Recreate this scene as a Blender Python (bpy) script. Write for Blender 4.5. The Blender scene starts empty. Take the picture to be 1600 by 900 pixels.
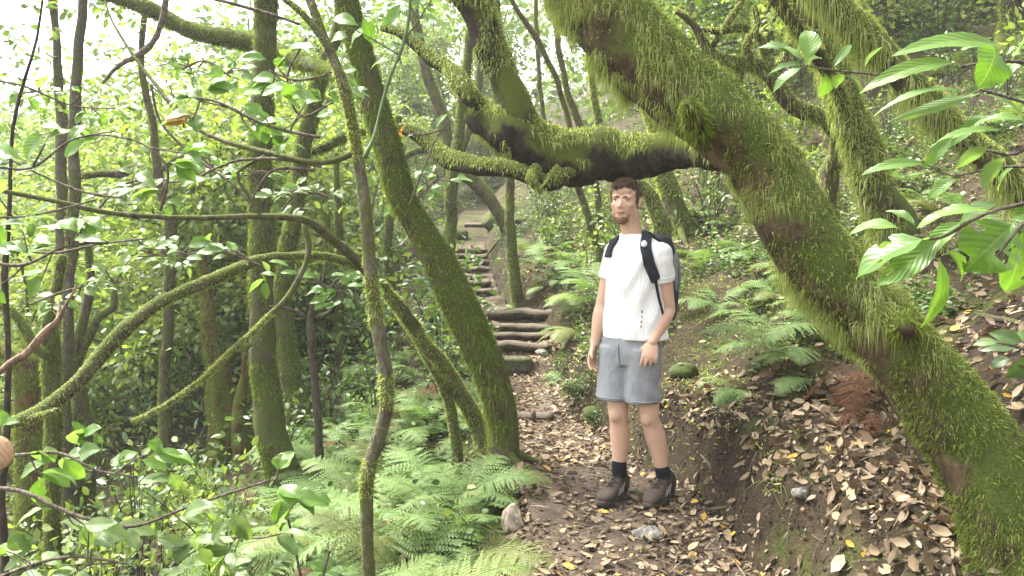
import bpy, math, random
import numpy as np
from mathutils import Vector, Matrix
from mathutils.bvhtree import BVHTree

SEED = 11
rng = np.random.default_rng(SEED)
random.seed(SEED)
sc = bpy.context.scene
col = sc.collection
PI = math.pi

# ------------------------------------------------------------------ camera
FPX = 1245.0
PITCH = math.radians(5.5)
CAM = np.array([0.0, 0.0, 1.6])
Fv = np.array([0, math.cos(PITCH), -math.sin(PITCH)])
Uv = np.array([0, math.sin(PITCH), math.cos(PITCH)])
Rv = np.array([1.0, 0, 0])


def at(px, py, Y):
    """world point of a picture position at world distance Y in front of the camera"""
    r = Fv + Rv * ((px - 800) / FPX) + Uv * ((450 - py) / FPX)
    return CAM + r * (Y / r[1])


def mpp(px, py, Y):
    r = Fv + Rv * ((px - 800) / FPX) + Uv * ((450 - py) / FPX)
    return (Y / r[1]) / FPX


def proj(P):
    P = np.atleast_2d(P) - CAM
    d = P @ Fv
    d = np.where(np.abs(d) < 1e-6, 1e-6, d)
    return 800 + FPX * (P @ Rv) / d, 450 - FPX * (P @ Uv) / d, d


cam = bpy.data.cameras.new('camera')
cam.sensor_width = 36
cam.lens = 36 * FPX / 1600
cam.clip_start = 0.05
cam.clip_end = 500
co = bpy.data.objects.new('camera', cam)
co.location = CAM
co.rotation_euler = (PI / 2 - PITCH, 0, 0)
col.objects.link(co)
sc.camera = co

# ------------------------------------------------------------------ noise


def _h(i, j, k):
    n = (i.astype(np.int64) * 374761393 + j.astype(np.int64) * 668265263 + k.astype(np.int64) * 1442695041) & 0xFFFFFFFF
    n = ((n ^ (n >> 13)) * 1274126177) & 0xFFFFFFFF
    n = (n ^ (n >> 16)) & 0xFFFFFFFF
    return n / 4294967295.0


def vnoise(x, y, z=0.0):
    x, y, z = np.broadcast_arrays(np.asarray(x, float), np.asarray(y, float), np.asarray(z, float))
    i, j, k = np.floor(x), np.floor(y), np.floor(z)
    fx, fy, fz = x - i, y - j, z - k
    fx, fy, fz = [f * f * (3 - 2 * f) for f in (fx, fy, fz)]
    out = 0
    for a in (0, 1):
        for b in (0, 1):
            for c in (0, 1):
                w = (fx if a else 1 - fx) * (fy if b else 1 - fy) * (fz if c else 1 - fz)
                out = out + w * _h(i + a, j + b, k + c)
    return out * 2 - 1


def fbm(x, y, z=0.0, o=3):
    s, a = 0, 1.0
    x, y, z = np.asarray(x, float), np.asarray(y, float), np.asarray(z, float)
    for q in range(o):
        s = s + a * vnoise(x * 2 ** q + 17 * q, y * 2 ** q + 5 * q, z * 2 ** q + 3 * q)
        a *= 0.5
    return s


def sstep(a, b, x):
    t = np.clip((np.asarray(x, float) - a) / (b - a), 0, 1)
    return t * t * (3 - 2 * t)


def unit(v):
    v = np.asarray(v, float)
    return v / np.maximum(np.linalg.norm(v, axis=-1, keepdims=True), 1e-9)


# ------------------------------------------------------------------ mesh helpers


class MB:
    def __init__(s):
        s.V, s.Q, s.T, s.n, s.UV = [], [], [], 0, []

    def add(s, V, quads=None, tris=None, uv=None):
        V = np.asarray(V, float).reshape(-1, 3)
        if quads is not None and len(quads):
            s.Q.append(np.asarray(quads, np.int64).reshape(-1, 4) + s.n)
        if tris is not None and len(tris):
            s.T.append(np.asarray(tris, np.int64).reshape(-1, 3) + s.n)
        s.V.append(V)
        s.UV.append(np.zeros((len(V), 2)) if uv is None else np.asarray(uv, float).reshape(-1, 2))
        s.n += len(V)
        return s

    def mesh(s, name, smooth=True, uv=False, origin=None):
        V = np.concatenate(s.V) if s.V else np.zeros((0, 3))
        UV = np.concatenate(s.UV) if s.UV else np.zeros((0, 2))
        if origin is not None:
            V = V - np.asarray(origin)
        Q = np.concatenate(s.Q) if s.Q else np.zeros((0, 4), np.int64)
        T = np.concatenate(s.T) if s.T else np.zeros((0, 3), np.int64)
        me = bpy.data.meshes.new(name)
        me.vertices.add(len(V))
        me.vertices.foreach_set('co', V.astype(np.float32).ravel())
        loops = np.concatenate([Q.ravel(), T.ravel()])
        me.loops.add(len(loops))
        me.loops.foreach_set('vertex_index', loops.astype(np.int32))
        np_ = len(Q) + len(T)
        me.polygons.add(np_)
        st = np.concatenate([np.arange(len(Q)) * 4, len(Q) * 4 + np.arange(len(T)) * 3])
        me.polygons.foreach_set('loop_start', st.astype(np.int32))
        me.update(calc_edges=True)
        if smooth:
            me.polygons.foreach_set('use_smooth', np.ones(np_, bool))
        if uv:
            l = me.uv_layers.new(name='UVMap')
            l.data.foreach_set('uv', UV[loops].astype(np.float32).ravel())
        return me


def tag(o, label=None, cat=None, group=None, kind=None):
    if label:
        o['label'] = label
    if cat:
        o['category'] = cat
    if group:
        o['group'] = group
    if kind:
        o['kind'] = kind
    return o


def empty(name, loc):
    o = bpy.data.objects.new(name, None)
    o.empty_display_size = 0.1
    o.location = [float(v) for v in loc]
    col.objects.link(o)
    return o


def rootloc(o):
    while o.parent is not None:
        o = o.parent
    return np.array(o.location)


def obj(name, mb, mat, parent=None, smooth=True, uv=False, at_loc=None):
    """link a mesh object; its vertices are given in world space"""
    if isinstance(mb, MB):
        org = rootloc(parent) if parent is not None else at_loc
        me = mb.mesh(name, smooth, uv, org)
    else:
        me = mb
    o = bpy.data.objects.new(name, me)
    if parent is not None:
        o.parent = parent
    elif at_loc is not None:
        o.location = [float(v) for v in at_loc]
    if mat is not None and not me.materials:
        me.materials.append(mat)
    col.objects.link(o)
    return o


def copy_tree(o, parent=None):
    c = o.copy()
    col.objects.link(c)
    if parent is not None:
        c.parent = parent
    for ch in list(o.children):
        copy_tree(ch, c)
    return c


def remesh(mb, voxel, smooth=3, fac=0.5):
    """merge overlapping closed shells into one continuous surface"""
    me = mb.mesh('tmp')
    o = bpy.data.objects.new('tmp', me)
    col.objects.link(o)
    m = o.modifiers.new('r', 'REMESH')
    m.mode = 'VOXEL'
    m.voxel_size = voxel
    if smooth:
        s = o.modifiers.new('s', 'SMOOTH')
        s.iterations = smooth
        s.factor = fac
    dg = bpy.context.evaluated_depsgraph_get()
    ev = o.evaluated_get(dg)
    r = ev.to_mesh()
    n = len(r.vertices)
    V = np.empty(n * 3, np.float32)
    r.vertices.foreach_get('co', V)
    q, t = [], []
    for p in r.polygons:
        v = list(p.vertices)
        (q if len(v) == 4 else t).append(v)
    ev.to_mesh_clear()
    bpy.data.objects.remove(o)
    bpy.data.meshes.remove(me)
    return MB().add(V.reshape(-1, 3), q, t)


# ------------------------------------------------------------------ materials


class N:
    """tiny node builder"""

    def __init__(s, name):
        s.m = bpy.data.materials.new(name)
        s.m.use_nodes = True
        s.t = s.m.node_tree
        s.t.nodes.clear()
        s.out = s.t.nodes.new('ShaderNodeOutputMaterial')

    def n(s, typ, **kw):
        nd = s.t.nodes.new('ShaderNode' + typ)
        for k, v in kw.items():
            setattr(nd, k, v)
        return nd

    def set(s, nd, **kw):
        for k, v in kw.items():
            k = k.replace('_', ' ')
            if isinstance(v, bpy.types.NodeSocket):
                s.t.links.new(v, nd.inputs[k])
            else:
                nd.inputs[k].default_value = v
        return nd

    def link(s, a, b):
        s.t.links.new(a, b)

    def noise(s, vec, scale, detail=4, rough=0.55, dist=0.0):
        nd = s.n('TexNoise')
        nd.inputs['Scale'].default_value = scale
        nd.inputs['Detail'].default_value = detail
        nd.inputs['Roughness'].default_value = rough
        nd.inputs['Distortion'].default_value = dist
        if vec is not None:
            s.link(vec, nd.inputs['Vector'])
        return nd.outputs['Fac']

    def ramp(s, fac, stops, interp='LINEAR'):
        nd = s.n('ValToRGB')
        cr = nd.color_ramp
        cr.interpolation = interp
        while len(cr.elements) < len(stops):
            cr.elements.new(0.5)
        for e, (p, c) in zip(cr.elements, stops):
            e.position = p
            e.color = (*c, 1) if len(c) == 3 else c
        s.link(fac, nd.inputs['Fac'])
        return nd.outputs['Color']

    def mix(s, fac, a, b, blend='MIX'):
        nd = s.n('MixRGB', blend_type=blend)
        for k, v in (('Fac', fac), ('Color1', a), ('Color2', b)):
            if isinstance(v, bpy.types.NodeSocket):
                s.link(v, nd.inputs[k])
            elif isinstance(v, (int, float)):
                nd.inputs[k].default_value = v
            else:
                nd.inputs[k].default_value = (*v, 1)
        return nd.outputs['Color']

    def math(s, op, a, b=0.0, c=0.0, clamp=False):
        nd = s.n('Math', operation=op, use_clamp=clamp)
        for i, v in enumerate((a, b, c)):
            if isinstance(v, bpy.types.NodeSocket):
                s.link(v, nd.inputs[i])
            else:
                nd.inputs[i].default_value = v
        return nd.outputs[0]

    def bump(s, h, strength=0.5, dist=0.01, normal=None):
        nd = s.n('Bump')
        nd.inputs['Strength'].default_value = strength
        nd.inputs['Distance'].default_value = dist
        s.link(h, nd.inputs['Height'])
        if normal is not None:
            s.link(normal, nd.inputs['Normal'])
        return nd.outputs['Normal']

    def coord(s):
        return s.n('TexCoord').outputs['Object']

    def world(s):
        return s.n('NewGeometry').outputs['Position']

    def bsdf(s, color, rough=0.7, spec=0.3, normal=None):
        b = s.n('BsdfPrincipled')
        if isinstance(color, bpy.types.NodeSocket):
            s.link(color, b.inputs['Base Color'])
        else:
            b.inputs['Base Color'].default_value = (*color, 1)
        if isinstance(rough, bpy.types.NodeSocket):
            s.link(rough, b.inputs['Roughness'])
        else:
            b.inputs['Roughness'].default_value = rough
        b.inputs['Specular IOR Level'].default_value = spec
        if normal is not None:
            s.link(normal, b.inputs['Normal'])
        return b

    def done(s, shader):
        s.link(shader if isinstance(shader, bpy.types.NodeSocket) else shader.outputs[0], s.out.inputs['Surface'])
        return s.m


def simple(name, c, rough=0.7, spec=0.3, var=0.15, scale=8.0, bump=0.0, bscale=60.0):
    m = N(name)
    v = m.coord()
    f = m.noise(v, scale, 5)
    a = tuple(x * (1 - var) for x in c)
    b = tuple(min(1, x * (1 + var)) for x in c)
    cc = m.ramp(f, [(0.3, a), (0.7, b)])
    nr = m.bump(m.noise(v, bscale, 4), bump, 0.01) if bump else None
    return m.done(m.bsdf(cc, rough, spec, nr))


def leaf_mat(name, stops, rough=0.4, spec=0.5, trans=0.32, tcol=None, veins=False, back=None, vary=None):
    """leaf: colour differs from leaf to leaf, light comes through"""
    m = N(name)
    g = m.n('NewGeometry')
    rnd = g.outputs['Random Per Island']
    c = m.ramp(rnd, stops)
    nz = m.noise(m.coord(), 25.0, 3)
    c = m.mix(0.35, c, m.ramp(nz, [(0.3, (0.35, 0.35, 0.35)), (0.7, (1, 1, 1))]), 'MULTIPLY')
    if vary is not None:
        oi = m.n('ObjectInfo').outputs['Random']
        c = m.mix(m.math('MULTIPLY', m.math('POWER', oi, 3.0), 0.5), c, vary)
        blot = m.math('MULTIPLY', m.math('SUBTRACT', m.noise(m.coord(), 9.0, 3), 0.56), 5.0, clamp=True)
        c = m.mix(m.math('MULTIPLY', blot, 0.35), c, tuple(q * 0.75 for q in vary))
    nr = None
    if veins:
        uv = m.n('TexCoord').outputs['UV']
        sp = m.n('SeparateXYZ')
        m.link(uv, sp.inputs[0])
        u, v = sp.outputs[0], sp.outputs[1]
        av = m.math('ABSOLUTE', m.math('SUBTRACT', v, 0.5))
        mid = m.math('LESS_THAN', av, 0.022)
        ph = m.math('SUBTRACT', m.math('MULTIPLY', u, 9.0), m.math('MULTIPLY', av, 5.0))
        w = m.math('PINGPONG', ph, 0.5)
        side = m.math('LESS_THAN', w, 0.055)
        vein = m.math('MAXIMUM', mid, m.math('MULTIPLY', side, 0.55))
        c = m.mix(m.math('MULTIPLY', vein, 0.5), c, (0.22, 0.30, 0.10))
        spots = m.math('GREATER_THAN', m.noise(m.coord(), 45.0, 2), 0.72)
        c = m.mix(m.math('MULTIPLY', spots, 0.5), c, (0.10, 0.07, 0.03))
        nr = m.bump(m.math('ADD', w, m.math('MULTIPLY', mid, -0.6)), 0.35, 0.004)
    if back is not None:
        c = m.mix(m.math('MULTIPLY', g.outputs['Backfacing'], 0.75), c, back)
    b = m.bsdf(c, rough, spec, nr)
    t = m.n('BsdfTranslucent')
    tc = m.mix(1.0, c, tcol or (1.5, 1.6, 0.6), 'MULTIPLY')
    m.link(tc, t.inputs['Color'])
    mx = m.n('MixShader')
    mx.inputs[0].default_value = trans
    m.link(b.outputs[0], mx.inputs[1])
    m.link(t.outputs[0], mx.inputs[2])
    return m.done(mx.outputs[0])


def bark_mat(name, bark, bark2, moss, moss2, amount=0.0, up=0.6, scale=1.0, rough=0.9):
    """bark with moss growing where noise and the upward side favour it; amount -1..1"""
    m = N(name)
    v = m.coord()
    mp = m.n('Mapping')
    mp.inputs['Scale'].default_value = (1, 1, 0.35)
    m.link(v, mp.inputs['Vector'])
    fine = m.noise(mp.outputs[0], 55 * scale, 6, 0.7)
    cb = m.ramp(fine, [(0.3, bark), (0.7, bark2)])
    mid = m.noise(mp.outputs[0], 17 * scale, 5, 0.7, 0.6)
    cb = m.mix(0.85, cb, m.ramp(mid, [(0.36, (0.28, 0.26, 0.24)), (0.5, (0.8, 0.8, 0.8)), (0.64, (1.25, 1.22, 1.18))]), 'MULTIPLY')
    lich = m.noise(v, 11 * scale, 4)
    cb = m.mix(m.ramp(lich, [(0.55, (0, 0, 0)), (0.75, (0.6, 0.6, 0.6))]), cb, tuple(min(1, x * q) for x, q in zip(bark2, (1.6, 1.75, 1.7))))
    patch = m.noise(v, 5.5 * scale, 5, 0.65, 0.3)
    sp = m.n('SeparateXYZ')
    m.link(m.n('NewGeometry').outputs['Normal'], sp.inputs[0])
    f = m.math('ADD', m.math('MULTIPLY', sp.outputs[2], up * 0.35), m.math('ADD', patch, amount * 0.5 - 0.5))
    mask = m.math('MULTIPLY', m.math('ADD', f, 0.05), 6.0, clamp=True)
    mn = m.noise(v, 130 * scale, 5, 0.75)
    mn2 = m.noise(v, 9 * scale, 4)
    cm = m.mix(mn2, moss, moss2)
    cm = m.mix(m.ramp(mn, [(0.25, (1, 1, 1)), (0.65, (0, 0, 0))]), cm, tuple(x * 0.3 for x in moss))
    c = m.mix(mask, cb, cm)
    h = m.mix(mask, m.math('ADD', fine, m.math('MULTIPLY', mid, 1.5)), mn)
    nr = m.bump(h, 0.9, 0.012)
    return m.done(m.bsdf(c, rough, 0.2, nr))


GREENS = [(0.0, (0.06, 0.10, 0.02)), (0.35, (0.10, 0.165, 0.032)), (0.7, (0.145, 0.22, 0.05)), (1.0, (0.23, 0.29, 0.08))]
M = {}
M['leaf'] = leaf_mat('leaf_green', GREENS, 0.38, 0.5, 0.38)
M['leaf_dark'] = leaf_mat('leaf_glossy_dark', [(0, (0.04, 0.075, 0.02)), (0.5, (0.075, 0.135, 0.038)), (0.85, (0.12, 0.19, 0.055)), (1, (0.24, 0.28, 0.08))], 0.42, 0.5, 0.3)
M['leaf_pale'] = leaf_mat('leaf_pale', [(0, (0.13, 0.18, 0.05)), (0.5, (0.2, 0.26, 0.08)), (1, (0.3, 0.35, 0.14))], 0.45, 0.4, 0.45)
M['leaf_near'] = leaf_mat('leaf_near', [(0, (0.085, 0.17, 0.03)), (0.6, (0.115, 0.22, 0.04)), (1, (0.15, 0.255, 0.055))], 0.36, 0.5, 0.42, veins=True, back=(0.17, 0.25, 0.11))
M['leaf_soft'] = leaf_mat('leaf_soft', [(0, (0.10, 0.17, 0.05)), (0.6, (0.15, 0.225, 0.08)), (1, (0.21, 0.29, 0.12))], 0.42, 0.5, 0.38, veins=True, back=(0.2, 0.27, 0.15))
M['leaf_orange'] = leaf_mat('leaf_orange', [(0, (0.34, 0.13, 0.03)), (1, (0.4, 0.2, 0.04))], 0.5, 0.3, 0.35, (1.3, 1.0, 0.5), veins=True)
M['fern'] = leaf_mat('fern_green', [(0, (0.10, 0.18, 0.055)), (0.5, (0.15, 0.24, 0.08)), (1, (0.22, 0.31, 0.115))], 0.6, 0.25, 0.35, (1.3, 1.5, 0.75), vary=(0.20, 0.22, 0.07))
M['fern_yellow'] = leaf_mat('fern_yellowing', [(0, (0.13, 0.17, 0.05)), (1, (0.22, 0.23, 0.09))], 0.55, 0.3, 0.35)
M['fern_dead'] = leaf_mat('fern_dead', [(0, (0.045, 0.020, 0.009)), (1, (0.13, 0.060, 0.028))], 0.8, 0.2, 0.1, (1.1, 0.9, 0.7))
M['grass'] = leaf_mat('grass_blade', [(0, (0.09, 0.15, 0.03)), (1, (0.2, 0.24, 0.08))], 0.5, 0.3, 0.3)
M['moss'] = leaf_mat('moss_strands', [(0, (0.19, 0.22, 0.05)), (0.3, (0.32, 0.375, 0.09)), (0.75, (0.47, 0.53, 0.18)), (1, (0.63, 0.64, 0.38))], 0.85, 0.1, 0.45, (1.1, 1.2, 0.6))
M['moss_dark'] = leaf_mat('moss_deep', [(0, (0.085, 0.115, 0.02)), (0.5, (0.175, 0.23, 0.042)), (1, (0.31, 0.37, 0.095))], 0.85, 0.1, 0.4, (1.1, 1.2, 0.6))
M['litter'] = leaf_mat('dry_leaves', [(0, (0.075, 0.05, 0.028)), (0.3, (0.15, 0.105, 0.062)), (0.6, (0.25, 0.185, 0.115)), (0.87, (0.315, 0.24, 0.15)), (0.965, (0.41, 0.33, 0.22)), (0.975, (0.48, 0.28, 0.04)), (1, (0.5, 0.33, 0.06))], 0.6, 0.3, 0.12, (1.1, 0.95, 0.7))

BR, BR2 = (0.055, 0.042, 0.03), (0.13, 0.10, 0.075)
M['bark_mossy'] = bark_mat('bark_mossy', BR, BR2, (0.075, 0.10, 0.02), (0.155, 0.195, 0.045), 0.10, 0.6)
M['bark_lean'] = bark_mat('bark_leaning', (0.042, 0.029, 0.017), (0.135, 0.098, 0.058), (0.075, 0.105, 0.02), (0.16, 0.205, 0.045), 0.06, 0.9, 1.0)
M['bark_half'] = bark_mat('bark_half_mossy', BR, BR2, (0.09, 0.10, 0.024), (0.16, 0.17, 0.045), -0.02, 0.6)
M['bark_black'] = bark_mat('bark_near_black', (0.018, 0.014, 0.011), (0.07, 0.056, 0.044), (0.08, 0.10, 0.018), (0.16, 0.195, 0.035), 0.05, 1.4)  # one near-black bark tone all round, moss mostly on upward faces
M['bark_grey'] = bark_mat('bark_grey', (0.10, 0.09, 0.062), (0.22, 0.20, 0.145), (0.12, 0.14, 0.035), (0.2, 0.22, 0.06), 0.05, 0.25, 2.2)
M['bark_twig'] = bark_mat('bark_twig', (0.10, 0.08, 0.065), (0.23, 0.19, 0.155), (0.12, 0.13, 0.04), (0.18, 0.19, 0.06), -0.6, 0.3, 3)
M['bark_pale'] = bark_mat('bark_pale', (0.22, 0.15, 0.10), (0.46, 0.34, 0.24), (0.2, 0.18, 0.1), (0.3, 0.26, 0.16), -1.0, 0.1, 3)
M['bark_dark'] = bark_mat('bark_dark', (0.035, 0.027, 0.022), (0.10, 0.08, 0.065), (0.07, 0.09, 0.02), (0.13, 0.15, 0.04), -0.2, 0.5)
M['bark_stem'] = bark_mat('bark_stem', (0.055, 0.045, 0.037), (0.15, 0.125, 0.10), (0.09, 0.10, 0.03), (0.15, 0.16, 0.05), 0.0, 0.4)
M['bark_red'] = bark_mat('bark_rotten_red', (0.03, 0.014, 0.008), (0.17, 0.075, 0.035), (0.10, 0.13, 0.015), (0.17, 0.2, 0.03), 0.12, 0.3, 1.2)
M['log'] = bark_mat('log_worn_shaded', (0.024, 0.018, 0.013), (0.10, 0.078, 0.058), (0.15, 0.12, 0.09), (0.30, 0.25, 0.19), -0.35, 2.2, 1.6)  # pale trodden tops; sides darkened in colour to stand for shaded risers


def cut_mat():
    m = N('cut_wood')
    mp = m.n('Mapping')
    mp.inputs['Location'].default_value = (-0.02, 0.06, 0.03)
    m.link(m.coord(), mp.inputs['Vector'])
    w = m.n('TexWave', wave_type='RINGS', rings_direction='Y')
    w.inputs['Scale'].default_value = 60
    w.inputs['Distortion'].default_value = 2.5
    m.link(mp.outputs[0], w.inputs['Vector'])
    c = m.ramp(w.outputs['Fac'], [(0.2, (0.40, 0.255, 0.15)), (0.8, (0.46, 0.305, 0.185))])
    return m.done(m.bsdf(c, 0.8, 0.2, m.bump(m.noise(m.coord(), 120, 4), 0.5, 0.004)))


M['cut_wood'] = cut_mat()
M['stem_green'] = simple('stem_green', (0.09, 0.14, 0.05), 0.6, 0.3, 0.3, 30)
M['pale_wood'] = simple('pale_wood', (0.48, 0.35, 0.24), 0.7, 0.3, 0.15, 30, 0.3)
M['rock'] = bark_mat('rock_grey', (0.13, 0.125, 0.11), (0.33, 0.32, 0.29), (0.07, 0.09, 0.03), (0.12, 0.14, 0.05), -0.35, 0.4, 1.2)
M['rock_pale'] = bark_mat('rock_pale', (0.22, 0.19, 0.145), (0.42, 0.37, 0.29), (0.10, 0.11, 0.05), (0.15, 0.16, 0.07), -0.7, 0.2, 1.3)
M['rock_step'] = bark_mat('rock_step', (0.05, 0.048, 0.038), (0.17, 0.16, 0.125), (0.07, 0.085, 0.03), (0.13, 0.145, 0.06), 0.0, 0.2, 2.5)
M['rock_green'] = bark_mat('rock_mossy', (0.07, 0.065, 0.05), (0.18, 0.165, 0.13), (0.07, 0.095, 0.025), (0.13, 0.16, 0.05), 0.2, 0.3, 1.2)


def ground_mat():
    m = N('forest_soil')
    v = m.world()
    n1 = m.noise(v, 1.3, 6, 0.65)
    n2 = m.noise(v, 14, 6, 0.7)
    n3 = m.noise(v, 70, 5, 0.7)
    soil = m.ramp(n3, [(0.3, (0.018, 0.013, 0.009)), (0.55, (0.042, 0.030, 0.021)), (0.8, (0.11, 0.082, 0.057))])
    lit = m.ramp(n2, [(0.25, (0.035, 0.026, 0.016)), (0.5, (0.095, 0.072, 0.043)), (0.75, (0.21, 0.165, 0.10))])
    c = m.mix(m.ramp(n1, [(0.42, (0, 0, 0)), (0.6, (0.6, 0.6, 0.6))]), soil, lit)
    mo = m.noise(v, 2.3, 6, 0.7, 0.4)
    sp = m.n('SeparateXYZ')
    m.link(m.n('NewGeometry').outputs['Normal'], sp.inputs[0])
    mask = m.math('MULTIPLY', m.math('ADD', m.math('ADD', mo, m.math('MULTIPLY', sp.outputs[2], 0.1)), -0.585), 7.0, clamp=True)
    mc = m.mix(n2, (0.06, 0.085, 0.015), (0.15, 0.18, 0.04))
    mc = m.mix(m.ramp(n3, [(0.3, (1, 1, 1)), (0.6, (0, 0, 0))]), mc, (0.025, 0.035, 0.008))
    c = m.mix(m.math('MULTIPLY', mask, 0.85), c, mc)
    nr = m.bump(m.math('ADD', n2, m.math('MULTIPLY', n3, 0.6)), 1.0, 0.05)
    return m.done(m.bsdf(c, 0.95, 0.15, nr))


def path_mat():
    m = N('trodden_earth')
    v = m.world()
    n1 = m.noise(v, 2.2, 5, 0.6)
    n2 = m.noise(v, 22, 6, 0.7)
    n3 = m.noise(v, 90, 5, 0.75)
    c = m.ramp(n2, [(0.28, (0.04, 0.029, 0.021)), (0.5, (0.085, 0.063, 0.045)), (0.75, (0.18, 0.14, 0.10))])
    c = m.mix(m.ramp(n3, [(0.35, (0.75, 0.75, 0.75)), (0.6, (0, 0, 0))]), c, (0.03, 0.021, 0.016))
    c = m.mix(m.ramp(n1, [(0.45, (0, 0, 0)), (0.7, (0.6, 0.6, 0.6))]), c, (0.19, 0.145, 0.11))
    nr = m.bump(m.math('ADD', n2, m.math('MULTIPLY', n3, 0.5)), 0.9, 0.02)
    return m.done(m.bsdf(c, 0.9, 0.2, nr))


M['ground'] = ground_mat()
M['litter_dark'] = leaf_mat('broken_litter', [(0, (0.04, 0.026, 0.017)), (0.5, (0.10, 0.068, 0.045)), (0.9, (0.2, 0.15, 0.105)), (1, (0.32, 0.25, 0.18))], 0.8, 0.2, 0.05)
M['crumb'] = leaf_mat('soil_crumb', [(0, (0.03, 0.021, 0.015)), (0.7, (0.075, 0.053, 0.04)), (0.9, (0.14, 0.12, 0.10)), (1, (0.26, 0.24, 0.21))], 0.9, 0.2, 0.0)
M['path'] = path_mat()

# ------------------------------------------------------------------ terrain
# picture positions of the path's middle: (px, py, Y); steps lift it
STEPS_LOW = [(568, 7.45), (541, 7.9), (525, 8.2), (511, 8.5), (491, 8.9)]
STEPS_UP = [(469, 9.7), (456, 10.2), (443, 10.7), (432, 11.1), (421, 11.5), (410, 12.0), (400, 12.4), (390, 12.9)]
path_y, path_z = [-8, 2.0, 3.2, 4.3, 5.2, 6.0], [-0.06, -0.04, -0.01, 0.015, -0.01, -0.03]
path_y += [6.1, 6.18, 7.35]
path_z += [-0.01, 0.02, 0.07]
for (py, Y) in STEPS_LOW + STEPS_UP:
    z = at(800, py, Y)[2] + 0.015
    path_y += [Y - 0.06, Y + 0.03]
    path_z += [path_z[-1] - 0.02, z]
for (py, Y) in [(352, 15.5), (335, 18), (315, 25)]:
    path_y.append(Y)
    path_z.append(at(740, py, Y)[2])
path_y.append(60)
path_z.append(path_z[-1] + 5)
PCX = np.array([(-8, 0.60), (2.5, 0.60), (3.5, 0.57), (4.3, 0.55), (5.2, 0.33), (6.2, 0.18), (7.4, 0.13), (8.2, 0.11), (9.0, 0.02), (9.6, -0.35), (10.2, -0.44), (11.5, -0.56), (12.9, -0.70), (15.5, -0.75), (20, -0.9), (60, -3)])
PW = np.array([(-8, 0.5), (3.5, 0.52), (4.3, 0.50), (5.2, 0.40), (6.2, 0.33), (7.4, 0.34), (9.0, 0.36), (10, 0.30), (13, 0.28), (60, 0.3)])
CUT = np.array([(-8, 0.25), (2.5, 0.26), (4.5, 0.33), (5.8, 0.28), (7, 0.2), (9, 0.22), (13, 0.15), (60, 0.1)])


def interp(tab, y):
    return np.interp(y, tab[:, 0], tab[:, 1])


def path_z_at(y, smooth=0.0):
    if smooth:
        return sum(np.interp(y + o, path_y, path_z) for o in np.linspace(-smooth, smooth, 9)) / 9
    return np.interp(y, path_y, path_z)


def H(x, y):
    x, y = np.broadcast_arrays(np.asarray(x, float), np.asarray(y, float))
    u = x - interp(PCX, y)
    w = interp(PW, y)
    zp = path_z_at(y, 0.3)
    r = np.maximum(u - w, 0)
    l = np.maximum(-u - w, 0)
    edge = vnoise(x * 2.2, y * 2.2) * 0.07 + vnoise(x * 0 + 3, y * 6) * 0.03
    cut = interp(CUT, y) * (1 + 0.35 * vnoise(y * 1.1, 7.7)) * sstep(0.0, 0.2, r + edge * (r > 0.0))
    z = zp + cut + 0.56 * np.minimum(r, 3.5) + 0.42 * np.maximum(r - 3.5, 0)
    z = z - 0.06 * sstep(0, 0.12, l) - 0.36 * np.minimum(l, 6) - 0.16 * np.clip(l - 6, 0, 14)
    off = sstep(0.0, 0.5, np.maximum(r, l))
    z = z + off * (0.16 * fbm(x * 0.55, y * 0.55, 2.0) + 0.055 * fbm(x * 2.3, y * 2.3, 5.0)) + 0.012 * sstep(0, 0.2, np.maximum(r, l)) * fbm(x * 9, y * 9, 1.0, 2)
    face = sstep(0.0, 0.08, r) * (1 - sstep(0.3, 0.55, r)) * (y < 8)
    z = z + face * (0.035 * fbm(x * 11, y * 11, 8.0, 3) + 0.014 * vnoise(x * 45, y * 45))
    return z - np.where(y < 13.4, 0.07, 0.0) * (1 - sstep(-0.12, 0.02, np.abs(u) - w))


def cat(*a):
    return np.concatenate([np.arange(*x) for x in a])


xs = cat((-70, -10, 2.0), (-10, -3, 0.25), (-3, 3.6, 0.06), (3.6, 9, 0.2), (9, 70, 2.0))
ys = cat((-8, 1.8, 0.4), (1.8, 8.5, 0.06), (8.5, 16, 0.14), (16, 32, 0.5), (32, 110, 2.5))
X, Yg = np.meshgrid(xs, ys)
Z = H(X, Yg)
nx, ny = len(xs), len(ys)
idx = np.arange(nx * ny).reshape(ny, nx)
quads = np.stack([idx[:-1, :-1], idx[:-1, 1:], idx[1:, 1:], idx[1:, :-1]], -1).reshape(-1, 4)
g = obj('hillside', MB().add(np.stack([X, Yg, Z], -1).reshape(-1, 3), quads), M['ground'])
tag(g, 'steep forest hillside of dark soil and moss around the footpath', 'ground', kind='structure')

py_ = cat((-8, 2, 0.4), (2, 8.0, 0.04), (8.0, 13.4, 0.03))
us = np.linspace(-1.06, 1.06, 27)
PXg = interp(PCX, py_)[:, None] + us[None] * interp(PW, py_)[:, None]
PYg = np.repeat(py_[:, None], len(us), 1)
PZg = path_z_at(py_)[:, None] + 0.012 * fbm(PXg * 4, PYg * 4) + 0.006 * fbm(PXg * 17, PYg * 17) + 0.03 * np.abs(us[None]) ** 3 - 0.12 * sstep(0.9, 1.06, np.abs(us))[None]
ii = np.arange(PXg.size).reshape(PXg.shape)
g = obj('path', MB().add(np.stack([PXg, PYg, PZg], -1).reshape(-1, 3), np.stack([ii[:-1, :-1], ii[:-1, 1:], ii[1:, 1:], ii[1:, :-1]], -1).reshape(-1, 4)), M['path'])
tag(g, 'trodden earth footpath strewn with dry leaves', 'path', kind='structure')


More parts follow.
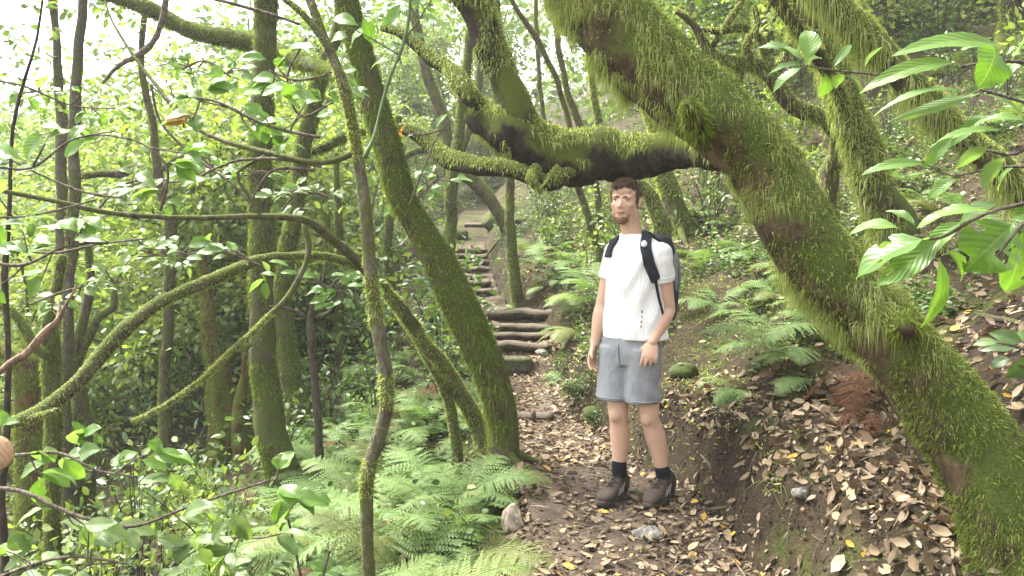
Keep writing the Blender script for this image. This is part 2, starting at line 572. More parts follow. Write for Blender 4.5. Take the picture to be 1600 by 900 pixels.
def G(x, y):
    """height of whatever one stands on"""
    x, y = np.asarray(x, float), np.asarray(y, float)
    u = np.abs(x - interp(PCX, y)) / interp(PW, y)
    return np.where((u < 0.95) & (y < 13.4), path_z_at(y) + 0.03 * u ** 3, H(x, y))


# ------------------------------------------------------------------ tubes, moss, leaves


def spline(P, step):
    P = np.asarray(P, float)
    if len(P) == 2:
        P = np.array([P[0], (P[0] + P[1]) / 2, P[1]])
    Q = np.vstack([2 * P[0] - P[1], P, 2 * P[-1] - P[-2]])
    out = []
    for i in range(1, len(Q) - 2):
        n = max(2, int(np.linalg.norm(Q[i + 1][:3] - Q[i][:3]) / step))
        t = np.linspace(0, 1, n, endpoint=False)[:, None]
        a, b, c, d = Q[i - 1], Q[i], Q[i + 1], Q[i + 2]
        out.append(0.5 * (2 * b + (c - a) * t + (2 * a - 5 * b + 4 * c - d) * t ** 2 + (3 * b - a - 3 * c + d) * t ** 3))
    out.append(P[-1:])
    return np.concatenate(out)


class Tube:
    """a tapering limb swept along a spline; pts rows are x, y, z, radius"""

    def __init__(s, pts, step=0.05, seg=12, rough=0.12, freq=5.0, gnarl=0.0, seed=0.0, caps=True, flute=0.0):
        R = spline(pts, step)
        C, r = R[:, :3].copy(), np.maximum(R[:, 3], 0.001)
        if gnarl:
            for k in range(3):
                C[:, k] += gnarl * r * fbm(C[:, 0] * 4 + k * 9 + seed, C[:, 1] * 4, C[:, 2] * 4, 2)
        T = unit(np.gradient(C, axis=0))
        n0 = np.cross(T[0], [0.3, 1, 0.2])
        if np.linalg.norm(n0) < 0.1:
            n0 = np.cross(T[0], [1, 0, 0])
        Ns = [unit(n0)]
        for i in range(1, len(C)):
            n = Ns[-1] - T[i] * np.dot(Ns[-1], T[i])
            Ns.append(unit(n))
        Nn = np.array(Ns)
        B = np.cross(T, Nn)
        th = np.linspace(0, 2 * PI, seg, endpoint=False)
        O = np.cos(th)[None, :, None] * Nn[:, None] + np.sin(th)[None, :, None] * B[:, None]
        S = C[:, None] + O * r[:, None, None]
        k = rough * fbm(S[..., 0] * freq + seed, S[..., 1] * freq, S[..., 2] * freq * 0.6, 4)
        k += rough * 0.45 * vnoise(S[..., 0] * freq * 6, S[..., 1] * freq * 6, S[..., 2] * freq * 2.5)
        if flute:
            k += flute * np.cos(th * 5 + seed)[None, :] * np.linspace(1, 0, len(C))[:, None] ** 2
        V = C[:, None] + O * (r[:, None] * (1 + k))[..., None]
        s.V, s.O, s.C, s.r, s.T = V, O, C, r, T
        s.seg, s.caps = seg, caps

    def into(s, mb):
        n, m = s.V.shape[:2]
        i = np.arange(n * m).reshape(n, m)
        j = np.roll(i, -1, 1)
        q = np.stack([i[:-1], j[:-1], j[1:], i[1:]], -1).reshape(-1, 4)
        V = s.V.reshape(-1, 3)
        t = None
        if s.caps:
            V = np.vstack([V, s.C[0] - s.T[0] * s.r[0] * 0.1, s.C[-1] + s.T[-1] * s.r[-1] * 0.3])
            a, b = n * m, n * m + 1
            t = np.concatenate([np.stack([np.full(m, a), j[0], i[0]], -1), np.stack([np.full(m, b), i[-1], j[-1]], -1)])
        mb.add(V, q, t)
        return s

    def sample(s, n, wpow=1.0):
        """n points spread over the surface: position, outward normal"""
        w = s.r ** wpow
        c = np.cumsum(w)
        i = np.searchsorted(c, rng.random(n) * c[-1])
        i = np.clip(i, 0, len(s.r) - 2)
        j = rng.integers(0, s.seg, n)
        f, e = rng.random(n)[:, None], rng.random(n)[:, None]
        j2 = (j + 1) % s.seg
        p = (s.V[i, j] * (1 - e) + s.V[i, j2] * e) * (1 - f) + (s.V[i + 1, j] * (1 - e) + s.V[i + 1, j2] * e) * f
        return p, unit(s.O[i, j] * (1 - e) + s.O[i, j2] * e)


def strands(mb, p, o, L, W, out=0.5, down=0.7, jit=0.35):
    """hanging or standing moss strands: p roots, o outward normals, L lengths, W widths"""
    n = len(p)
    L = np.broadcast_to(L, n)[:, None]
    W = np.broadcast_to(W, n)[:, None]
    dn = np.array([0, 0, -1.0])
    d1 = unit(o * out + dn * down * 0.45 + rng.normal(0, jit, (n, 3)))
    d2 = unit(o * out * 0.25 + dn * down + rng.normal(0, jit * 0.5, (n, 3)))
    side = unit(np.cross(d1, o + rng.normal(0, 0.6, (n, 3))))
    p0 = p - o * 0.004
    p1 = p0 + d1 * L * 0.4
    p2 = p1 + d2 * L * 0.6
    V = np.stack([p0 - side * W / 2, p0 + side * W / 2, p1 + side * W * 0.42, p1 - side * W * 0.42, p2], 1)
    b = np.arange(n)[:, None] * 5
    mb.add(V.reshape(-1, 3), b + np.array([[0, 1, 2, 3]]), b + np.array([[3, 2, 4]]))


# leaf templates: length along +x from 0 to 1, width in y, normal +z
L6 = (np.array([[0, 0, 0], [0.3, 0.2, 0.03], [0.3, -0.2, 0.03], [0.68, 0.19, 0.0], [0.68, -0.19, 0.0], [1, 0, -0.08], [0.4, 0, -0.02]]),
      [[0, 6, 1, 1], [0, 2, 6, 6]], None)
TLEAF_V = np.array([[0, 0, 0], [0.28, 0.19, 0.04], [0.28, -0.19, 0.04], [0.66, 0.18, 0.0], [0.66, -0.18, 0.0], [1, 0, -0.1], [0.33, 0, -0.01], [0.68, 0, -0.04]])
TLEAF_T = np.array([[0, 6, 1], [0, 2, 6], [3, 7, 5], [7, 4, 5]])
TLEAF_Q = np.array([[6, 7, 3, 1], [2, 4, 7, 6]])
FLEAF_V = np.array([[0, 0, 0], [0.45, 0.26, 0.03], [1, 0, -0.06], [0.45, -0.26, 0.03]])
FLEAF_Q = np.array([[0, 3, 2, 1]])


def leaves(mb, p, d, nrm, size, width=1.15, far=False, curl=0.0):
    """leaves with bases p, pointing along d, upper side towards nrm"""
    n = len(p)
    if n == 0:
        return
    x = unit(d)
    y = unit(np.cross(nrm, x))
    z = np.cross(x, y)
    TV = (FLEAF_V if far else TLEAF_V).copy()
    s = np.broadcast_to(size, n)
    wv = np.broadcast_to(width, n)
    V = p[:, None] + s[:, None, None] * (TV[None, :, 0:1] * x[:, None] + TV[None, :, 1:2] * wv[:, None, None] * y[:, None] + TV[None, :, 2:3] * z[:, None])
    if np.any(curl):
        cu = np.broadcast_to(curl, n)
        V = V + (s * cu)[:, None, None] * ((TV[None, :, 0:1] - 0.5) ** 2 + 3 * TV[None, :, 1:2] ** 2) * z[:, None]
    k = len(TV)
    b = (np.arange(n) * k)[:, None, None]
    if far:
        mb.add(V.reshape(-1, 3), (b + FLEAF_Q[None]).reshape(-1, 4))
    else:
        mb.add(V.reshape(-1, 3), (b + TLEAF_Q[None]).reshape(-1, 4), (b + TLEAF_T[None]).reshape(-1, 3))


def px_pts(L, Y=None, grow=0.92):
    """[(px, py, Y, r_px)] or [(px, py, r_px)] with a common Y -> world rows x, y, z, r"""
    out = []
    for a in L:
        if len(a) == 4:
            px, py, y, r = a
        else:
            px, py, r = a
            y = Y
        out.append([*at(px, py, y), r * grow * mpp(px, py, y)])
    return np.array(out)


def fuzz(tubes, mb, density, L, W, up_bias=0.0, thr=-0.2, freq=3.0, out=0.8, down=0.5, jit=0.4, wpow=1.0):
    """short moss fur over tubes; density per square metre"""
    for t in tubes:
        seglen = np.linalg.norm(np.diff(t.C, axis=0), axis=1).sum()
        n = int(density * seglen * 2 * PI * t.r.mean())
        if n < 1:
            continue
        p, o = t.sample(n, wpow)
        k = vnoise(p[:, 0] * freq, p[:, 1] * freq, p[:, 2] * freq) + 0.4 * vnoise(p[:, 0] * freq * 4, p[:, 1] * freq * 4, p[:, 2] * freq * 4) + up_bias * o[:, 2]
        s = k > thr
        p, o = p[s], o[s]
        strands(mb, p, o, rng.uniform(L[0], L[1], len(p)), rng.uniform(W[0], W[1], len(p)), out, down, jit)


def crown(mb, centre, radius, n_clump, per, size, far=False, squash=0.6):
    """leaf clumps filling an uneven crown"""
    c = rng.normal(0, 1, (n_clump, 3))
    c = unit(c) * (rng.random((n_clump, 1)) ** 0.45) * radius * np.array([1, 1, squash]) + centre
    for q in c:
        rad = rng.uniform(0.15, 0.34) * radius
        k = int(per * rng.uniform(0.5, 1.4))
        off = rng.normal(0, 0.42, (k, 3)) * rad * np.array([1, 1, 0.5])
        p = q + off
        d = unit(off + rng.normal(0, 0.35, (k, 3)) * rad + np.array([0, 0, -0.15 * rad]))
        nr = unit(np.array([0, 0, 0.55]) + rng.normal(0, 0.8, (k, 3)))
        leaves(mb, p, d, nr, rng.uniform(0.7, 1.25, k) * size, far=far)


def tree_thing(name, label, tubes, mat, cat='tree', group=None, moss=None, moss_mat='moss', crown_spec=None, leafmat='leaf', extra=None):
    """tubes[0] is the trunk, the others are its limbs"""
    base = tubes[0].C[0]
    root = empty(name, base)
    tag(root, label, cat, group)
    mb = MB()
    tubes[0].into(mb)
    obj('trunk', mb, M[mat], root)
    for t in tubes[1:]:
        b2 = MB()
        t.into(b2)
        obj('branch', b2, M[mat], root)
    if moss is not None:
        mm = MB()
        moss(mm)
        if mm.n:
            obj('moss', mm, M[moss_mat], root)
    if crown_spec is not None:
        cb = MB()
        for (c, r, nc, per, s) in crown_spec:
            crown(cb, c, r, nc, per, s)
        obj('crown', cb, M[leafmat], root)
    return root

#@@TREES

# ------------------------------------------------------------------ standing on the ground


def ground_hit(px, py, y0=1.8, y1=60):
    """where the sight line through a picture position meets the ground"""
    Y = np.concatenate([np.arange(y0, 12, 0.02), np.arange(12, y1, 0.1)])
    P = np.array([at(px, py, q) for q in Y])
    below = P[:, 2] <= G(P[:, 0], P[:, 1])
    k = int(np.argmax(below)) if below.any() else len(Y) - 1
    return P[k]


def rooted(L, dY=0.0, spread=1.5, sink=0.12, Y=None):
    """L: picture rows (px, py, r_px[, dY]) from the foot up; the foot stands on the ground"""
    hit = ground_hit(L[0][0], L[0][1])
    y0 = Y if Y is not None else hit[1]
    rows = []
    for a in L:
        d = a[3] if len(a) > 3 else 0.0
        rows.append((a[0], a[1], y0 + d, a[2]))
    W = px_pts(rows)
    z = float(G(W[0, 0], W[0, 1]))
    foot = W[0].copy()
    foot[2] = min(foot[2], z) - sink
    foot[3] *= spread
    return np.vstack([foot, W])


def roots(tubes, base, r, n=5, L=0.5, seed=0):
    """surface roots flaring from a trunk's foot"""
    a0 = seed * 1.3
    for k in range(n):
        a = a0 + k * 2 * PI / n + 0.3 * math.sin(seed + k * 2.1)
        pts = []
        for q, f in enumerate((0.25, 0.8, 1.4, 2.2)):
            x = base[0] + math.cos(a + 0.12 * q) * r * f * (0.8 + L)
            y = base[1] + math.sin(a + 0.12 * q) * r * f * (0.8 + L)
            z = float(G(x, y)) + (0.16, 0.05, 0.015, -0.04)[q] * r * 6
            pts.append([x, y, z, r * (0.42, 0.30, 0.18, 0.08)[q]])
        tubes.append(Tube(pts, 0.05, 7, 0.2, 9))


def fur(density=9000, L=(0.015, 0.04), W=(0.003, 0.007), thr=-0.25, up=0.3, hang=0, hangL=(0.05, 0.12)):
    def f(mm, tubes):
        fuzz(tubes, mm, density, L, W, up, thr)
        if hang:
            fuzz(tubes, mm, hang, hangL, (0.004, 0.008), -0.2, 0.1, 2.5, 0.35, 1.0, 0.2)
    return f


def simple_tree(name, label, rows_list, mat='bark_mossy', moss=None, seg=10, dY=0.0, Y=None, group=None, gnarl=0.3, crown_spec=None, root_n=0, step=0.07, rough=0.14, spread=1.5, moss_mat='moss_dark', cat='tree', flute=0.0, freq=5.0):
    """rows_list[0] the trunk from the foot, the rest limbs as absolute picture rows"""
    tr = rooted(rows_list[0], Y=Y, spread=spread)
    tubes = [Tube(tr, step, seg, rough, freq, gnarl, seed=tr[0, 0], flute=flute)]
    for L in rows_list[1:]:
        tubes.append(Tube(px_pts(L) if isinstance(L, list) else L, step * 0.8, max(6, seg - 3), rough, freq * 1.4, gnarl, seed=3.0))
    nb = len(tubes)
    if root_n:
        roots(tubes, tr[1], tr[1, 3], root_n, seed=tr[0, 0])
        mbr = tubes[nb:]
        tubes = tubes[:nb]
    root = tree_thing(name, label, tubes, mat, cat, group, (lambda mm: moss(mm, tubes)) if moss else None, moss_mat, crown_spec)
    if root_n:
        for t in mbr:
            b = MB()
            t.into(b)
            obj('root', b, M[mat], root)
    return root, tubes, tr


# ---- the huge leaning mossy tree on the bank
leanP = px_pts([(1640, 1030, 2.40, 150), (1602, 930, 2.42, 112), (1575, 830, 2.45, 88), (1524, 712, 2.5, 72), (1450, 600, 2.55, 65), (1366, 500, 2.6, 62), (1278, 395, 2.66, 61),
                (1175, 245, 2.75, 61), (1092, 165, 2.8, 60), (1010, 92, 2.85, 62), (930, 0, 2.9, 62), (850, -100, 2.95, 56), (760, -230, 3.0, 50), (690, -380, 3.1, 44), (640, -600, 3.3, 36)])
leanT = Tube(leanP, 0.03, 40, 0.13, 3.2, 0.10, 4.0)
stubs = [Tube(px_pts([(1100, 205, 2.72, 26), (1085, 185, 2.60, 20), (1078, 168, 2.52, 13), (1075, 160, 2.49, 6)]), 0.03, 12, 0.2, 9),
         Tube(px_pts([(1400, 505, 2.56, 30), (1412, 508, 2.45, 24), (1416, 512, 2.40, 12)]), 0.03, 12, 0.2, 9)]
lroot = []
roots(lroot, leanP[1], 0.21, 6, 0.4, 2.0)
lean = empty('leaning_tree', leanP[0, :3])
tag(lean, 'huge leaning trunk shaggy with hanging moss, crossing over the bank beside the hiker', 'tree')
mb = MB()
leanT.into(mb)
obj('trunk', mb, M['bark_lean'], lean)
for t in stubs:
    b = MB()
    t.into(b)
    obj('branch_stub', b, M['bark_lean'], lean)
for t in []:
    b = MB()
    t.into(b)
    obj('root', b, M['bark_lean'], lean)
# shaggy moss: long hanging curtains on the upper side and a fringe below, short carpet near the foot
mm = MB()
p, o = leanT.sample(150000)
hgt = p[:, 2]
nz = vnoise(p[:, 0] * 6, p[:, 1] * 6, p[:, 2] * 6) + 0.5 * vnoise(p[:, 0] * 17, p[:, 1] * 17, p[:, 2] * 17)
upper = sstep(0.9, 1.35, hgt)
top = o[:, 2]
keep = np.where(top > 0.15, nz > 0.0 - 0.55 * top, np.where(top < -0.45, nz > -0.2, nz > 0.30))
keep &= rng.random(len(p)) < 0.25 + 0.75 * upper
p1, o1, top1 = p[keep], o[keep], top[keep]
n = len(p1)
clump = (0.5 + 0.7 * (0.5 + 0.5 * vnoise(p1[:, 0] * 11, p1[:, 1] * 11, p1[:, 2] * 11))) * (0.45 + 0.9 * sstep(-0.5, 0.6, vnoise(p1[:, 0] * 3.1, p1[:, 1] * 3.1, p1[:, 2] * 3.1 + 4)))
L = rng.uniform(0.035, 0.18, n) * clump * np.where(top1 < -0.45, 0.75, 0.85) * (0.45 + 0.55 * sstep(0.9, 1.5, p1[:, 2]))
strands(mm, p1, o1, L, rng.uniform(0.0009, 0.0026, n), 0.24, 1.0, 0.24)
obj('moss_curtain', mm, M['moss'], lean)
mm = MB()
p, o = leanT.sample(60000)
nz = vnoise(p[:, 0] * 5, p[:, 1] * 5, p[:, 2] * 5 + 9) + 0.5 * vnoise(p[:, 0] * 15, p[:, 1] * 15, p[:, 2] * 15) + 0.55 * o[:, 2]
keep = (nz > -0.3 + 0.4 * sstep(0.8, 1.3, p[:, 2])) & (rng.random(len(p)) < 1.0 - 0.4 * sstep(0.9, 1.5, p[:, 2]))
fuzz(stubs, mm, 15000, (0.02, 0.06), (0.002, 0.005), 0.3, -0.6)
strands(mm, p[keep], o[keep], rng.uniform(0.012, 0.036, keep.sum()), rng.uniform(0.0025, 0.006, keep.sum()), 0.9, 0.35, 0.4)
obj('moss_carpet', mm, M['moss_dark'], lean)
cb = MB()
for c in [(640, -760, 3.6), (400, -800, 3.2), (900, -900, 4.4), (650, -900, 5.0)]:
    crown(cb, at(*c), 0.9, 10, 45, 0.11)
obj('crown', cb, M['leaf'], lean)

# ---- the bent bough: dark bare underside, moss on top, rooted in the bank behind the leaning trunk
bendR = px_pts([(1470, 660, 3.35, 52), (1420, 590, 3.4, 44), (1340, 470, 3.45, 40), (1250, 345, 3.6, 36), (1175, 262, 3.9, 30), (1100, 234, 4.3, 27), (1050, 236, 4.6, 31), (990, 242, 4.75, 36), (920, 248, 4.75, 42), (860, 240, 4.75, 43),
                (815, 220, 4.75, 44), (780, 196, 4.76, 42), (756, 178, 4.78, 32), (738, 168, 4.8, 18)])
bendT = Tube(bendR, 0.03, 30, 0.24, 5.5, 0.35, 1.0)
riseT = Tube(px_pts([(822, 225, 4.74, 36), (806, 192, 4.72, 33), (797, 158, 4.7, 29), (785, 118, 4.7, 27), (770, 75, 4.7, 29), (750, 30, 4.7, 31), (725, -20, 4.7, 31), (690, -90, 4.8, 29), (640, -200, 4.9, 26), (600, -340, 5, 20)]), 0.035, 22, 0.15, 5, 0.25, 2.0)
limb = Tube(px_pts([(890, 268, 4.65, 15), (850, 284, 4.55, 15), (818, 272, 4.55, 14), (785, 262, 4.6, 15), (735, 260, 4.7, 15), (690, 244, 4.9, 17), (655, 215, 5.0, 13), (628, 203, 5.05, 10), (606, 198, 5.1, 7)]), 0.035, 14, 0.18, 7, 0.3)
loop = Tube(px_pts([(838, 262, 4.55, 9), (830, 280, 4.45, 8), (845, 297, 4.42, 6), (858, 282, 4.42, 5), (872, 262, 4.5, 7)]), 0.02, 9, 0.2, 9)
side = Tube(px_pts([(795, 200, 4.75, 16), (760, 175, 4.78, 15), (725, 140, 4.8, 15), (700, 105, 5.0, 14), (665, 85, 5.1, 12), (640, 60, 5.2, 10), (600, 45, 5.3, 7)]), 0.04, 12, 0.18, 7, 0.4)
bt = [bendT, limb, loop, side, riseT]


def bend_moss(mm):
    for t, n, ln in ((bendT, 30000, 0.055), (limb, 5000, 0.028), (loop, 1200, 0.025), (side, 5000, 0.035), (riseT, 14000, 0.04)):
        p, o = t.sample(n)
        nz = vnoise(p[:, 0] * 6, p[:, 1] * 6, p[:, 2] * 6)
        k = (nz * 0.5 + o[:, 2] * 1.1 > 0.25) | ((p[:, 0] < at(800, 200, 4.75)[0]) & (nz + 0.6 * o[:, 2] > -0.3))
        if t is riseT:
            k = nz + 0.35 * vnoise(p[:, 0] * 20, p[:, 1] * 20, p[:, 2] * 20) + 0.5 * o[:, 2] + 0.4 * o[:, 0] > -0.05
        elif t is not bendT:
            k = nz * 0.6 + o[:, 2] > -0.35
        strands(mm, p[k], o[k], rng.uniform(0.35, 1.5, k.sum()) * ln, rng.uniform(0.003, 0.007, k.sum()), 0.6, 0.8, 0.3)
    # clumps drooping over the flank
    p, o = bendT.sample(9000)
    k = (np.abs(o[:, 2] - 0.1) < 0.35) & (vnoise(p[:, 0] * 7, p[:, 1] * 7, p[:, 2] * 7) > 0.25)
    strands(mm, p[k], o[k], rng.uniform(0.03, 0.09, k.sum()), rng.uniform(0.003, 0.006, k.sum()), 0.35, 1.0, 0.2)


tree_thing('bent_tree', 'bent tree whose dark mossy bough hangs level above the hiker then curves upward', bt, 'bark_black', moss=bend_moss,
           crown_spec=[(at(600, -420, 5), 1.2, 5, 60, 0.1), (at(520, -500, 5.6), 1.2, 8, 60, 0.1)])

# ---- S-shaped mossy trunk at the path's edge
simple_tree('mossy_tree', 'mossy S-curved trunk rooted at the edge of the path, in front of the steps',
            [[(786, 732, 31), (786, 690, 25), (781, 645, 25), (768, 590, 28), (748, 540, 29), (722, 485, 29), (690, 420, 27), (655, 360, 25), (625, 300, 24), (603, 220, 22), (582, 150, 21), (560, 70, 20), (541, 0, 19), (520, -90, 18), (500, -220, 15), (480, -400, 10)],
             [(592, 165, 5.2, 11), (560, 135, 5.5, 11), (520, 112, 6.0, 11), (470, 96, 6.6, 14), (430, 80, 6.9, 16), (390, 66, 7.0, 15), (345, 57, 7, 15), (305, 48, 7, 14), (275, 36, 7, 13), (240, 16, 7, 12), (195, 0, 7, 11), (140, -15, 7, 10), (60, -60, 7, 8)]],
            'bark_mossy', fur(14000, (0.015, 0.045), (0.003, 0.006), -0.35, 0.2, 900, (0.04, 0.10)), seg=20, root_n=5, step=0.05, gnarl=0.15, moss_mat='moss_dark',
            crown_spec=[(at(470, -420, 5), 1.3, 6, 60, 0.1), (at(330, -330, 5.8), 1.2, 8, 60, 0.1)])

# ---- slender grey sapling close to the camera
sl = px_pts(grow=0.76, L=[(588, 1060, 2.6, 15), (580, 960, 2.6, 14), (576, 880, 2.6, 13), (574, 800, 2.6, 13), (576, 745, 2.6, 13), (590, 690, 2.6, 14), (602, 640, 2.6, 14), (603, 590, 2.6, 14), (592, 530, 2.6, 14), (584, 470, 2.6, 13), (578, 400, 2.6, 13), (572, 330, 2.6, 13),
             (562, 265, 2.6, 12), (550, 190, 2.6, 11), (534, 125, 2.6, 10), (510, 70, 2.6, 8), (478, 28, 2.6, 7), (440, -5, 2.6, 6), (380, -50, 2.6, 5), (300, -130, 2.6, 4)])
sl2 = px_pts([(552, 200, 2.6, 9), (540, 140, 2.64, 9), (520, 90, 2.68, 8), (500, 45, 2.7, 8), (484, 0, 2.72, 8), (462, -60, 2.75, 7), (440, -200, 2.8, 5)])
sl3 = px_pts([(556, 240, 2.6, 6), (520, 252, 2.6, 5), (470, 250, 2.62, 5), (420, 238, 2.65, 5), (360, 222, 2.7, 4.5), (310, 200, 2.75, 4), (275, 172, 2.8, 4), (240, 130, 2.85, 3.4), (205, 80, 2.9, 2.8), (175, 30, 2.95, 2), (160, -10, 3, 1.5)])
st = [Tube(sl, 0.03, 14, 0.10, 9, 0.2), Tube(sl2, 0.03, 10, 0.14, 9, 0.2), Tube(sl3, 0.03, 7, 0.1, 9, 0.8)]


def sl_moss(mm):
    p, o = st[0].sample(16000)
    k = vnoise(p[:, 0] * 3, 0.0, p[:, 2] * 7) + 0.4 * vnoise(p[:, 0] * 30, p[:, 1] * 30, p[:, 2] * 30) > 0.28
    strands(mm, p[k], o[k], rng.uniform(0.008, 0.024, k.sum()), rng.uniform(0.002, 0.004, k.sum()), 1.0, 0.2, 0.4)
    fuzz(st[1:2], mm, 7000, (0.01, 0.02), (0.002, 0.004), 0, -0.4)


tree_thing('slender_sapling', 'slender grey sapling with wavy stem and moss tufts, standing alone among the ferns', st, 'bark_grey', moss=sl_moss)

# ---- bowed stem: rooted beside the S trunk, arching over towards the camera
U1 = rooted([(757, 690, 16), (740, 650, 15), (700, 585, 13, -0.3), (650, 515, 12, -0.7), (603, 455, 10, -1.1), (555, 405, 9, -1.5), (505, 362, 8, -1.9), (470, 343, 6, -2.1), (400, 338, 5, -2.3), (300, 340, 4.6, -2.5), (180, 333, 4.4, -2.7), (90, 315, 4, -2.8), (0, 298, 4, -2.9), (-120, 275, 4, -3.0)])
Yb = U1[7, 1]
U2 = px_pts([(474, 345, Yb, 5), (482, 385, Yb, 7), (472, 425, Yb, 7), (448, 465, Yb, 6.5), (420, 492, Yb, 6), (390, 522, Yb, 6), (350, 560, Yb, 6), (310, 595, Yb - 0.05, 6), (265, 628, Yb - 0.1, 5.5), (235, 646, Yb - 0.1, 5), (206, 658, Yb - 0.1, 4)])
U3 = px_pts([(395, 518, Yb, 4), (405, 527, Yb, 4.5), (385, 543, Yb, 4.5), (360, 552, Yb, 4), (350, 556, Yb, 3)])
U4 = px_pts([(408, 338, 3.0, 3), (385, 300, 3.0, 3), (372, 270, 3.0, 3), (420, 240, 3.05, 3), (450, 215, 3.1, 2.5)])
U2[:, 3] *= 0.8
ut = [Tube(U1, 0.04, 12, 0.14, 8, 0.3), Tube(U2, 0.03, 9, 0.2, 9, 0.6), Tube(U3, 0.03, 7, 0.2, 9, 0.5), Tube(U4, 0.03, 6, 0.2, 9, 0.5)]


def u_moss(mm):
    p, o = ut[0].sample(12000)
    k = (p[:, 1] > Yb + 0.55) & (vnoise(p[:, 0] * 5, p[:, 1] * 5, p[:, 2] * 5) > -0.5)
    strands(mm, p[k], o[k], rng.uniform(0.01, 0.035, k.sum()), rng.uniform(0.003, 0.006, k.sum()), 0.9, 0.3, 0.4)
    p, o = ut[1].sample(6000)
    k = p[:, 2] < at(420, 490, Yb)[2]
    strands(mm, p[k], o[k], rng.uniform(0.008, 0.022, k.sum()), rng.uniform(0.002, 0.005, k.sum()), 0.9, 0.3, 0.4)
    fuzz(ut[2:3], mm, 12000, (0.008, 0.022), (0.002, 0.005), 0, -1.5)


tree_thing('bowed_sapling', 'thin bowed stem arching from the S-curved trunk into a long level grey branch', ut, 'bark_grey', moss=u_moss, moss_mat='moss')

# ---- thick green bough arching on the left
Tb = px_pts([(14, 661, 3.6, 10), (45, 650, 3.6, 14), (85, 628, 3.6, 15), (125, 592, 3.65, 15), (160, 553, 3.7, 15), (200, 512, 3.75, 14), (245, 478, 3.85, 13), (300, 449, 3.95, 13), (355, 426, 4.1, 12), (410, 405, 4.3, 10), (455, 399, 4.5, 9), (505, 400, 4.7, 8), (545, 412, 4.9, 8), (585, 440, 5.1, 8), (625, 490, 5.3, 9), (670, 560, 5.5, 10), (705, 640, 5.6, 11)])
Tb2 = px_pts([(40, 658, 3.6, 8), (65, 648, 3.55, 6), (90, 640, 3.5, 4)])
tz = float(G(Tb[-1, 0], Tb[-1, 1]))
Tb[:, 3] *= 0.84
Tb = np.vstack([Tb, [Tb[-1, 0] + 0.05, Tb[-1, 1] + 0.05, tz - 0.1, Tb[-1, 3] * 1.3]])
tt = [Tube(Tb[::-1], 0.035, 16, 0.13, 8, 0.2), Tube(Tb2, 0.03, 8, 0.2, 9)]
tree_thing('arching_bough', 'thick moss-green bough arching down across the left-hand trunks to a snapped end', tt, 'bark_mossy',
           moss=lambda mm: fuzz(tt, mm, 22000, (0.008, 0.022), (0.002, 0.004), 0.3, -0.9), moss_mat='moss')

# ---- left-hand trunks
simple_tree('mossy_tree', 'broad straight mossy trunk with flared foot among the ferns, tallest in the left-hand stand',
            [[(447, 782, 33), (440, 745, 29), (430, 700, 26), (420, 640, 24), (413, 580, 22), (409, 500, 21), (409, 420, 21), (408, 330, 21), (408, 240, 20), (411, 160, 19), (414, 80, 18), (416, 0, 18), (420, -100, 17), (415, -260, 13), (400, -420, 8)]],
            'bark_mossy', fur(9000, (0.02, 0.05), (0.004, 0.008), -0.2, 0.2, 700, (0.05, 0.12)), seg=18, root_n=5, gnarl=0.12, crown_spec=[(at(400, -350, 6.4), 1.5, 7, 60, 0.1)])
simple_tree('mossy_tree', 'leaning mossy trunk just behind the broad straight trunk, bending rightward at the top',
            [[(468, 695, 22), (462, 640, 20), (452, 580, 18), (443, 520, 17), (441, 460, 16), (449, 400, 15), (460, 340, 14), (468, 280, 13), (475, 220, 13), (487, 165, 13), (505, 110, 13), (525, 50, 12), (540, -20, 11), (550, -160, 8)],
             [(470, 245, 7.6, 7), (510, 228, 7.5, 8), (540, 215, 7.4, 8), (570, 205, 7.4, 6)], [(462, 290, 7.6, 6), (482, 300, 7.5, 7), (500, 285, 7.45, 6), (512, 340, 7.4, 5), (510, 380, 7.4, 3)]],
            'bark_mossy', fur(7000, (0.02, 0.05), (0.004, 0.009), -0.2, 0.2, 500), seg=14, crown_spec=[(at(560, -230, 7.5), 1.6, 6, 60, 0.1)])
simple_tree('rotten_tree', 'rotting reddish-brown split trunk streaked with moss, left of the broad straight trunk',
            [[(352, 722, 30), (350, 690, 26), (347, 640, 22), (342, 590, 19), (335, 545, 15), (328, 505, 13), (324, 470, 10), (318, 420, 8), (322, 350, 6)]],
            'bark_red', fur(4500, (0.02, 0.06), (0.004, 0.009), 0.0, 0.2, 500), seg=18, flute=0.25, gnarl=0.3, root_n=4)
simple_tree('rotten_tree', 'short rotten brown stump-like trunk between the red split trunk and the broad mossy trunk',
            [[(378, 715, 16), (376, 670, 13), (374, 630, 11), (380, 590, 8), (384, 540, 6)]], 'bark_red', fur(4500, (0.02, 0.05), (0.004, 0.009), 0.0, 0.2), seg=12, flute=0.2, gnarl=0.4)
simple_tree('mossy_post', 'upright mossy post-like trunk standing lowest on the far left slope',
            [[(84, 850, 14), (84, 780, 13), (83, 700, 13), (83, 620, 14), (81, 560, 16), (80, 510, 13), (86, 470, 9), (90, 440, 8), (95, 400, 7)], [(82, 555, 4.75, 9), (60, 545, 4.7, 8), (30, 500, 4.7, 7), (5, 478, 4.7, 6), (-30, 470, 4.7, 5)]],
            'bark_mossy', fur(9000, (0.015, 0.04), (0.003, 0.007), -0.5, 0.2, 600), seg=14, Y=4.8, spread=1.2)
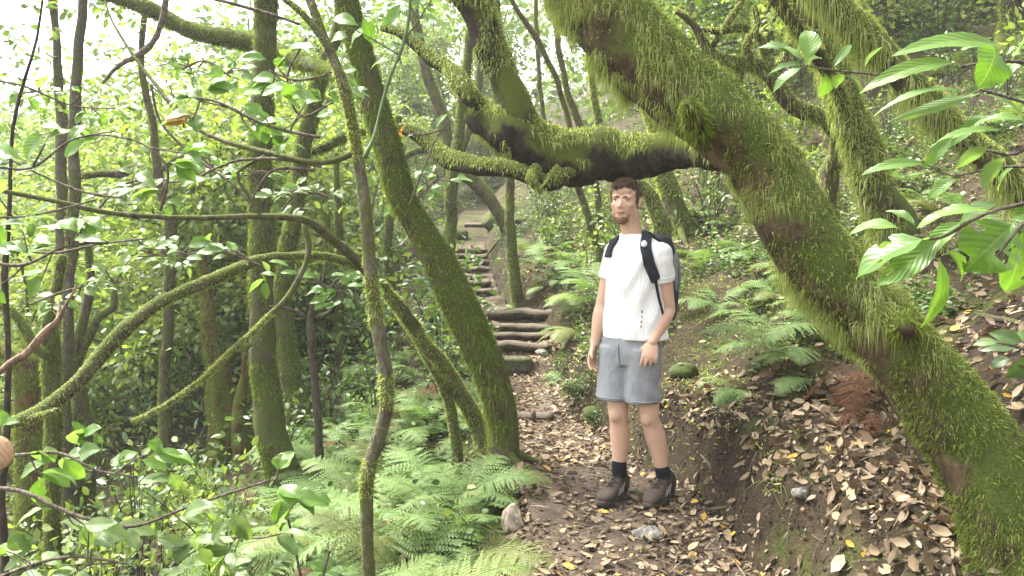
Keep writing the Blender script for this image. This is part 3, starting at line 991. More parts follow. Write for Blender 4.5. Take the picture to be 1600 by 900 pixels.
simple_tree('dark_tree', 'tall dark bare trunk against the white sky gap, thicker of the twin stems',
            [[(105, 720, 11), (104, 650, 10), (103, 580, 10), (105, 500, 10), (108, 430, 10), (113, 370, 10), (117, 300, 10), (113, 230, 9), (117, 170, 9), (121, 110, 8), (126, 40, 8), (130, -40, 7), (132, -160, 6)]],
            'bark_stem', fur(2500, (0.015, 0.04), (0.004, 0.008), 0.0, 0.2), seg=12, Y=6.8, crown_spec=[(at(*q), 0.55, 5, 16, 0.085) for q in ((40, 60, 7.5), (150, 40, 8), (200, 110, 8.5), (20, 160, 7.2), (270, 130, 9.5), (110, -30, 7), (180, 170, 9), (60, 120, 9))])
simple_tree('dark_tree', 'tall dark bare trunk against the white sky gap, thinner of the twin stems',
            [[(98, 690, 9), (98, 560, 9), (97, 440, 9), (98, 330, 9), (95, 250, 9), (95, 180, 9), (91, 110, 8), (86, 50, 7), (80, -10, 7), (70, -120, 6)]],
            'bark_stem', fur(2000, (0.015, 0.04), (0.004, 0.008), 0.1, 0.2), seg=12, Y=7.8)
simple_tree('mossy_tree', 'crooked kinked mossy stem between the twin dark trunks and the broad trunk',
            [[(258, 600, 9), (262, 520, 9), (264, 440, 9), (262, 385, 10), (268, 345, 11), (262, 320, 10), (248, 292, 9), (244, 250, 8), (240, 200, 7), (228, 150, 6), (222, 90, 5), (225, 0, 5), (228, -100, 4)],
             [(246, 280, 8, 5), (215, 262, 8, 7), (185, 272, 8, 8), (150, 272, 8, 7), (120, 276, 8, 6), (100, 290, 8, 4)], [(245, 270, 8, 4), (285, 245, 7.9, 4), (330, 250, 7.8, 3)]],
            'bark_half', fur(5000, (0.015, 0.04), (0.004, 0.008), -0.1, 0.3), seg=11, Y=8.0)
simple_tree('mossy_tree', 'low forked mossy trunk left of the red split trunk',
            [[(130, 690, 17), (128, 640, 15), (122, 590, 13), (120, 550, 12), (128, 510, 10), (138, 470, 8), (140, 420, 6), (132, 340, 5)], [(122, 560, 7, 7), (140, 520, 7, 7), (158, 494, 7, 7), (178, 482, 7, 7), (176, 452, 7, 5)]],
            'bark_mossy', fur(6000, (0.015, 0.04), (0.004, 0.008), -0.3, 0.2, 400), seg=12, Y=7.0)
simple_tree('mossy_tree', 'stubby moss-capped trunk at the far left edge of the forest',
            [[(46, 640, 20), (44, 600, 19), (42, 572, 20), (30, 560, 18), (10, 550, 14), (-20, 540, 12)]], 'bark_red', fur(6000, (0.02, 0.05), (0.004, 0.009), -0.3, 0.6, 600), seg=14, Y=6.4, flute=0.15)
simple_tree('dark_sapling', 'dark straight stem at the far left edge, nearest the camera', [[(5, 900, 6), (8, 700, 6), (11, 580, 5.5), (12, 500, 5), (8, 430, 5), (14, 340, 4), (20, 200, 3), (40, 120, 2.4), (58, 60, 2), (70, -30, 1.6)]], 'bark_dark', seg=8, Y=3.0, gnarl=0.4, spread=1.2)
simple_tree('dark_sapling', 'thin dark forked stem between the mossy trunks and the ferns',
            [[(500, 728, 8), (497, 660, 7), (492, 600, 7), (488, 540, 7), (485, 500, 7), (492, 470, 4), (505, 440, 3), (512, 400, 2)], [(486, 502, 5.9, 4), (465, 488, 5.9, 3.5), (440, 480, 5.9, 3), (420, 478, 5.9, 2)], [(487, 500, 5.9, 4), (515, 488, 5.9, 3.5), (520, 470, 5.85, 3), (512, 448, 5.85, 2)]],
            'bark_dark', fur(1200, (0.01, 0.03), (0.003, 0.006), 0.2, 0.2), seg=9, Y=5.9, gnarl=0.5, spread=1.3)
for lab, rows, Y, m in [
    ('mossy stem behind the ferns with a pale bent foot, right of the dark forked stem', [(545, 640, 13), (538, 590, 11), (533, 540, 9), (531, 490, 8), (535, 420, 7), (530, 340, 6), (525, 240, 5)], 9.0, 'bark_mossy'),
    ('slim stem in the undergrowth beside the slender grey sapling', [(612, 640, 11), (612, 580, 9), (614, 520, 9), (610, 440, 8), (606, 360, 8), (618, 280, 7), (622, 180, 6)], 9.5, 'bark_mossy'),
    ('upright mossy trunk just left of the upper steps', [(688, 560, 13), (690, 500, 12), (696, 430, 12), (702, 360, 11), (706, 290, 11), (714, 230, 10), (722, 170, 9), (730, 100, 8), (738, 0, 7), (745, -120, 6)], 9.2, 'bark_mossy'),
    ('slim mossy trunk standing between the two flights of steps', [(812, 478, 12), (808, 450, 10), (803, 420, 9), (797, 370, 9), (796, 320, 8), (796, 270, 7), (790, 200, 6), (780, 130, 5), (778, 40, 5), (772, -80, 4)], 9.4, 'bark_mossy'),
]:
    simple_tree('mossy_tree', lab, [rows], m, fur(5500, (0.015, 0.045), (0.004, 0.009), -0.2, 0.2), seg=11, Y=Y)

# dark leaning trunk above the upper steps
simple_tree('dark_tree', 'dark leaning trunk above the upper flight of steps',
            [[(800, 388, 15), (792, 360, 13), (783, 335, 12), (765, 310, 12), (742, 285, 12), (718, 262, 12), (700, 225, 11), (690, 180, 10), (672, 130, 9), (655, 70, 8), (645, 0, 8), (640, -120, 6)],
             [(715, 258, 12.6, 8), (725, 225, 12.6, 8), (735, 190, 12.6, 7), (748, 140, 12.6, 6), (750, 60, 12.6, 5)], [(700, 225, 12.6, 7), (670, 232, 12.5, 7), (640, 240, 12.4, 6), (622, 262, 12.3, 5)]],
            'bark_half', fur(3500, (0.02, 0.05), (0.005, 0.01), -0.1, 0.5, 300), seg=12, Y=12.6, root_n=4, crown_spec=[(at(640, -60, 12.6), 1.8, 7, 60, 0.11)])

# ---- right-hand trunks
simple_tree('mossy_tree', 'upright mossy trunk with one dark bare flank, behind the huge leaning trunk',
            [[(1392, 345, 36), (1378, 320, 31), (1362, 280, 28), (1345, 230, 27), (1328, 180, 26), (1312, 130, 26), (1290, 80, 25), (1265, 30, 24), (1235, -30, 23), (1200, -110, 20), (1170, -230, 15)],
             [(1320, 170, 5.4, 11), (1300, 120, 5.2, 12), (1270, 75, 5.1, 12), (1235, 28, 5.0, 12), (1195, -30, 5.0, 11), (1150, -110, 5.0, 9)]],
            'bark_lean', fur(11000, (0.02, 0.07), (0.003, 0.007), -0.1, -0.1, 1800, (0.06, 0.16)), seg=20, Y=5.5, moss_mat='moss', root_n=4, gnarl=0.15, crown_spec=[(at(1180, -280, 5.5), 1.3, 6, 60, 0.1)])
Xp = px_pts([(1700, 400, 4.9, 24), (1640, 340, 4.85, 22), (1590, 290, 4.8, 21), (1530, 235, 4.8, 21), (1470, 180, 4.8, 21), (1420, 130, 4.8, 21), (1375, 80, 4.8, 21), (1330, 30, 4.8, 21), (1280, -20, 4.8, 20), (1200, -100, 4.8, 18), (1120, -220, 4.9, 13)])
fz = float(G(Xp[0, 0] + 0.25, Xp[0, 1]))
Xp = np.vstack([[Xp[0, 0] + 0.3, Xp[0, 1], min(fz, Xp[0, 2] - 0.3) - 0.1, Xp[0, 3] * 1.4], Xp])
xt = [Tube(Xp, 0.05, 18, 0.17, 4.5, 0.2)]


def x_moss(mm):
    fuzz(xt, mm, 15000, (0.02, 0.06), (0.003, 0.007), 0.3, -0.5)
    p, o = xt[0].sample(9000)
    k = (o[:, 2] < 0.2) & (vnoise(p[:, 0] * 5, p[:, 1] * 5, p[:, 2] * 5) > -0.2)
    strands(mm, p[k], o[k], rng.uniform(0.06, 0.2, k.sum()), rng.uniform(0.003, 0.007, k.sum()), 0.25, 1.1, 0.15)


tree_thing('leaning_tree', 'second leaning trunk hung with mossy beards, higher up the bank behind the broad leaves', xt, 'bark_lean', moss=x_moss,
           crown_spec=[(at(1100, -260, 5), 1.2, 5, 60, 0.1)])
# tangled twisting mossy branches at the top
simple_tree('twisted_tree', 'low tangled tree of twisting moss-wrapped branches above the huge leaning trunk',
            [[(1300, 215, 14), (1262, 180, 13), (1230, 150, 12), (1205, 125, 12), (1180, 105, 12), (1150, 95, 11), (1120, 85, 10), (1098, 60, 8), (1080, 40, 6), (1055, 20, 5)],
             [(1190, 112, 6.0, 8), (1200, 85, 6.0, 8), (1185, 62, 6, 7), (1155, 48, 6, 7), (1120, 48, 6, 6), (1095, 45, 6, 5)], [(1150, 95, 6.0, 7), (1155, 125, 5.95, 7), (1145, 150, 5.9, 5)],
             [(1205, 125, 6, 7), (1225, 95, 6, 8), (1240, 55, 6, 7), (1230, 15, 6, 6), (1210, -20, 6, 5)], [(1110, 70, 6, 5), (1130, 40, 6, 5), (1150, 15, 6, 5), (1160, -10, 6, 4)], [(1180, 105, 6, 6), (1165, 75, 5.9, 6), (1180, 40, 5.9, 5), (1175, 10, 5.9, 4)]],
            'bark_half', fur(9000, (0.015, 0.05), (0.004, 0.008), -0.2, 0.3, 900), seg=11, Y=6.0, gnarl=0.9, moss_mat='moss')
# pair behind the hiker
simple_tree('mossy_tree', 'stout mossy trunk with a swollen foot directly behind the hiker',
            [[(1068, 362, 26), (1060, 340, 21), (1052, 315, 18), (1043, 285, 17), (1032, 240, 16), (1020, 180, 14), (1005, 110, 12), (990, 30, 11), (975, -80, 9)]],
            'bark_mossy', fur(7000, (0.02, 0.05), (0.004, 0.009), -0.4, 0.2, 400), seg=14, Y=8.6, moss_mat='moss', root_n=3, crown_spec=[(at(960, -120, 8.6), 1.5, 6, 60, 0.1)])
simple_tree('mossy_tree', 'arched mossy trunk curving over behind the head of the hiker',
            [[(1036, 372, 16), (1032, 350, 14), (1026, 325, 13), (1018, 305, 12), (1003, 290, 11), (985, 282, 10), (962, 270, 9), (945, 240, 8), (935, 190, 7), (925, 120, 6), (915, 30, 5)]],
            'bark_mossy', fur(7000, (0.02, 0.04), (0.004, 0.008), -0.5, 0.2), seg=12, Y=8.0, moss_mat='moss')
for lab, rows, Y in [
    ('thin leaning stem just left of the shoulder of the hiker', [(948, 432, 9), (938, 400, 8), (925, 360, 7), (912, 320, 7), (902, 285, 6), (893, 230, 6), (885, 170, 5), (862, 110, 5), (832, 50, 5), (800, 0, 4), (770, -60, 4)], 8.4),
    ('thin stem in the pale gap between the bent tree and the huge leaning trunk', [(935, 330, 7), (930, 280, 6), (915, 220, 6), (898, 170, 6), (882, 120, 6), (870, 60, 5), (866, 0, 5), (862, -80, 4)], 10.0),
    ('faint spindly stem beside the thin leaning stem, farther up the slope', [(880, 380, 5), (868, 330, 5), (860, 280, 5), (858, 220, 4), (845, 150, 4), (838, 60, 4), (835, -40, 3)], 12.5),
]:
    simple_tree('thin_tree', lab, [rows], 'bark_half', fur(4500, (0.012, 0.04), (0.004, 0.008), -0.3, 0.2), seg=9, Y=Y, gnarl=0.5)

# rotten stump high on the bank
simple_tree('tree_stump', 'dark mossy stump high on the bank at the top corner', [[(1592, 62, 36), (1590, 30, 32), (1585, 0, 30), (1580, -40, 30)]], 'bark_black', fur(4500, (0.02, 0.06), (0.004, 0.009), 0.1, 0.6), seg=16, flute=0.2, cat='stump', Y=8.5)

# fallen mossy logs on the left slope
for lab, rows in [('fallen mossy log lying among the undergrowth left of the red split trunk', [(205, 708, 6.6, 14), (240, 712, 6.7, 17), (280, 716, 6.8, 18), (325, 722, 6.9, 16)]),
                  ('dark fallen trunk lying high in the gloom behind the arching bough', [(150, 570, 9.5, 13), (200, 572, 9.7, 14), (240, 575, 9.9, 13)])]:
    P = px_pts(rows)
    for q in P:
        q[2] = float(G(q[0], q[1])) + q[3] * 0.75
    t = Tube(P, 0.06, 14, 0.15, 5, 0.2)
    lg = empty('fallen_log', P[0, :3])
    tag(lg, lab, 'log')
    b = MB()
    t.into(b)
    obj('trunk', b, M['bark_mossy'], lg)
    mm = MB()
    fuzz([t], mm, 5000, (0.02, 0.04), (0.004, 0.008), 0.5, -0.2)
    obj('moss', mm, M['moss'], lg)

# ------------------------------------------------------------------ steps of the path
def log_step(pxl, pxr, py, Y, r_px, label, mat='log', group='log steps of the path'):
    r = r_px * mpp((pxl + pxr) / 2, py, Y) * rng.uniform(0.75, 1.0)
    pxl, pxr = pxl + rng.uniform(-4, 4), pxr + rng.uniform(-4, 4)
    a, b = at(pxl - 6, py, Y), at(pxr + 6, py + rng.uniform(-2.5, 2.5), Y + rng.uniform(-0.08, 0.08))
    mid = (a + b) / 2 + np.array([0, rng.uniform(-0.02, 0.02), rng.uniform(-0.008, 0.008)])
    q1, q3 = a * 0.7 + b * 0.3 + rng.normal(0, 0.008, 3), a * 0.25 + b * 0.75 + rng.normal(0, 0.008, 3)
    t = Tube([[*a, r * 0.95], [*q1, r * 1.05], [*mid, r], [*q3, r * 1.03], [*b, r * 0.9]], 0.03, 16, 0.17, 10, 0.18, seed=py)
    mbx = MB()
    t.into(mbx)
    o = obj('log_step', mbx, M[mat], at_loc=(a + b) / 2)
    tag(o, label, 'step', group)
    return o


low = [(778, 850, 541, 7.9, 10), (780, 850, 525, 8.2, 8), (778, 852, 511, 8.5, 7.5), (766, 860, 491, 8.9, 10)]
for k, (a, b, y, Y, r) in enumerate(low):
    log_step(a, b, y + r * 0.15, Y - 0.02, r, ['dark log step resting just above the mossy stone step', 'second log step up from the mossy stone', 'third log step up from the mossy stone, thin and pale', 'thick pale log on top of the lower flight of steps'][k])
upper = [(722, 766, 456, 10.2, 6.5), (720, 763, 443, 10.7, 6), (716, 760, 432, 11.1, 5.5), (714, 758, 421, 11.5, 5.5), (712, 757, 410, 12.0, 5), (711, 757, 400, 12.4, 5), (707, 758, 390, 12.9, 5)]
names = ['lowest', 'second lowest', 'third lowest', 'middle', 'third highest', 'second highest', 'highest']
for k, (a, b, y, Y, r) in enumerate(upper):
    log_step(a, b, y + r * 0.15, Y - 0.02, r, names[k] + ' log step of the upper flight')
log_step(730, 762, 352, 15.3, 5, 'lone log across the trail beyond the upper flight of steps')
# gnarled roots where the flights meet
for k, (pts, lab) in enumerate([([(728, 466, 9.75, 5), (745, 470, 9.65, 6), (762, 473, 9.6, 5), (775, 480, 9.5, 4)], 'gnarled root lying uppermost between the two flights of steps'),
                                ([(738, 474, 9.55, 4), (752, 479, 9.45, 5), (765, 486, 9.35, 4), (772, 494, 9.25, 3)], 'gnarled root lying lowest between the two flights of steps')]):
    b = MB()
    Tube(px_pts(pts), 0.03, 9, 0.2, 9, 0.6).into(b)
    tag(obj('tree_root', b, M['log'], at_loc=px_pts(pts)[1, :3]), lab, 'root')


def rock(name, label, centre, size, seed, mat='rock', rot=0.0, cat='rock', cuts=7, block=False):
    """an angular stone: sphere clipped by random planes, roughened"""
    rr = np.random.default_rng(seed)
    nu, nv = 36, 22
    th, ph = np.meshgrid(np.linspace(0, 2 * PI, nu, endpoint=False), np.linspace(0.02, PI - 0.02, nv))
    D = np.stack([np.cos(th) * np.sin(ph), np.sin(th) * np.sin(ph), np.cos(ph)], -1)
    r = np.ones(th.shape) * 1.0
    if block:
        r = 1.0 / (np.abs(D) ** 7).sum(-1) ** (1 / 7)
    for _ in range(0 if block else cuts):
        nrm = unit(rr.normal(0, 1, 3))
        dd = D @ nrm
        r = np.minimum(r, np.where(dd > 0.05, rr.uniform(0.55, 0.9) / np.maximum(dd, 0.05), 9))
    r = r * (1 + 0.05 * fbm(D[..., 0] * 3 + seed, D[..., 1] * 3, D[..., 2] * 3) + 0.015 * vnoise(D[..., 0] * 14, D[..., 1] * 14, D[..., 2] * 14))
    V = D * r[..., None] * np.asarray(size)
    c, s = math.cos(rot), math.sin(rot)
    V = V @ np.array([[c, s, 0], [-s, c, 0], [0, 0, 1]])
    V = V.reshape(-1, 3) + centre
    i = np.arange(nu * nv).reshape(nv, nu)
    j = np.roll(i, -1, 1)
    b = MB().add(V, np.stack([i[:-1], i[1:], j[1:], j[:-1]], -1).reshape(-1, 4))
    V0, V1 = i[0], i[-1]
    o = obj(name, b, M[mat], at_loc=centre)
    tag(o, label, cat)
    return o


def on_ground(px, py, sink=0.0):
    p = ground_hit(px, py)
    p[2] -= sink
    return p


stp = at(806, 570, 7.45)
rock('stone_step', 'squared mossy stone forming the lowest step', stp, (0.15, 0.085, 0.075), 5, 'rock_step', 0.05, 'step', 5, True)
rock('rock', 'small stone wedged beside the dark log step', at(846, 553, 7.75), (0.07, 0.06, 0.05), 8, 'rock')
rock('rock', 'flat grey-green stone lying on the path in front of the boots', on_ground(1012, 835), (0.085, 0.075, 0.035), 21, 'rock', 0.3)
for q_, (px, py, Y, s, lab) in enumerate([(716, 366, 13.9, 0.22, 'mossy boulder left of the trail just beyond the top step'), (770, 352, 14.6, 0.25, 'mossy boulder right of the trail just beyond the top step')]):
    c_ = at(px, py, Y)
    c_[2] = float(G(c_[0], c_[1])) + 0.05
    rock('rock', lab, c_, (s, s * 0.8, s * 0.7), 60 + q_, 'rock_green', q_)
rock('rock', 'dark stone lying between the two boots', on_ground(994, 776), (0.075, 0.06, 0.03), 23, 'bark_dark', 0.2)
rock('rock', 'pale rounded stone beside the path, tallest of the pale pair under the fern', on_ground(800, 826) + np.array([0, 0, 0.04]), (0.07, 0.12, 0.10), 37, 'rock_pale', 0.5, cuts=22)
rock('rock', 'low pale stone at the foot of the tall pale one', on_ground(782, 842), (0.13, 0.08, 0.065), 35, 'rock_pale', 0.1, cuts=12)
# log with a stake across the path
lr = px_pts([(795, 652, 6.12, 10), (815, 653, 6.12, 10.5), (840, 653, 6.1, 10), (862, 652, 6.05, 9.5)])
lg = empty('path_log', lr[1, :3])
tag(lg, 'single log laid across the path and held by a stake, behind the hiker', 'log')
b = MB()
Tube(lr, 0.03, 16, 0.08, 8, 0.05).into(b)
obj('log', b, M['log'], lg)
sk = px_pts([(834, 668, 6.03, 4), (834, 655, 6.03, 4.2), (833, 642, 6.04, 4)])
b = MB()
Tube(sk, 0.02, 9, 0.1, 9).into(b)
obj('stake', b, M['log'], lg)

# edge rocks and mossy stones in the bank
for k, (px, py, s, lab, m) in enumerate([
    (905, 615, 0.13, 'mossy boulder on the bank just behind the hiker, largest of the pair', 'rock_green'), (925, 655, 0.11, 'mossy boulder on the bank just behind the hiker, lower of the pair', 'rock_green'),
    (880, 560, 0.10, 'mossy stone beside the path right of the stone step', 'rock_green'), (1070, 590, 0.11, 'mossy stone on the bank beside the shorts of the hiker', 'rock_green'),
    (700, 590, 0.10, 'low mossy stone left of the S-curved trunk', 'rock_green'), (1405, 72, 0.12, 'round moss-capped stone high on the bank', 'rock_green'), (1490, 52, 0.13, 'second round moss-capped stone high on the bank, nearer the stump', 'rock_green'), (1252, 775, 0.05, 'small pale stone in the cut bank beside the grass tuft', 'rock')]):
    rock('rock', lab, on_ground(px, py, -0.3 * s), (s, s * 0.8, s * 0.62), 40 + k, m, k)

# ------------------------------------------------------------------ dry leaves, soil crumbs, moss on the ground


def gnormal(x, y):
    e = 0.04
    return unit(np.stack([-(G(x + e, y) - G(x - e, y)) / (2 * e), -(G(x, y + e) - G(x, y - e)) / (2 * e), np.ones_like(x)], -1))


def scatter_flat(mb, x, y, size, lift=0.006, tilt=0.35, width=1.3, curl=0.35, far=False):
    n = len(x)
    p = np.stack([x, y, G(x, y) + lift], -1)
    nr = unit(gnormal(x, y) + rng.normal(0, tilt, (n, 3)))
    a = rng.random(n) * 2 * PI
    d = np.stack([np.cos(a), np.sin(a), np.zeros(n)], -1)
    d = unit(d - nr * np.sum(d * nr, 1, keepdims=True))
    leaves(mb, p + nr * 0.003, d, nr, size, width, far, rng.uniform(-0.1, curl, n))


mb = MB()
n = 14000
y = 2.0 + (rng.random(n) ** 1.5) * 6.2
u = rng.uniform(-1.15, 1.15, n)
x = interp(PCX, y) + u * interp(PW, y)
den = 0.5 + 0.7 * vnoise(x * 1.8, y * 1.8, 3.3) + 0.25 * np.abs(u) + 0.45 * sstep(4.7, 6, y)
k = rng.random(n) < den * np.where((y > 3.4) & (y < 4.9), 0.55, 0.95)
x, y = x[k], y[k]
scatter_flat(mb, x, y, (0.018 + 0.055 * rng.random(len(x)) ** 1.3) * (1 - 0.3 * sstep(5, 8, y)), curl=0.5)
# bank to the side of the path
n = 34000
y = 1.9 + rng.random(n) ** 1.3 * 9
r = 0.12 + rng.random(n) ** 1.2 * 4.2
x = interp(PCX, y) + interp(PW, y) + r
den = 0.22 + 0.75 * vnoise(x * 1.3, y * 1.3, 9.1) + 0.75 * (1 - sstep(3.2, 4.2, y)) * sstep(0.1, 0.4, r)
k = rng.random(n) < den
x, y = x[k], y[k]
scatter_flat(mb, x, y, 0.016 + 0.072 * rng.random(len(x)) ** 1.6, lift=0.012, tilt=0.75, width=rng.uniform(0.8, 1.5, len(x)), curl=0.8)
# slope under the ferns and trees
n = 7000
y = 2.2 + rng.random(n) * 12
x = interp(PCX, y) - interp(PW, y) - rng.random(n) * 7
k = rng.random(n) < 0.5 + 0.5 * vnoise(x, y, 4.0)
scatter_flat(mb, x[k], y[k], rng.uniform(0.03, 0.07, k.sum()), curl=0.5)
tag(obj('leaf_litter', mb, M['litter']), 'dry tan and brown leaves scattered over path and bank', 'leaf litter', kind='stuff')

# broken bits of leaf and stick between the leaves
mb = MB()
n = 9000
y = 1.9 + rng.random(n) ** 1.4 * 7
x = interp(PCX, y) + rng.uniform(-1, 1, n) * interp(PW, y) + np.where(rng.random(n) < 0.5, rng.random(n) * 3, 0)
scatter_flat(mb, x, y, rng.uniform(0.006, 0.022, n), lift=0.004, tilt=0.7, width=rng.uniform(0.5, 2.6, n), far=True, curl=1.0)
n = 5000
y = 1.9 + rng.random(n) ** 1.4 * 6
x = interp(PCX, y) + rng.uniform(-1, 1, n) * interp(PW, y) + np.where(rng.random(n) < 0.6, rng.random(n) * 2.5, 0)
scatter_flat(mb, x, y, rng.uniform(0.03, 0.14, n), lift=0.008, tilt=0.3, width=rng.uniform(0.04, 0.1, n), far=True)
tag(obj('broken_litter', mb, M['litter_dark']), 'broken bits of leaf and thin sticks between the dry leaves', 'leaf litter', kind='stuff')

# crumbs of soil and little stones on the path and in the cut
mb = MB()
n = 7000
y = 2.2 + rng.random(n) ** 1.3 * 5
rr_ = rng.uniform(-1, 0.75, n)
x = interp(PCX, y) + np.where(rr_ < 0, rr_ * 2 + 1, 0) * interp(PW, y) + np.where(rr_ > 0, interp(PW, y) + rr_ * 0.55, 0)
OCT = np.array([[1, 0, 0], [-1, 0, 0], [0, 1, 0], [0, -1, 0], [0, 0, 1], [0, 0, -1.0]])
OT = np.array([[0, 2, 4], [2, 1, 4], [1, 3, 4], [3, 0, 4], [2, 0, 5], [1, 2, 5], [3, 1, 5], [0, 3, 5]])
s_ = 0.003 + 0.013 * rng.random(n) ** 4
V = np.stack([x, y, G(x, y) + s_ * 0.3], -1)[:, None] + OCT[None] * s_[:, None, None] * rng.uniform(0.6, 1.3, (n, 6, 1))
mb.add(V.reshape(-1, 3), None, (np.arange(n)[:, None, None] * 6 + OT[None]).reshape(-1, 3))
tag(obj('soil_crumbs', mb, M['crumb'], smooth=False), 'crumbs of dark soil and small grit on the path and cut bank', 'soil', kind='stuff')

# ground moss and small herbs covering the slopes
mb = MB()
n = 60000
y = 2.2 + rng.random(n) ** 1.2 * 10
sd = rng.random(n) < 0.68
x = np.where(sd, interp(PCX, y) + interp(PW, y) + 0.05 + rng.random(n) ** 1.1 * 4.6, interp(PCX, y) - interp(PW, y) - 0.05 - rng.random(n) * 4)
k = vnoise(x * 1.9, y * 1.9, 21.0) + 0.5 * vnoise(x * 6, y * 6, 21.0) > 0.12 - 0.4 * sd * sstep(4.2, 5.2, y)
k &= ~((y < 4.3) & (x > 1.0) & (vnoise(x * 3, y * 3, 5.0) < 0.35))
x, y = x[k], y[k]
p = np.stack([x, y, G(x, y)], -1)
nr = gnormal(x, y)
strands(mb, p, nr, rng.uniform(0.015, 0.05, len(x)), rng.uniform(0.005, 0.011, len(x)), 1.0, 0.1, 0.5)
tag(obj('ground_moss', mb, M['moss']), 'low yellow-green moss cushions over the bank and slope', 'moss', kind='stuff')

mb = MB()


def herb_field(n, cond, size, lift):
    y = 3.5 + rng.random(n) ** 0.9 * 16
    x = rng.uniform(-1, 1, n) * (0.75 * y + 1.5)
    u = (x - interp(PCX, y)) / interp(PW, y)
    k = (np.abs(u) > 1.4) & cond(x, y, u)
    x, y = x[k], y[k]
    m = len(x)
    p = np.stack([x, y, G(x, y) + rng.random(m) ** 1.5 * lift], -1)
    a = rng.random(m) * 2 * PI
    d = np.stack([np.cos(a), np.sin(a), rng.uniform(-0.3, 0.4, m)], -1)
    leaves(mb, p, d, unit(np.array([0, 0, 0.8]) + rng.normal(0, 0.6, (m, 3))), rng.uniform(0.6, 1.3, m) * size, 1.2, far=False)


herb_field(55000, lambda x, y, u: (u < 0) & (vnoise(x * 0.9, y * 0.9, 2.0) + 0.5 * vnoise(x * 3, y * 3) > -0.15), 0.055, 0.28)
herb_field(46000, lambda x, y, u: (u > 0) & (y > 4.6) & (vnoise(x * 1.1, y * 1.1, 6.0) + 0.5 * vnoise(x * 3, y * 3) > -0.05), 0.05, 0.2)
n = 110000
y = 4.3 + rng.random(n) ** 1.4 * 12
x = interp(PCX, y) + interp(PW, y) + 0.12 + rng.random(n) * (0.62 * y + 0.3)
k = vnoise(x * 0.9, y * 0.9, 31.0) + 0.6 * vnoise(x * 2.7, y * 2.7, 8.0) > 0.45 - 0.5 * sstep(5.2, 7.0, y)
x, y = x[k], y[k]
m = len(x)
p = np.stack([x, y, G(x, y) + rng.random(m) ** 1.6 * 0.14], -1)
a = rng.random(m) * 2 * PI
leaves(mb, p, np.stack([np.cos(a), np.sin(a), rng.uniform(-0.3, 0.5, m)], -1), unit(np.array([0, 0, 0.8]) + rng.normal(0, 0.6, (m, 3))), rng.uniform(0.015, 0.05, m), 1.2)
tag(obj('undergrowth', mb, M['leaf_dark']), 'low tangle of small glossy leaves covering the slopes', 'undergrowth', kind='stuff')

# ------------------------------------------------------------------ ferns


def frond_mesh(L=0.6, width=0.24, npin=17, arch=0.5, droop=0.55, seed=0, teeth=8):
    """one bipinnate frond rising along +x from the origin"""
    rr = np.random.default_rng(seed)
    mb = MB()
    s = np.linspace(0, 1, 26)
    bend = rr.uniform(-0.15, 0.15)
    cx = L * (s - 0.12 * s ** 3)
    cz = L * (arch * s * 1.1 - (arch * 0.55 + droop * 0.5) * s ** 2)
    cy = L * bend * s ** 2
    C = np.stack([cx, cy, cz], -1)
    Tn = unit(np.gradient(C, axis=0))
    side = unit(np.cross([0, 0, 1.0], Tn))
    up = np.cross(Tn, side)
    r = 0.0035 * (1 - 0.8 * s) * (L / 0.6)
    ring = np.stack([C + side * r[:, None], C + up * r[:, None], C - side * r[:, None]], 1)
    i = np.arange(26 * 3).reshape(26, 3)
    j = np.roll(i, -1, 1)
    mb.add(ring.reshape(-1, 3), np.stack([i[:-1], j[:-1], j[1:], i[1:]], -1).reshape(-1, 4))
    for k in range(npin):
        f = 0.17 + 0.82 * (k / (npin - 1)) ** 0.92
        q = np.array([np.interp(f, s, C[:, a]) for a in range(3)])
        t = unit(np.array([np.interp(f, s, Tn[:, a]) for a in range(3)]))
        sd = unit(np.array([np.interp(f, s, side[:, a]) for a in range(3)]))
        u = np.cross(t, sd)
        g = (f - 0.17) / 0.83
        prof = (0.55 + 0.45 * min(1, g / 0.22)) * (1 - g) ** 0.75 + 0.03
        for sg in (1, -1):
            sp_ = 0.83 * L / (npin - 1)
            ln = width * L / 0.6 * prof * rr.uniform(0.88, 1.1)
            sweep = rr.uniform(0.22, 0.4) + 0.35 * g
            d = unit(sd * sg + t * sweep + u * rr.uniform(-0.05, 0.16))
            dr = rr.uniform(0.1, 0.35)
            m = np.linspace(0, 1, teeth + 1)
            mid = q + d * (ln * m)[:, None] - u * (dr * ln * m ** 2)[:, None]
            wv = unit(np.cross(u, d))
            # toothed blade on both sides of the pinna's midrib
            w = min(ln * 0.15, sp_ * 0.52) * (1 - m[:-1]) ** 0.6 + 0.0018
            for e in (1, -1):
                base0, base1 = mid[:-1], mid[1:]
                base1 = base0 * 0.22 + base1 * 0.78
                tip = base0 * 0.3 + base1 * 0.7 + wv * e * w[:, None] + d * (w * 0.45)[:, None] - u * (w * 0.2)[:, None]
                tip2 = base0 * 0.85 + base1 * 0.15 + wv * e * (w * 0.75)[:, None] + d * (w * 0.15)[:, None]
                V = np.stack([base0, base1, tip, tip2], 1).reshape(-1, 3)
                b = np.arange(teeth)[:, None] * 4
                mb.add(V, b + np.array([[0, 1, 2, 3]]))
    return mb.mesh('frond', smooth=False)


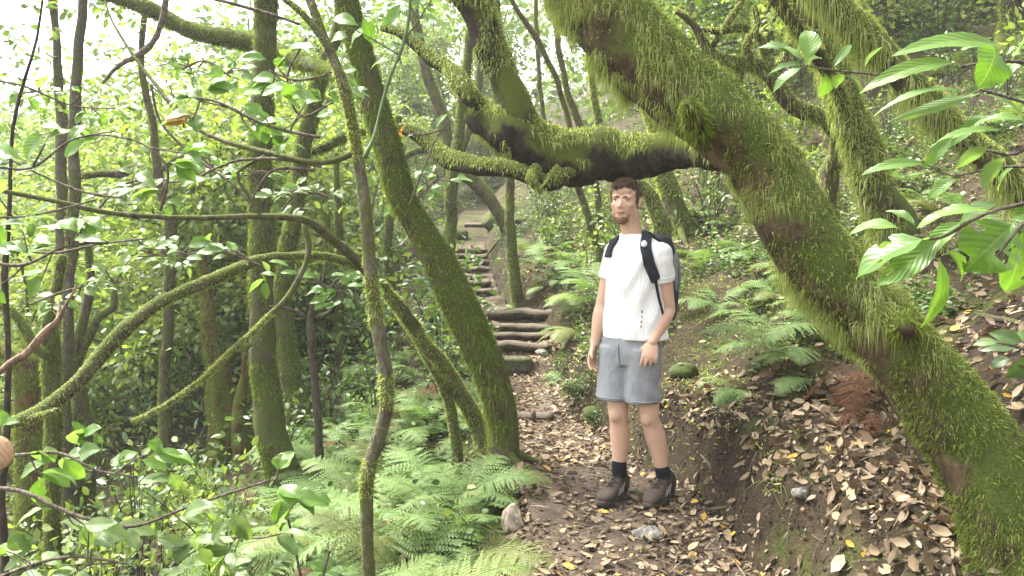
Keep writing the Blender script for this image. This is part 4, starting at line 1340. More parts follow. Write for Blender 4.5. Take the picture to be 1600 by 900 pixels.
FR = [frond_mesh(0.62, 0.20, 22, 0.55, 0.5, 1, 9), frond_mesh(0.7, 0.23, 24, 0.75, 0.45, 2, 9), frond_mesh(0.5, 0.19, 20, 0.35, 0.5, 3, 9), frond_mesh(0.65, 0.22, 23, 0.9, 0.6, 4, 9)]
for f in FR:
    f.materials.append(M['fern'])
FRY = [f.copy() for f in FR[:2]]
FRD = [f.copy() for f in FR[:2]]
for f in FRY:
    f.materials.clear()
    f.materials.append(M['fern_yellow'])
for f in FRD:
    f.materials.clear()
    f.materials.append(M['fern_dead'])
stem_mb = MB()
Tube([[0, 0, -0.03, 0.02], [0, 0, 0.01, 0.022], [0.004, 0, 0.04, 0.012]], 0.02, 8, 0.3, 20).into(stem_mb)
CROWN_ME = stem_mb.mesh('rootstock')
CROWN_ME.materials.append(M['bark_dark'])


def fern(p, scale, label, group, n=None, face=None, meshes=FR, dead=0.0, spreadA=2 * PI, lean=None):
    root = empty('fern', p)
    tag(root, label, 'fern', group)
    root.scale = [scale] * 3
    c = bpy.data.objects.new('rootstock', CROWN_ME)
    c.parent = root
    col.objects.link(c)
    n = n or random.randint(5, 8)
    a0 = random.random() * 6.28
    for k in range(n):
        src = random.choice(FRD if random.random() < dead else (FRY if random.random() < 0.06 else meshes))
        o = bpy.data.objects.new('frond', src)
        a = (a0 + k * 2 * PI / n if face is None else face + (k / max(1, n - 1) - 0.5) * spreadA) + random.uniform(-0.3, 0.3)
        o.rotation_euler = (random.uniform(-0.25, 0.25), random.uniform(-0.42, 0.3) if lean is None else lean + random.uniform(-0.12, 0.12), a)
        s = random.uniform(0.72, 1.12)
        o.scale = (s, s, s)
        o.location = (0, 0, 0.02)
        o.parent = root
        col.objects.link(o)
    return root


# dense fern patch on the slope below the path
cnt, tries = 0, 0
placed = []
while cnt < 74 and tries < 6000:
    tries += 1
    y = random.uniform(2.7, 7.6)
    x = interp(PCX, y) - interp(PW, y) - 0.14 - random.random() * 2.6
    z = float(G(x, y))
    px, py, d = [float(q[0]) for q in proj([[x, y, z + 0.15]])]
    lim = 345 if py > 760 else 470
    if not (lim < px < (735 if py > 720 else 780) and 590 < py < 980):
        continue
    if py < 650 and random.random() < 0.5:
        continue
    if any((x - a) ** 2 + (y - b) ** 2 < 0.20 ** 2 for a, b in placed):
        continue
    placed.append((x, y))
    fern((x, y, z - 0.01), random.uniform(0.62, 1.0) * (0.8 if px > 690 else 1), 'green fern in the dense fern patch on the slope below the path', 'ferns in the patch below the path', n=7 if y < 5 else 6, dead=0.05)
    cnt += 1
# single ferns one can point at
fern(on_ground(720, 790), 0.85, 'bright fern arching over the pale stones at the edge of the path', None, n=5, face=0.2, spreadA=1.6, lean=-0.1)
fern(on_ground(730, 880), 0.8, 'yellowing fern reaching towards the path below the pale stones', None, n=5, face=0.1, spreadA=2.0, lean=0.05, meshes=FRY)
fern(on_ground(1245, 560), 0.95, 'large bright fern on the bank between the hiker and the huge leaning trunk', None, n=6, face=PI + 0.2, spreadA=1.9, lean=0.05)
fern(on_ground(1150, 610), 0.5, 'small drooping fern on the cut bank beside the shorts of the hiker', None, n=5, face=PI + 0.5, spreadA=2.0, lean=0.25)
fern(on_ground(1300, 520), 0.8, 'fern half hidden behind the huge leaning trunk, beside the large bright fern', None, n=5, face=PI, spreadA=2.2)
fern(on_ground(1175, 400), 0.75, 'dark fern above the backpack, highest on the bank', None, n=6, face=PI + 0.3, spreadA=2.4, lean=0.1)
fern(on_ground(1100, 425), 0.6, 'fern just behind the backpack, low on the bank', None, n=5, face=PI + 0.2, spreadA=2.2)
fern(on_ground(915, 480), 0.9, 'pale fern drooping over the path beside the right arm of the hiker', None, n=7, face=PI + 0.5, spreadA=2.6, lean=0.15)
fern(on_ground(900, 520), 0.7, 'yellow-green fern hanging over the edge of the path behind the hiker', None, n=6, face=PI + 0.6, spreadA=2.4, lean=0.3, meshes=FRY + FR)
fern(on_ground(885, 600), 0.5, 'small fern low beside the log with the stake', None, n=5, face=PI + 0.6, spreadA=2.6, lean=0.3)
fern(on_ground(1345, 605) + np.array([0, 0, 0.1]), 0.62, 'dead red-brown fern draped down the bank under the huge leaning trunk', None, n=5, face=PI + 1.0, spreadA=2.4, lean=0.75, meshes=FRD)
fern(on_ground(1365, 640), 0.5, 'dead red-brown fern lying flat below the other dead fern', None, n=3, face=PI + 1.2, spreadA=2.0, lean=0.65, meshes=FRD)
for k, (px, py, s) in enumerate([(1215, 470, 0.6), (1270, 600, 0.55), (1240, 430, 0.6), (1105, 345, 0.7), (1300, 450, 0.6)]):
    fern(on_ground(px, py), s, 'mid-sized green fern among moss on the bank right of the backpack', 'ferns on the bank right of the backpack', n=5, face=PI + random.uniform(-0.6, 0.6), spreadA=2.6, lean=0.1)
fern(on_ground(1500, 330), 0.6, 'fern behind the trunk with a dark bare flank, on open ground', None, n=6)
for (px, py) in [(850, 420), (870, 395), (905, 420), (850, 450), (880, 445), (930, 465), (830, 400), (985, 395), (660, 600), (640, 570), (560, 610), (600, 590), (1460, 340), (1425, 290), (1560, 390), (1150, 360), (1120, 480), (640, 640), (900, 350), (960, 420), (1580, 200), (1480, 120), (1430, 60)]:
    fern(on_ground(px, py), random.uniform(0.5, 0.85), 'small green fern scattered on the far bank and slope', 'small ferns on the far slopes')

# grass tuft on the cut bank
gp = on_ground(1215, 765)
mb = MB()
for k in range(26):
    a, ln = random.uniform(0, 6.28), random.uniform(0.10, 0.22)
    d = np.array([math.cos(a), math.sin(a), 0]) * random.uniform(0.4, 1.0)
    s = np.linspace(0, 1, 7)
    C = gp + d * (ln * s)[:, None] + np.array([0, 0, 1]) * (ln * (1.1 * s - 1.35 * s ** 2))[:, None]
    sd = unit(np.cross(d, [0, 0, 1])) * 0.0026
    w = (1 - s ** 2)[:, None]
    V = np.stack([C - sd * w, C + sd * w], 1).reshape(-1, 3)
    i = np.arange(6)[:, None] * 2
    mb.add(V, i + np.array([[0, 1, 3, 2]]))
tag(obj('grass_tuft', mb, M['grass'], at_loc=gp), 'drooping tuft of long grass on the cut bank', 'grass')

# twigs and roots on the bank and path
tw = [
    ([(1475, 790, -0.02, 5), (1440, 815, -0.02, 5), (1400, 850, -0.02, 5), (1370, 868, -0.02, 4)], 'thick brown stick sloping over leaves at the foot of the huge leaning trunk', 'bark_dark'),
    ([(1290, 890, 0, 4), (1340, 880, 0, 4), (1400, 875, 0, 4), (1450, 882, 0, 3)], 'crooked brown root lying in the leaves at the bottom of the bank', 'bark_dark'),
    ([(1130, 775, 0, 2), (1140, 790, 0, 2), (1150, 815, 0, 1.6)], 'thin upright pale twig in the cut bank beside the boots', 'bark_twig'),
    ([(1235, 830, 0, 2), (1222, 850, 0, 2.4), (1218, 880, 0, 2)], 'pale bent root dangling in the cut bank below the grass tuft', 'bark_twig'),
    ([(1095, 710, 0, 2), (1105, 722, 0, 2), (1115, 738, 0, 1.5)], 'thin pale twig leaning on the cut bank behind the boots', 'bark_twig'),
    ([(1070, 808, 0, 2.4), (1100, 800, 0, 3), (1140, 795, 0, 2.4)], 'brown stick lying on the path right of the boots', 'bark_dark'),
    ([(955, 838, 0, 2.6), (980, 825, 0, 3), (1004, 818, 0, 2)], 'brown stick lying on the path below the boots', 'bark_dark'),
    ([(1060, 880, 0, 3), (1090, 876, 0, 3), (1120, 878, 0, 2.4)], 'twig lying at the bottom edge of the path', 'bark_dark'),
    ([(1440, 480, 0, 4), (1490, 490, 0, 5), (1550, 500, 0, 5), (1610, 515, 0, 4)], 'fallen branch lying across the bank behind the huge leaning trunk', 'bark_dark'),
    ([(1150, 610, 0, 2), (1162, 640, 0, 2), (1166, 660, 0, 1.5)], 'slim grey twig below the small drooping fern', 'bark_twig'),
    ([(650, 660, 0, 4), (690, 650, 0, 5), (740, 652, 0, 4)], 'mossy fallen branch left of the S-curved trunk', 'bark_half'),
    ([(655, 580, 0, 5), (690, 572, 0, 5), (720, 560, 0, 4)], 'fallen brown branch on the slope left of the stone step', 'bark_dark'),
]
for pts, lab, m in tw:
    P = []
    for (px, py, l, r) in pts:
        h = ground_hit(px, py)
        P.append([h[0], h[1], h[2] + r * mpp(px, py, h[1]) * 0.8 - 0.004, r * mpp(px, py, h[1])])
    b = MB()
    Tube(P, 0.02, 7, 0.2, 20, 0.8).into(b)
    tag(obj('twig', b, M[m], at_loc=np.array(P[0][:3])), lab, 'twig')
# hair roots hanging in the cut
for k in range(26):
    y = random.uniform(2.9, 5.0)
    x = float(interp(PCX, y) + interp(PW, y)) + random.uniform(0.08, 0.26)
    z = float(G(x, y))
    P = [[x, y, z + 0.01, 0.003], [x - 0.03 + random.uniform(-.03, .03), y - 0.015, z - 0.05 + 0.02, 0.0025], [x - 0.08 + random.uniform(-.05, .05), y - 0.02 + random.uniform(-.04, .04), float(G(x - 0.1, y)) + 0.01, 0.0015]]
    b = MB()
    Tube(P, 0.02, 5, 0.2, 20, 1.5).into(b)
    tag(obj('hair_root', b, M['bark_twig' if k % 3 == 0 else 'bark_dark'], at_loc=np.array(P[0][:3])), 'thin bare root dangling from the dark cut bank along the path', 'root', 'roots hanging in the cut bank')

# ------------------------------------------------------------------ broad leaves close to the camera


def near_leaf(mb, base, tip, width, nrm, droop=0.12, fold=0.25, wave=0.04, seed=0, holes=0, pet=0.08):
    rr = np.random.default_rng(seed + 1)
    base, tip = np.asarray(base, float), np.asarray(tip, float)
    Lv = tip - base
    ln = np.linalg.norm(Lv)
    x = Lv / ln
    y = unit(np.cross(nrm, x))
    z = np.cross(x, y)
    nu, nv = 19, 9
    s = np.linspace(0, 1, nu)
    v = np.linspace(-1, 1, nv)
    prof = np.sin(PI * np.clip((s - pet) / (1 - pet), 0, 1) ** 0.82) ** 0.85
    prof = np.maximum(prof, 0) * width / 2 * (1 + 0.05 * np.sin(s * 55 + seed)) + 0.0012
    S, Vv = np.meshgrid(s, v, indexing='ij')
    off = prof[:, None] * Vv
    h = -droop * ln * 4 * (S - 0.5) ** 2 + droop * ln + fold * np.abs(off) + wave * width * np.sin(S * 13 + rr.uniform(0, 6) + Vv * 1.5) * np.abs(Vv)
    bend = rr.uniform(-0.06, 0.06) * ln * np.sin(PI * S)
    P = base + x * (S * ln)[..., None] + y * (off + bend)[..., None] + z * h[..., None]
    i = np.arange(nu * nv).reshape(nu, nv)
    q = np.stack([i[:-1, :-1], i[1:, :-1], i[1:, 1:], i[:-1, 1:]], -1).reshape(-1, 4)
    if holes:
        cs = (s[:-1] + s[1:]) / 2
        cv = (v[:-1] + v[1:]) / 2
        A, B = np.meshgrid(cs, cv, indexing='ij')
        keep = np.ones(A.shape, bool)
        for _ in range(holes):
            a, b = rr.uniform(0.25, 0.9), rr.uniform(-1, 1)
            keep &= ((A - a) / 0.05) ** 2 + ((B - b) / 0.28) ** 2 > rr.uniform(0.5, 1.4)
        keep[:, 3:5] = True
        q = q[keep.reshape(-1)]
    mb.add(P.reshape(-1, 3), q, None, np.stack([S, Vv * 0.5 + 0.5], -1).reshape(-1, 2))


TOC = np.array([0, -1.0, 0])


def leaf_px(mb, b, t, w, Y, dY=0.0, up=0.7, cam=0.7, seed=0, **k):
    """a leaf from picture position b to t, w picture pixels wide, tip dY nearer or farther"""
    B, T = at(b[0], b[1], Y), at(t[0], t[1], Y + dY)
    nr = unit(np.array([0, 0, up]) + TOC * cam + np.random.default_rng(seed + 7).normal(0, 0.2, 3))
    near_leaf(mb, B, T, w * mpp(t[0], t[1], Y), nr, seed=seed, **k)
    return B


def leafy_branch(name, label, twigs, leaf_list, Y, mat='bark_twig', leafmat='leaf_near', cat='branch', group=None, orange=()):
    P0 = px_pts(twigs[0], Y)
    root = empty(name, P0[0, :3])
    tag(root, label, cat, group)
    for k, t in enumerate(twigs):
        b = MB()
        Tube(px_pts(t, Y), 0.015, 7, 0.15, 25, 0.5).into(b)
        obj('stem' if k == 0 else 'twig', b, M[mat], root)
    b, c = MB(), MB()
    for k, L in enumerate(leaf_list):
        kw = L[4] if len(L) > 4 else {}
        dY = kw.pop('dY', 0.04)
        tgt = c if k in orange else b
        leaf_px(tgt, L[0], L[1], L[2], Y + L[3], dY, seed=k * 3 + int(Y * 100), **kw)
    obj('leaves', b, M[leafmat], root, uv=True)
    if c.n:
        obj('withered_leaf', c, M['leaf_orange'], root, uv=True)
    return root


# right edge, upper spray
leafy_branch('leafy_branch', 'spray of long toothed green leaves reaching in over the bank, topmost at the right edge',
             [[(1680, 110, 5), (1620, 100, 4), (1560, 95, 3), (1500, 105, 2.5)], [(1680, 190, 4), (1600, 160, 3), (1530, 140, 2.5)], [(1690, 120, 4), (1640, 190, 3.5), (1590, 240, 3), (1540, 235, 2)]],
             [((1572, 75), (1393, 88), 30, 0), ((1497, 98), (1343, 146), 27, 0.03), ((1555, 72), (1528, 138), 78, -0.03, dict(up=0.25, cam=1.2, dY=-0.01, fold=0.1)),
              ((1500, 140), (1366, 181), 25, 0.0), ((1530, 146), (1394, 188), 17, 0.02, dict(up=0.2, cam=-0.8)), ((1605, 190), (1528, 191), 22, 0), ((1570, 205), (1452, 232), 20, 0.03),
              ((1490, 212), (1445, 262), 20, 0.02), ((1560, 70), (1500, 78), 22, 0.06), ((1600, 45), (1580, 85), 40, 0), ((1650, 60), (1598, 75), 40, 0), ((1572, 245), (1538, 296), 24, 0, dict(cam=-0.3, up=0.9)),
              ((1545, 228), (1492, 264), 20, 0.02, dict(up=0.4, cam=-0.9)), ((1535, 148), (1600, 196), 24, 0.05), ((1598, 95), (1560, 140), 24, 0.04), ((1610, 110), (1590, 170), 36, 0.02), ((1540, 180), (1475, 232), 18, 0.06)], 1.45)
leafy_branch('leafy_branch', 'lone long leaf pair on a thin stalk, below the topmost spray at the right edge',
             [[(1640, 262, 3), (1560, 262, 2), (1490, 275, 1.6), (1448, 258, 1.3)]],
             [((1450, 257), (1346, 273), 17, 0), ((1498, 278), (1450, 311), 20, 0), ((1590, 256), (1560, 300), 22, 0.03), ((1640, 255), (1606, 285), 34, 0)], 1.5)
# right edge, lower spray with insect holes
leafy_branch('leafy_branch', 'low spray of broad pale leaves eaten into holes, over the huge leaning trunk',
             [[(1690, 300, 5), (1620, 315, 4), (1540, 335, 3), (1470, 372, 2.5), (1430, 368, 2)], [(1640, 315, 3), (1590, 360, 3), (1560, 400, 2)]],
             [((1550, 330), (1432, 357), 48, -0.02, dict(up=1.1, cam=0.35)), ((1408, 358), (1327, 366), 27, 0), ((1452, 372), (1338, 436), 66, -0.04, dict(up=0.9, cam=0.55, holes=3)), ((1475, 368), (1370, 446), 40, 0.02, dict(holes=1)),
              ((1588, 345), (1506, 424), 92, 0.03, dict(up=0.5, cam=0.9, holes=9)), ((1600, 352), (1572, 455), 78, 0.05, dict(up=0.4, cam=0.9, holes=7)), ((1468, 402), (1438, 512), 34, -0.02, dict(up=0.3, cam=1.0)), ((1505, 345), (1450, 400), 30, 0.03),
              ((1430, 352), (1384, 330), 20, 0.02), ((1560, 318), (1500, 350), 24, 0.0), ((1640, 318), (1580, 342), 30, 0), ((1480, 392), (1500, 440), 26, 0.05), ((1395, 378), (1372, 400), 16, 0.02)], 1.4)
leafy_branch('leafy_branch', 'small sprig of oval bright leaves in front of the two mossy trunks',
             [[(1420, 118, 2.5), (1370, 116, 2), (1300, 109, 1.8), (1256, 102, 1.4)], [(1330, 112, 1.3), (1325, 128, 1.2), (1318, 140, 1)]],
             [((1262, 96), (1259, 47), 33, 0, dict(up=0.2, cam=1.1)), ((1253, 96), (1215, 74), 22, 0), ((1240, 84), (1183, 76), 20, 0.02), ((1254, 101), (1200, 118), 18, 0), ((1254, 105), (1207, 147), 22, -0.02), ((1258, 98), (1282, 92), 18, 0),
              ((1290, 114), (1280, 152), 22, 0.0, dict(up=0.3, cam=1.0)), ((1322, 118), (1345, 150), 26, 0), ((1316, 116), (1306, 138), 17, -0.02, dict(up=0.2, cam=-1.0)), ((1352, 110), (1378, 74), 8, 0, dict(cam=-0.7)), ((1300, 108), (1330, 70), 12, 0.03)], 1.75)
leafy_branch('leafy_branch', 'pair of bright leaves hanging in from above the huge leaning trunk', [[(1200, -60, 2), (1170, -20, 1.6), (1150, 5, 1.2)]],
             [((1155, -8), (1185, 8), 22, 0), ((1150, 0), (1128, 6), 18, 0)], 1.7)
leafy_branch('leafy_branch', 'dark glossy leaves low behind the huge leaning trunk at the right edge',
             [[(1640, 560, 3), (1600, 545, 2.5), (1560, 535, 2)], [(1630, 580, 2), (1590, 570, 1.6)]],
             [((1600, 535), (1545, 520), 22, 0), ((1590, 545), (1530, 548), 22, 0.05), ((1612, 555), (1570, 590), 26, 0), ((1580, 560), (1548, 575), 20, 0.1), ((1620, 540), (1585, 520), 24, 0.1), ((1560, 535), (1520, 540), 16, 0)], 2.95, leafmat='leaf_dark')
# sprigs hanging from the top
leafy_branch('leafy_branch', 'pale green leafy shoots hanging from the top beside the S-curved trunk',
             [[(640, -40, 3), (640, 20, 3), (628, 75, 3), (610, 120, 3), (597, 165, 3.2), (585, 215, 3.5), (570, 248, 4)], [(632, 62, 2), (655, 30, 1.6), (680, -10, 1.4)], [(622, 85, 1.6), (580, 60, 1.4), (540, 40, 1)]],
             [((560, 40), (520, 30), 20, 0), ((575, 45), (548, 76), 22, 0.03), ((566, 28), (580, 66), 20, 0), ((600, 45), (625, 8), 18, 0), ((625, 45), (596, 40), 20, 0), ((640, 30), (612, 12), 20, 0.03), ((655, 30), (690, 38), 22, 0), ((650, 15), (670, -8), 20, 0),
              ((662, 50), (688, 30), 18, 0.04), ((630, 70), (602, 84), 18, 0), ((640, 60), (675, 62), 16, 0.02), ((545, 58), (517, 66), 20, 0), ((612, 95), (580, 108), 16, 0.02), ((640, 5), (605, -10), 22, 0), ((652, 2), (662, 36), 18, -0.02)], 2.1, mat='stem_green')
leafy_branch('leafy_branch', 'small sprig with one yellow leaf beside the knob of the mossy bough',
             [[(700, 200, 1.6), (660, 210, 1.6), (620, 205, 1.4)]], [((650, 210), (632, 222), 10, 0), ((634, 196), (628, 214), 12, 0), ((680, 202), (700, 178), 10, 0), ((664, 160), (672, 152), 8, 0)], 3.0, orange=(1,))


def auto_branch(name, label, stem, Y, n, size_px, seed, leafmat='leaf_near', group=None, mat='bark_twig', orange=0, spread=1.0, dep=0.25, cat='branch'):
    """a twig with side shoots and broad leaves: stem is picture rows (px, py, r)"""
    rr = np.random.default_rng(seed)
    S = np.array(stem, float)
    t = np.linspace(0, 1, len(S))
    twigs, lv = [stem], []
    for k in range(n):
        f = rr.uniform(0.1, 1.0)
        bx, by = np.interp(f, t, S[:, 0]), np.interp(f, t, S[:, 1])
        a = rr.uniform(0, 2 * PI)
        ln = rr.uniform(0.5, 1.9) * size_px * spread
        tx, ty = bx + math.cos(a) * ln, by + math.sin(a) * ln * 0.6
        if k % 2 == 0:
            twigs.append([(bx, by, 1.6), ((bx + tx) / 2, (by + ty) / 2 + rr.uniform(-6, 6), 1.3), (tx, ty, 0.9)])
        dd = rr.uniform(-dep, dep)
        for q in range(rr.integers(2, 5)):
            b = a + rr.uniform(-1.2, 1.2)
            l = size_px * rr.uniform(0.65, 1.25)
            e = dict(up=rr.uniform(0.5, 1.2), cam=rr.uniform(0.1, 1.0), dY=rr.uniform(-0.05, 0.05), droop=rr.uniform(0.02, 0.16))
            w0 = rr.uniform(0.6, 1.0)
            lv.append(((bx + (tx - bx) * w0, by + (ty - by) * w0), (bx + (tx - bx) * w0 + math.cos(b) * l, by + (ty - by) * w0 + math.sin(b) * l * 0.55 + l * 0.12), l * rr.uniform(0.34, 0.5), dd * 0.5, e))
    return leafy_branch(name, label, twigs, lv, Y, mat, leafmat, cat, group, orange=tuple(range(orange)))


leafy_branch('leafy_branch', 'bright broad leaves at the left edge in front of the white sky gap',
             [[(-80, 270, 3), (-10, 262, 2.5), (50, 262, 2), (110, 220, 1.6), (180, 205, 1.2)], [(50, 262, 1.6), (70, 225, 1.3)], [(-40, 245, 1.5), (10, 240, 1.2)]],
             [((74, 205), (42, 254), 30, 0, dict(up=0.4, cam=1.0)), ((36, 252), (-22, 226), 26, 0), ((70, 222), (120, 205), 18, 0.03), ((100, 205), (60, 200), 15, 0.04), ((110, 222), (135, 195), 18, 0.03), ((20, 262), (-10, 290), 22, 0), ((60, 262), (20, 280), 18, 0.04)], 1.9)
auto_branch('leafy_branch', 'branch of pale leaves across the gap between the twin dark trunks and the broad trunk', [(250, 330, 2), (262, 270, 2), (240, 235, 1.8), (200, 215, 1.4)], 2.3, 8, 44, 4)
auto_branch('leafy_branch', 'leafy twig crossing the broad straight trunk, carrying one orange leaf', [(500, 215, 3), (430, 200, 2.6), (380, 180, 2.2), (340, 160, 2), (290, 150, 1.4)], 2.5, 12, 44, 9, orange=1)
auto_branch('leafy_branch', 'leafy twig with dark green leaves beside the top of the slender grey sapling', [(540, 110, 2.4), (500, 120, 2.2), (460, 125, 2), (420, 110, 1.6)], 2.75, 9, 40, 12)
auto_branch('leafy_branch', 'level twig of drooping leaves under the long grey branch', [(-60, 400, 3), (30, 415, 2.6), (100, 385, 2.2), (170, 378, 2)], 2.2, 9, 48, 15)
auto_branch('leafy_branch', 'leaves at the left edge level with the long grey branch', [(-70, 330, 2.6), (-10, 340, 2.2), (60, 335, 2), (150, 312, 1.5)], 2.0, 7, 42, 17)
auto_branch('leafy_branch', 'small leaf cluster hanging in front of the fork of the long grey branch', [(330, 390, 2), (370, 400, 2), (410, 415, 1.5)], 2.7, 6, 36, 21)
auto_branch('leafy_branch', 'leafy twig high up between the top limb and the slender grey sapling', [(480, 60, 2.5), (450, 120, 2), (470, 180, 2), (520, 160, 1.5)], 3.0, 8, 38, 24)
auto_branch('leafy_branch', 'low branch of broad leaves across the mossy post at the left edge', [(-80, 700, 3.5), (0, 712, 3), (90, 708, 2.6), (150, 735, 2), (215, 745, 1.5)], 2.0, 7, 52, 28)
auto_branch('leafy_branch', 'long low stalk of pale leaves above the left-hand ferns', [(-60, 760, 4), (30, 768, 3.6), (80, 790, 3.4), (140, 812, 3.2), (210, 822, 3), (300, 790, 2.4), (420, 750, 2)], 1.9, 8, 56, 33, leafmat='leaf_soft')
auto_branch('leafy_branch', 'pale broad leaf shoot standing in front of the flared foot of the broad trunk', [(470, 900, 2.4), (455, 830, 2.2), (440, 770, 2), (432, 740, 1.6)], 2.3, 4, 60, 41, spread=0.5)
auto_branch('leafy_branch', 'leafy shoot rising at the bottom edge left of the slender grey sapling', [(500, 960, 2.4), (505, 900, 2.2), (515, 860, 2)], 2.2, 6, 52, 44, spread=0.7)
auto_branch('leafy_branch', 'broad leaves crowding the bottom left corner', [(-60, 930, 3), (30, 890, 3), (110, 870, 2.6), (200, 880, 2)], 1.8, 9, 62, 47, leafmat='leaf_soft')
auto_branch('leafy_branch', 'leafy stalks at the bottom edge between the corner leaves and the ferns', [(230, 980, 3), (260, 900, 3), (310, 850, 2.6), (380, 840, 2)], 2.0, 8, 56, 51, leafmat='leaf_soft')
for k_, (st_, Y_, lab) in enumerate([
    ([(-40, 120, 2), (40, 135, 1.8), (110, 165, 1.5), (180, 170, 1.2)], 4.2, 'fine leafy twig in front of the twin dark trunks, high in the sky gap'),
    ([(150, 330, 2), (190, 290, 1.8), (235, 280, 1.5)], 3.6, 'fine leafy twig left of the crooked kinked stem'),
    ([(300, 230, 2), (330, 260, 1.8), (370, 275, 1.5), (420, 268, 1.2)], 3.8, 'fine leafy twig before the broad straight trunk, above the long grey branch'),
    ([(60, 470, 2), (120, 450, 1.8), (190, 440, 1.5)], 3.5, 'fine leafy twig between the mossy post and the arching bough'),
    ([(280, 110, 2), (320, 95, 1.8), (360, 120, 1.5)], 4.5, 'fine leafy twig under the top limb left of the broad straight trunk'),
    ([(440, 330, 2), (470, 300, 1.8), (520, 310, 1.5)], 4.4, 'fine leafy twig left of the slender grey sapling above the bowed stem'),
    ([(620, 330, 2), (660, 300, 1.6), (690, 270, 1.2)], 6.5, 'fine leafy twig right of the S-curved trunk near the steps'),
    ([(220, 390, 2), (260, 400, 1.8), (310, 395, 1.5)], 4.0, 'fine leafy twig just above the arching bough'),
    ([(480, 430, 2), (510, 450, 1.8), (545, 455, 1.5)], 4.3, 'fine leafy twig below the arching bough beside the slender grey sapling')]):
    auto_branch('leafy_branch', lab, st_, Y_, 14, 26, 70 + k_, leafmat='leaf_soft' if k_ % 2 else 'leaf_near', dep=0.3)
# bare twigs
for pts, Y, lab in [
    ([(500, 262, 3), (440, 250, 3), (380, 250, 2.6), (340, 262, 2.4), (300, 280, 2), (255, 285, 1.6)], 3.0, 'bare grey twig level with the fork of the slender grey sapling'),
    ([(490, 268, 3), (430, 266, 2.4), (400, 300, 2), (390, 330, 1.6)], 3.0, 'short bare twig hooking down to the long grey branch'),
    ([(-20, 602, 7), (15, 570, 6.5), (40, 556, 6), (68, 524, 6), (88, 506, 5), (100, 485, 3.5), (121, 446, 1.2)], 1.2, 'broken pale twig slanting in at the left edge, closest to the camera'),
    ([(300, -10, 3), (360, 5, 3), (420, 22, 3), (470, 40, 2.4)], 2.9, 'straight bare twig at the top beside the slender grey sapling'),
    ([(-20, 230, 2), (60, 270, 2), (130, 300, 2), (190, 310, 1.5)], 3.4, 'thin bare twig sagging across the far left trunks'),
    ([(235, 130, 2), (250, 190, 2.2), (300, 240, 2.2), (360, 285, 2), (400, 330, 1.6)], 3.2, 'thin diagonal twig falling from the top limb to the long grey branch'),
    ([(160, 130, 2), (185, 105, 4), (215, 85, 5), (238, 62, 5), (256, 20, 5), (262, -40, 5)], 6.6, 'short mossy dead branch against the white sky'),
    ([(640, 320, 1.6), (655, 280, 1.6), (680, 220, 1.4), (700, 190, 1.2)], 4.2, 'thin twig under the curve of the mossy bough'),
    ([(0, 385, 2), (80, 395, 2), (160, 380, 2), (230, 372, 1.4)], 2.6, 'green twig below the long grey branch at the left edge')]:
    b = MB()
    P = px_pts(pts, Y)
    Tube(P, 0.01, 9, 0.3 if Y == 1.2 else 0.15, 40, 0.8).into(b)
    if Y == 1.2:
        Tube(px_pts([(90, 500, 1.2, 3.5), (93, 482, 1.21, 3), (91, 466, 1.22, 1.2)]), 0.01, 7, 0.3, 40).into(b)
    tag(obj('bare_twig', b, M['bark_pale' if Y == 1.2 else 'bark_twig'], at_loc=P[0, :3]), lab, 'twig')
# sawn branch end at the left edge
P = px_pts([(-60, 722, 1.50, 30), (-32, 715, 1.38, 30), (-9, 709, 1.25, 30)])
sb = empty('sawn_branch', P[0, :3])
tag(sb, 'sawn branch end with a pale orange cut face at the left edge', 'branch')
b = MB()
Tube(P, 0.02, 18, 0.06, 12, 0, caps=False).into(b)
obj('bark', b, M['bark_dark'], sb)
b = MB()
e = P[-1]
ax = unit(P[-1, :3] - P[-2, :3])
uu = unit(np.cross(ax, [0, 0, 1]))
vv = np.cross(uu, ax)
th = np.linspace(0, 2 * PI, 24, endpoint=False)
ring = e[:3] + (np.cos(th)[:, None] * uu + np.sin(th)[:, None] * vv) * e[3] * 1.02
V = np.vstack([ring - ax * 0.004, ring * 0.9 + e[:3] * 0.1 + ax * 0.003, [e[:3] + ax * 0.004]])
q = [[i, (i + 1) % 24, 24 + (i + 1) % 24, 24 + i] for i in range(24)]
t = [[24 + i, 24 + (i + 1) % 24, 48] for i in range(24)]
b.add(V, q, t)
obj('cut_face', b, M['cut_wood'], sb)

# ------------------------------------------------------------------ shrubs of the undergrowth


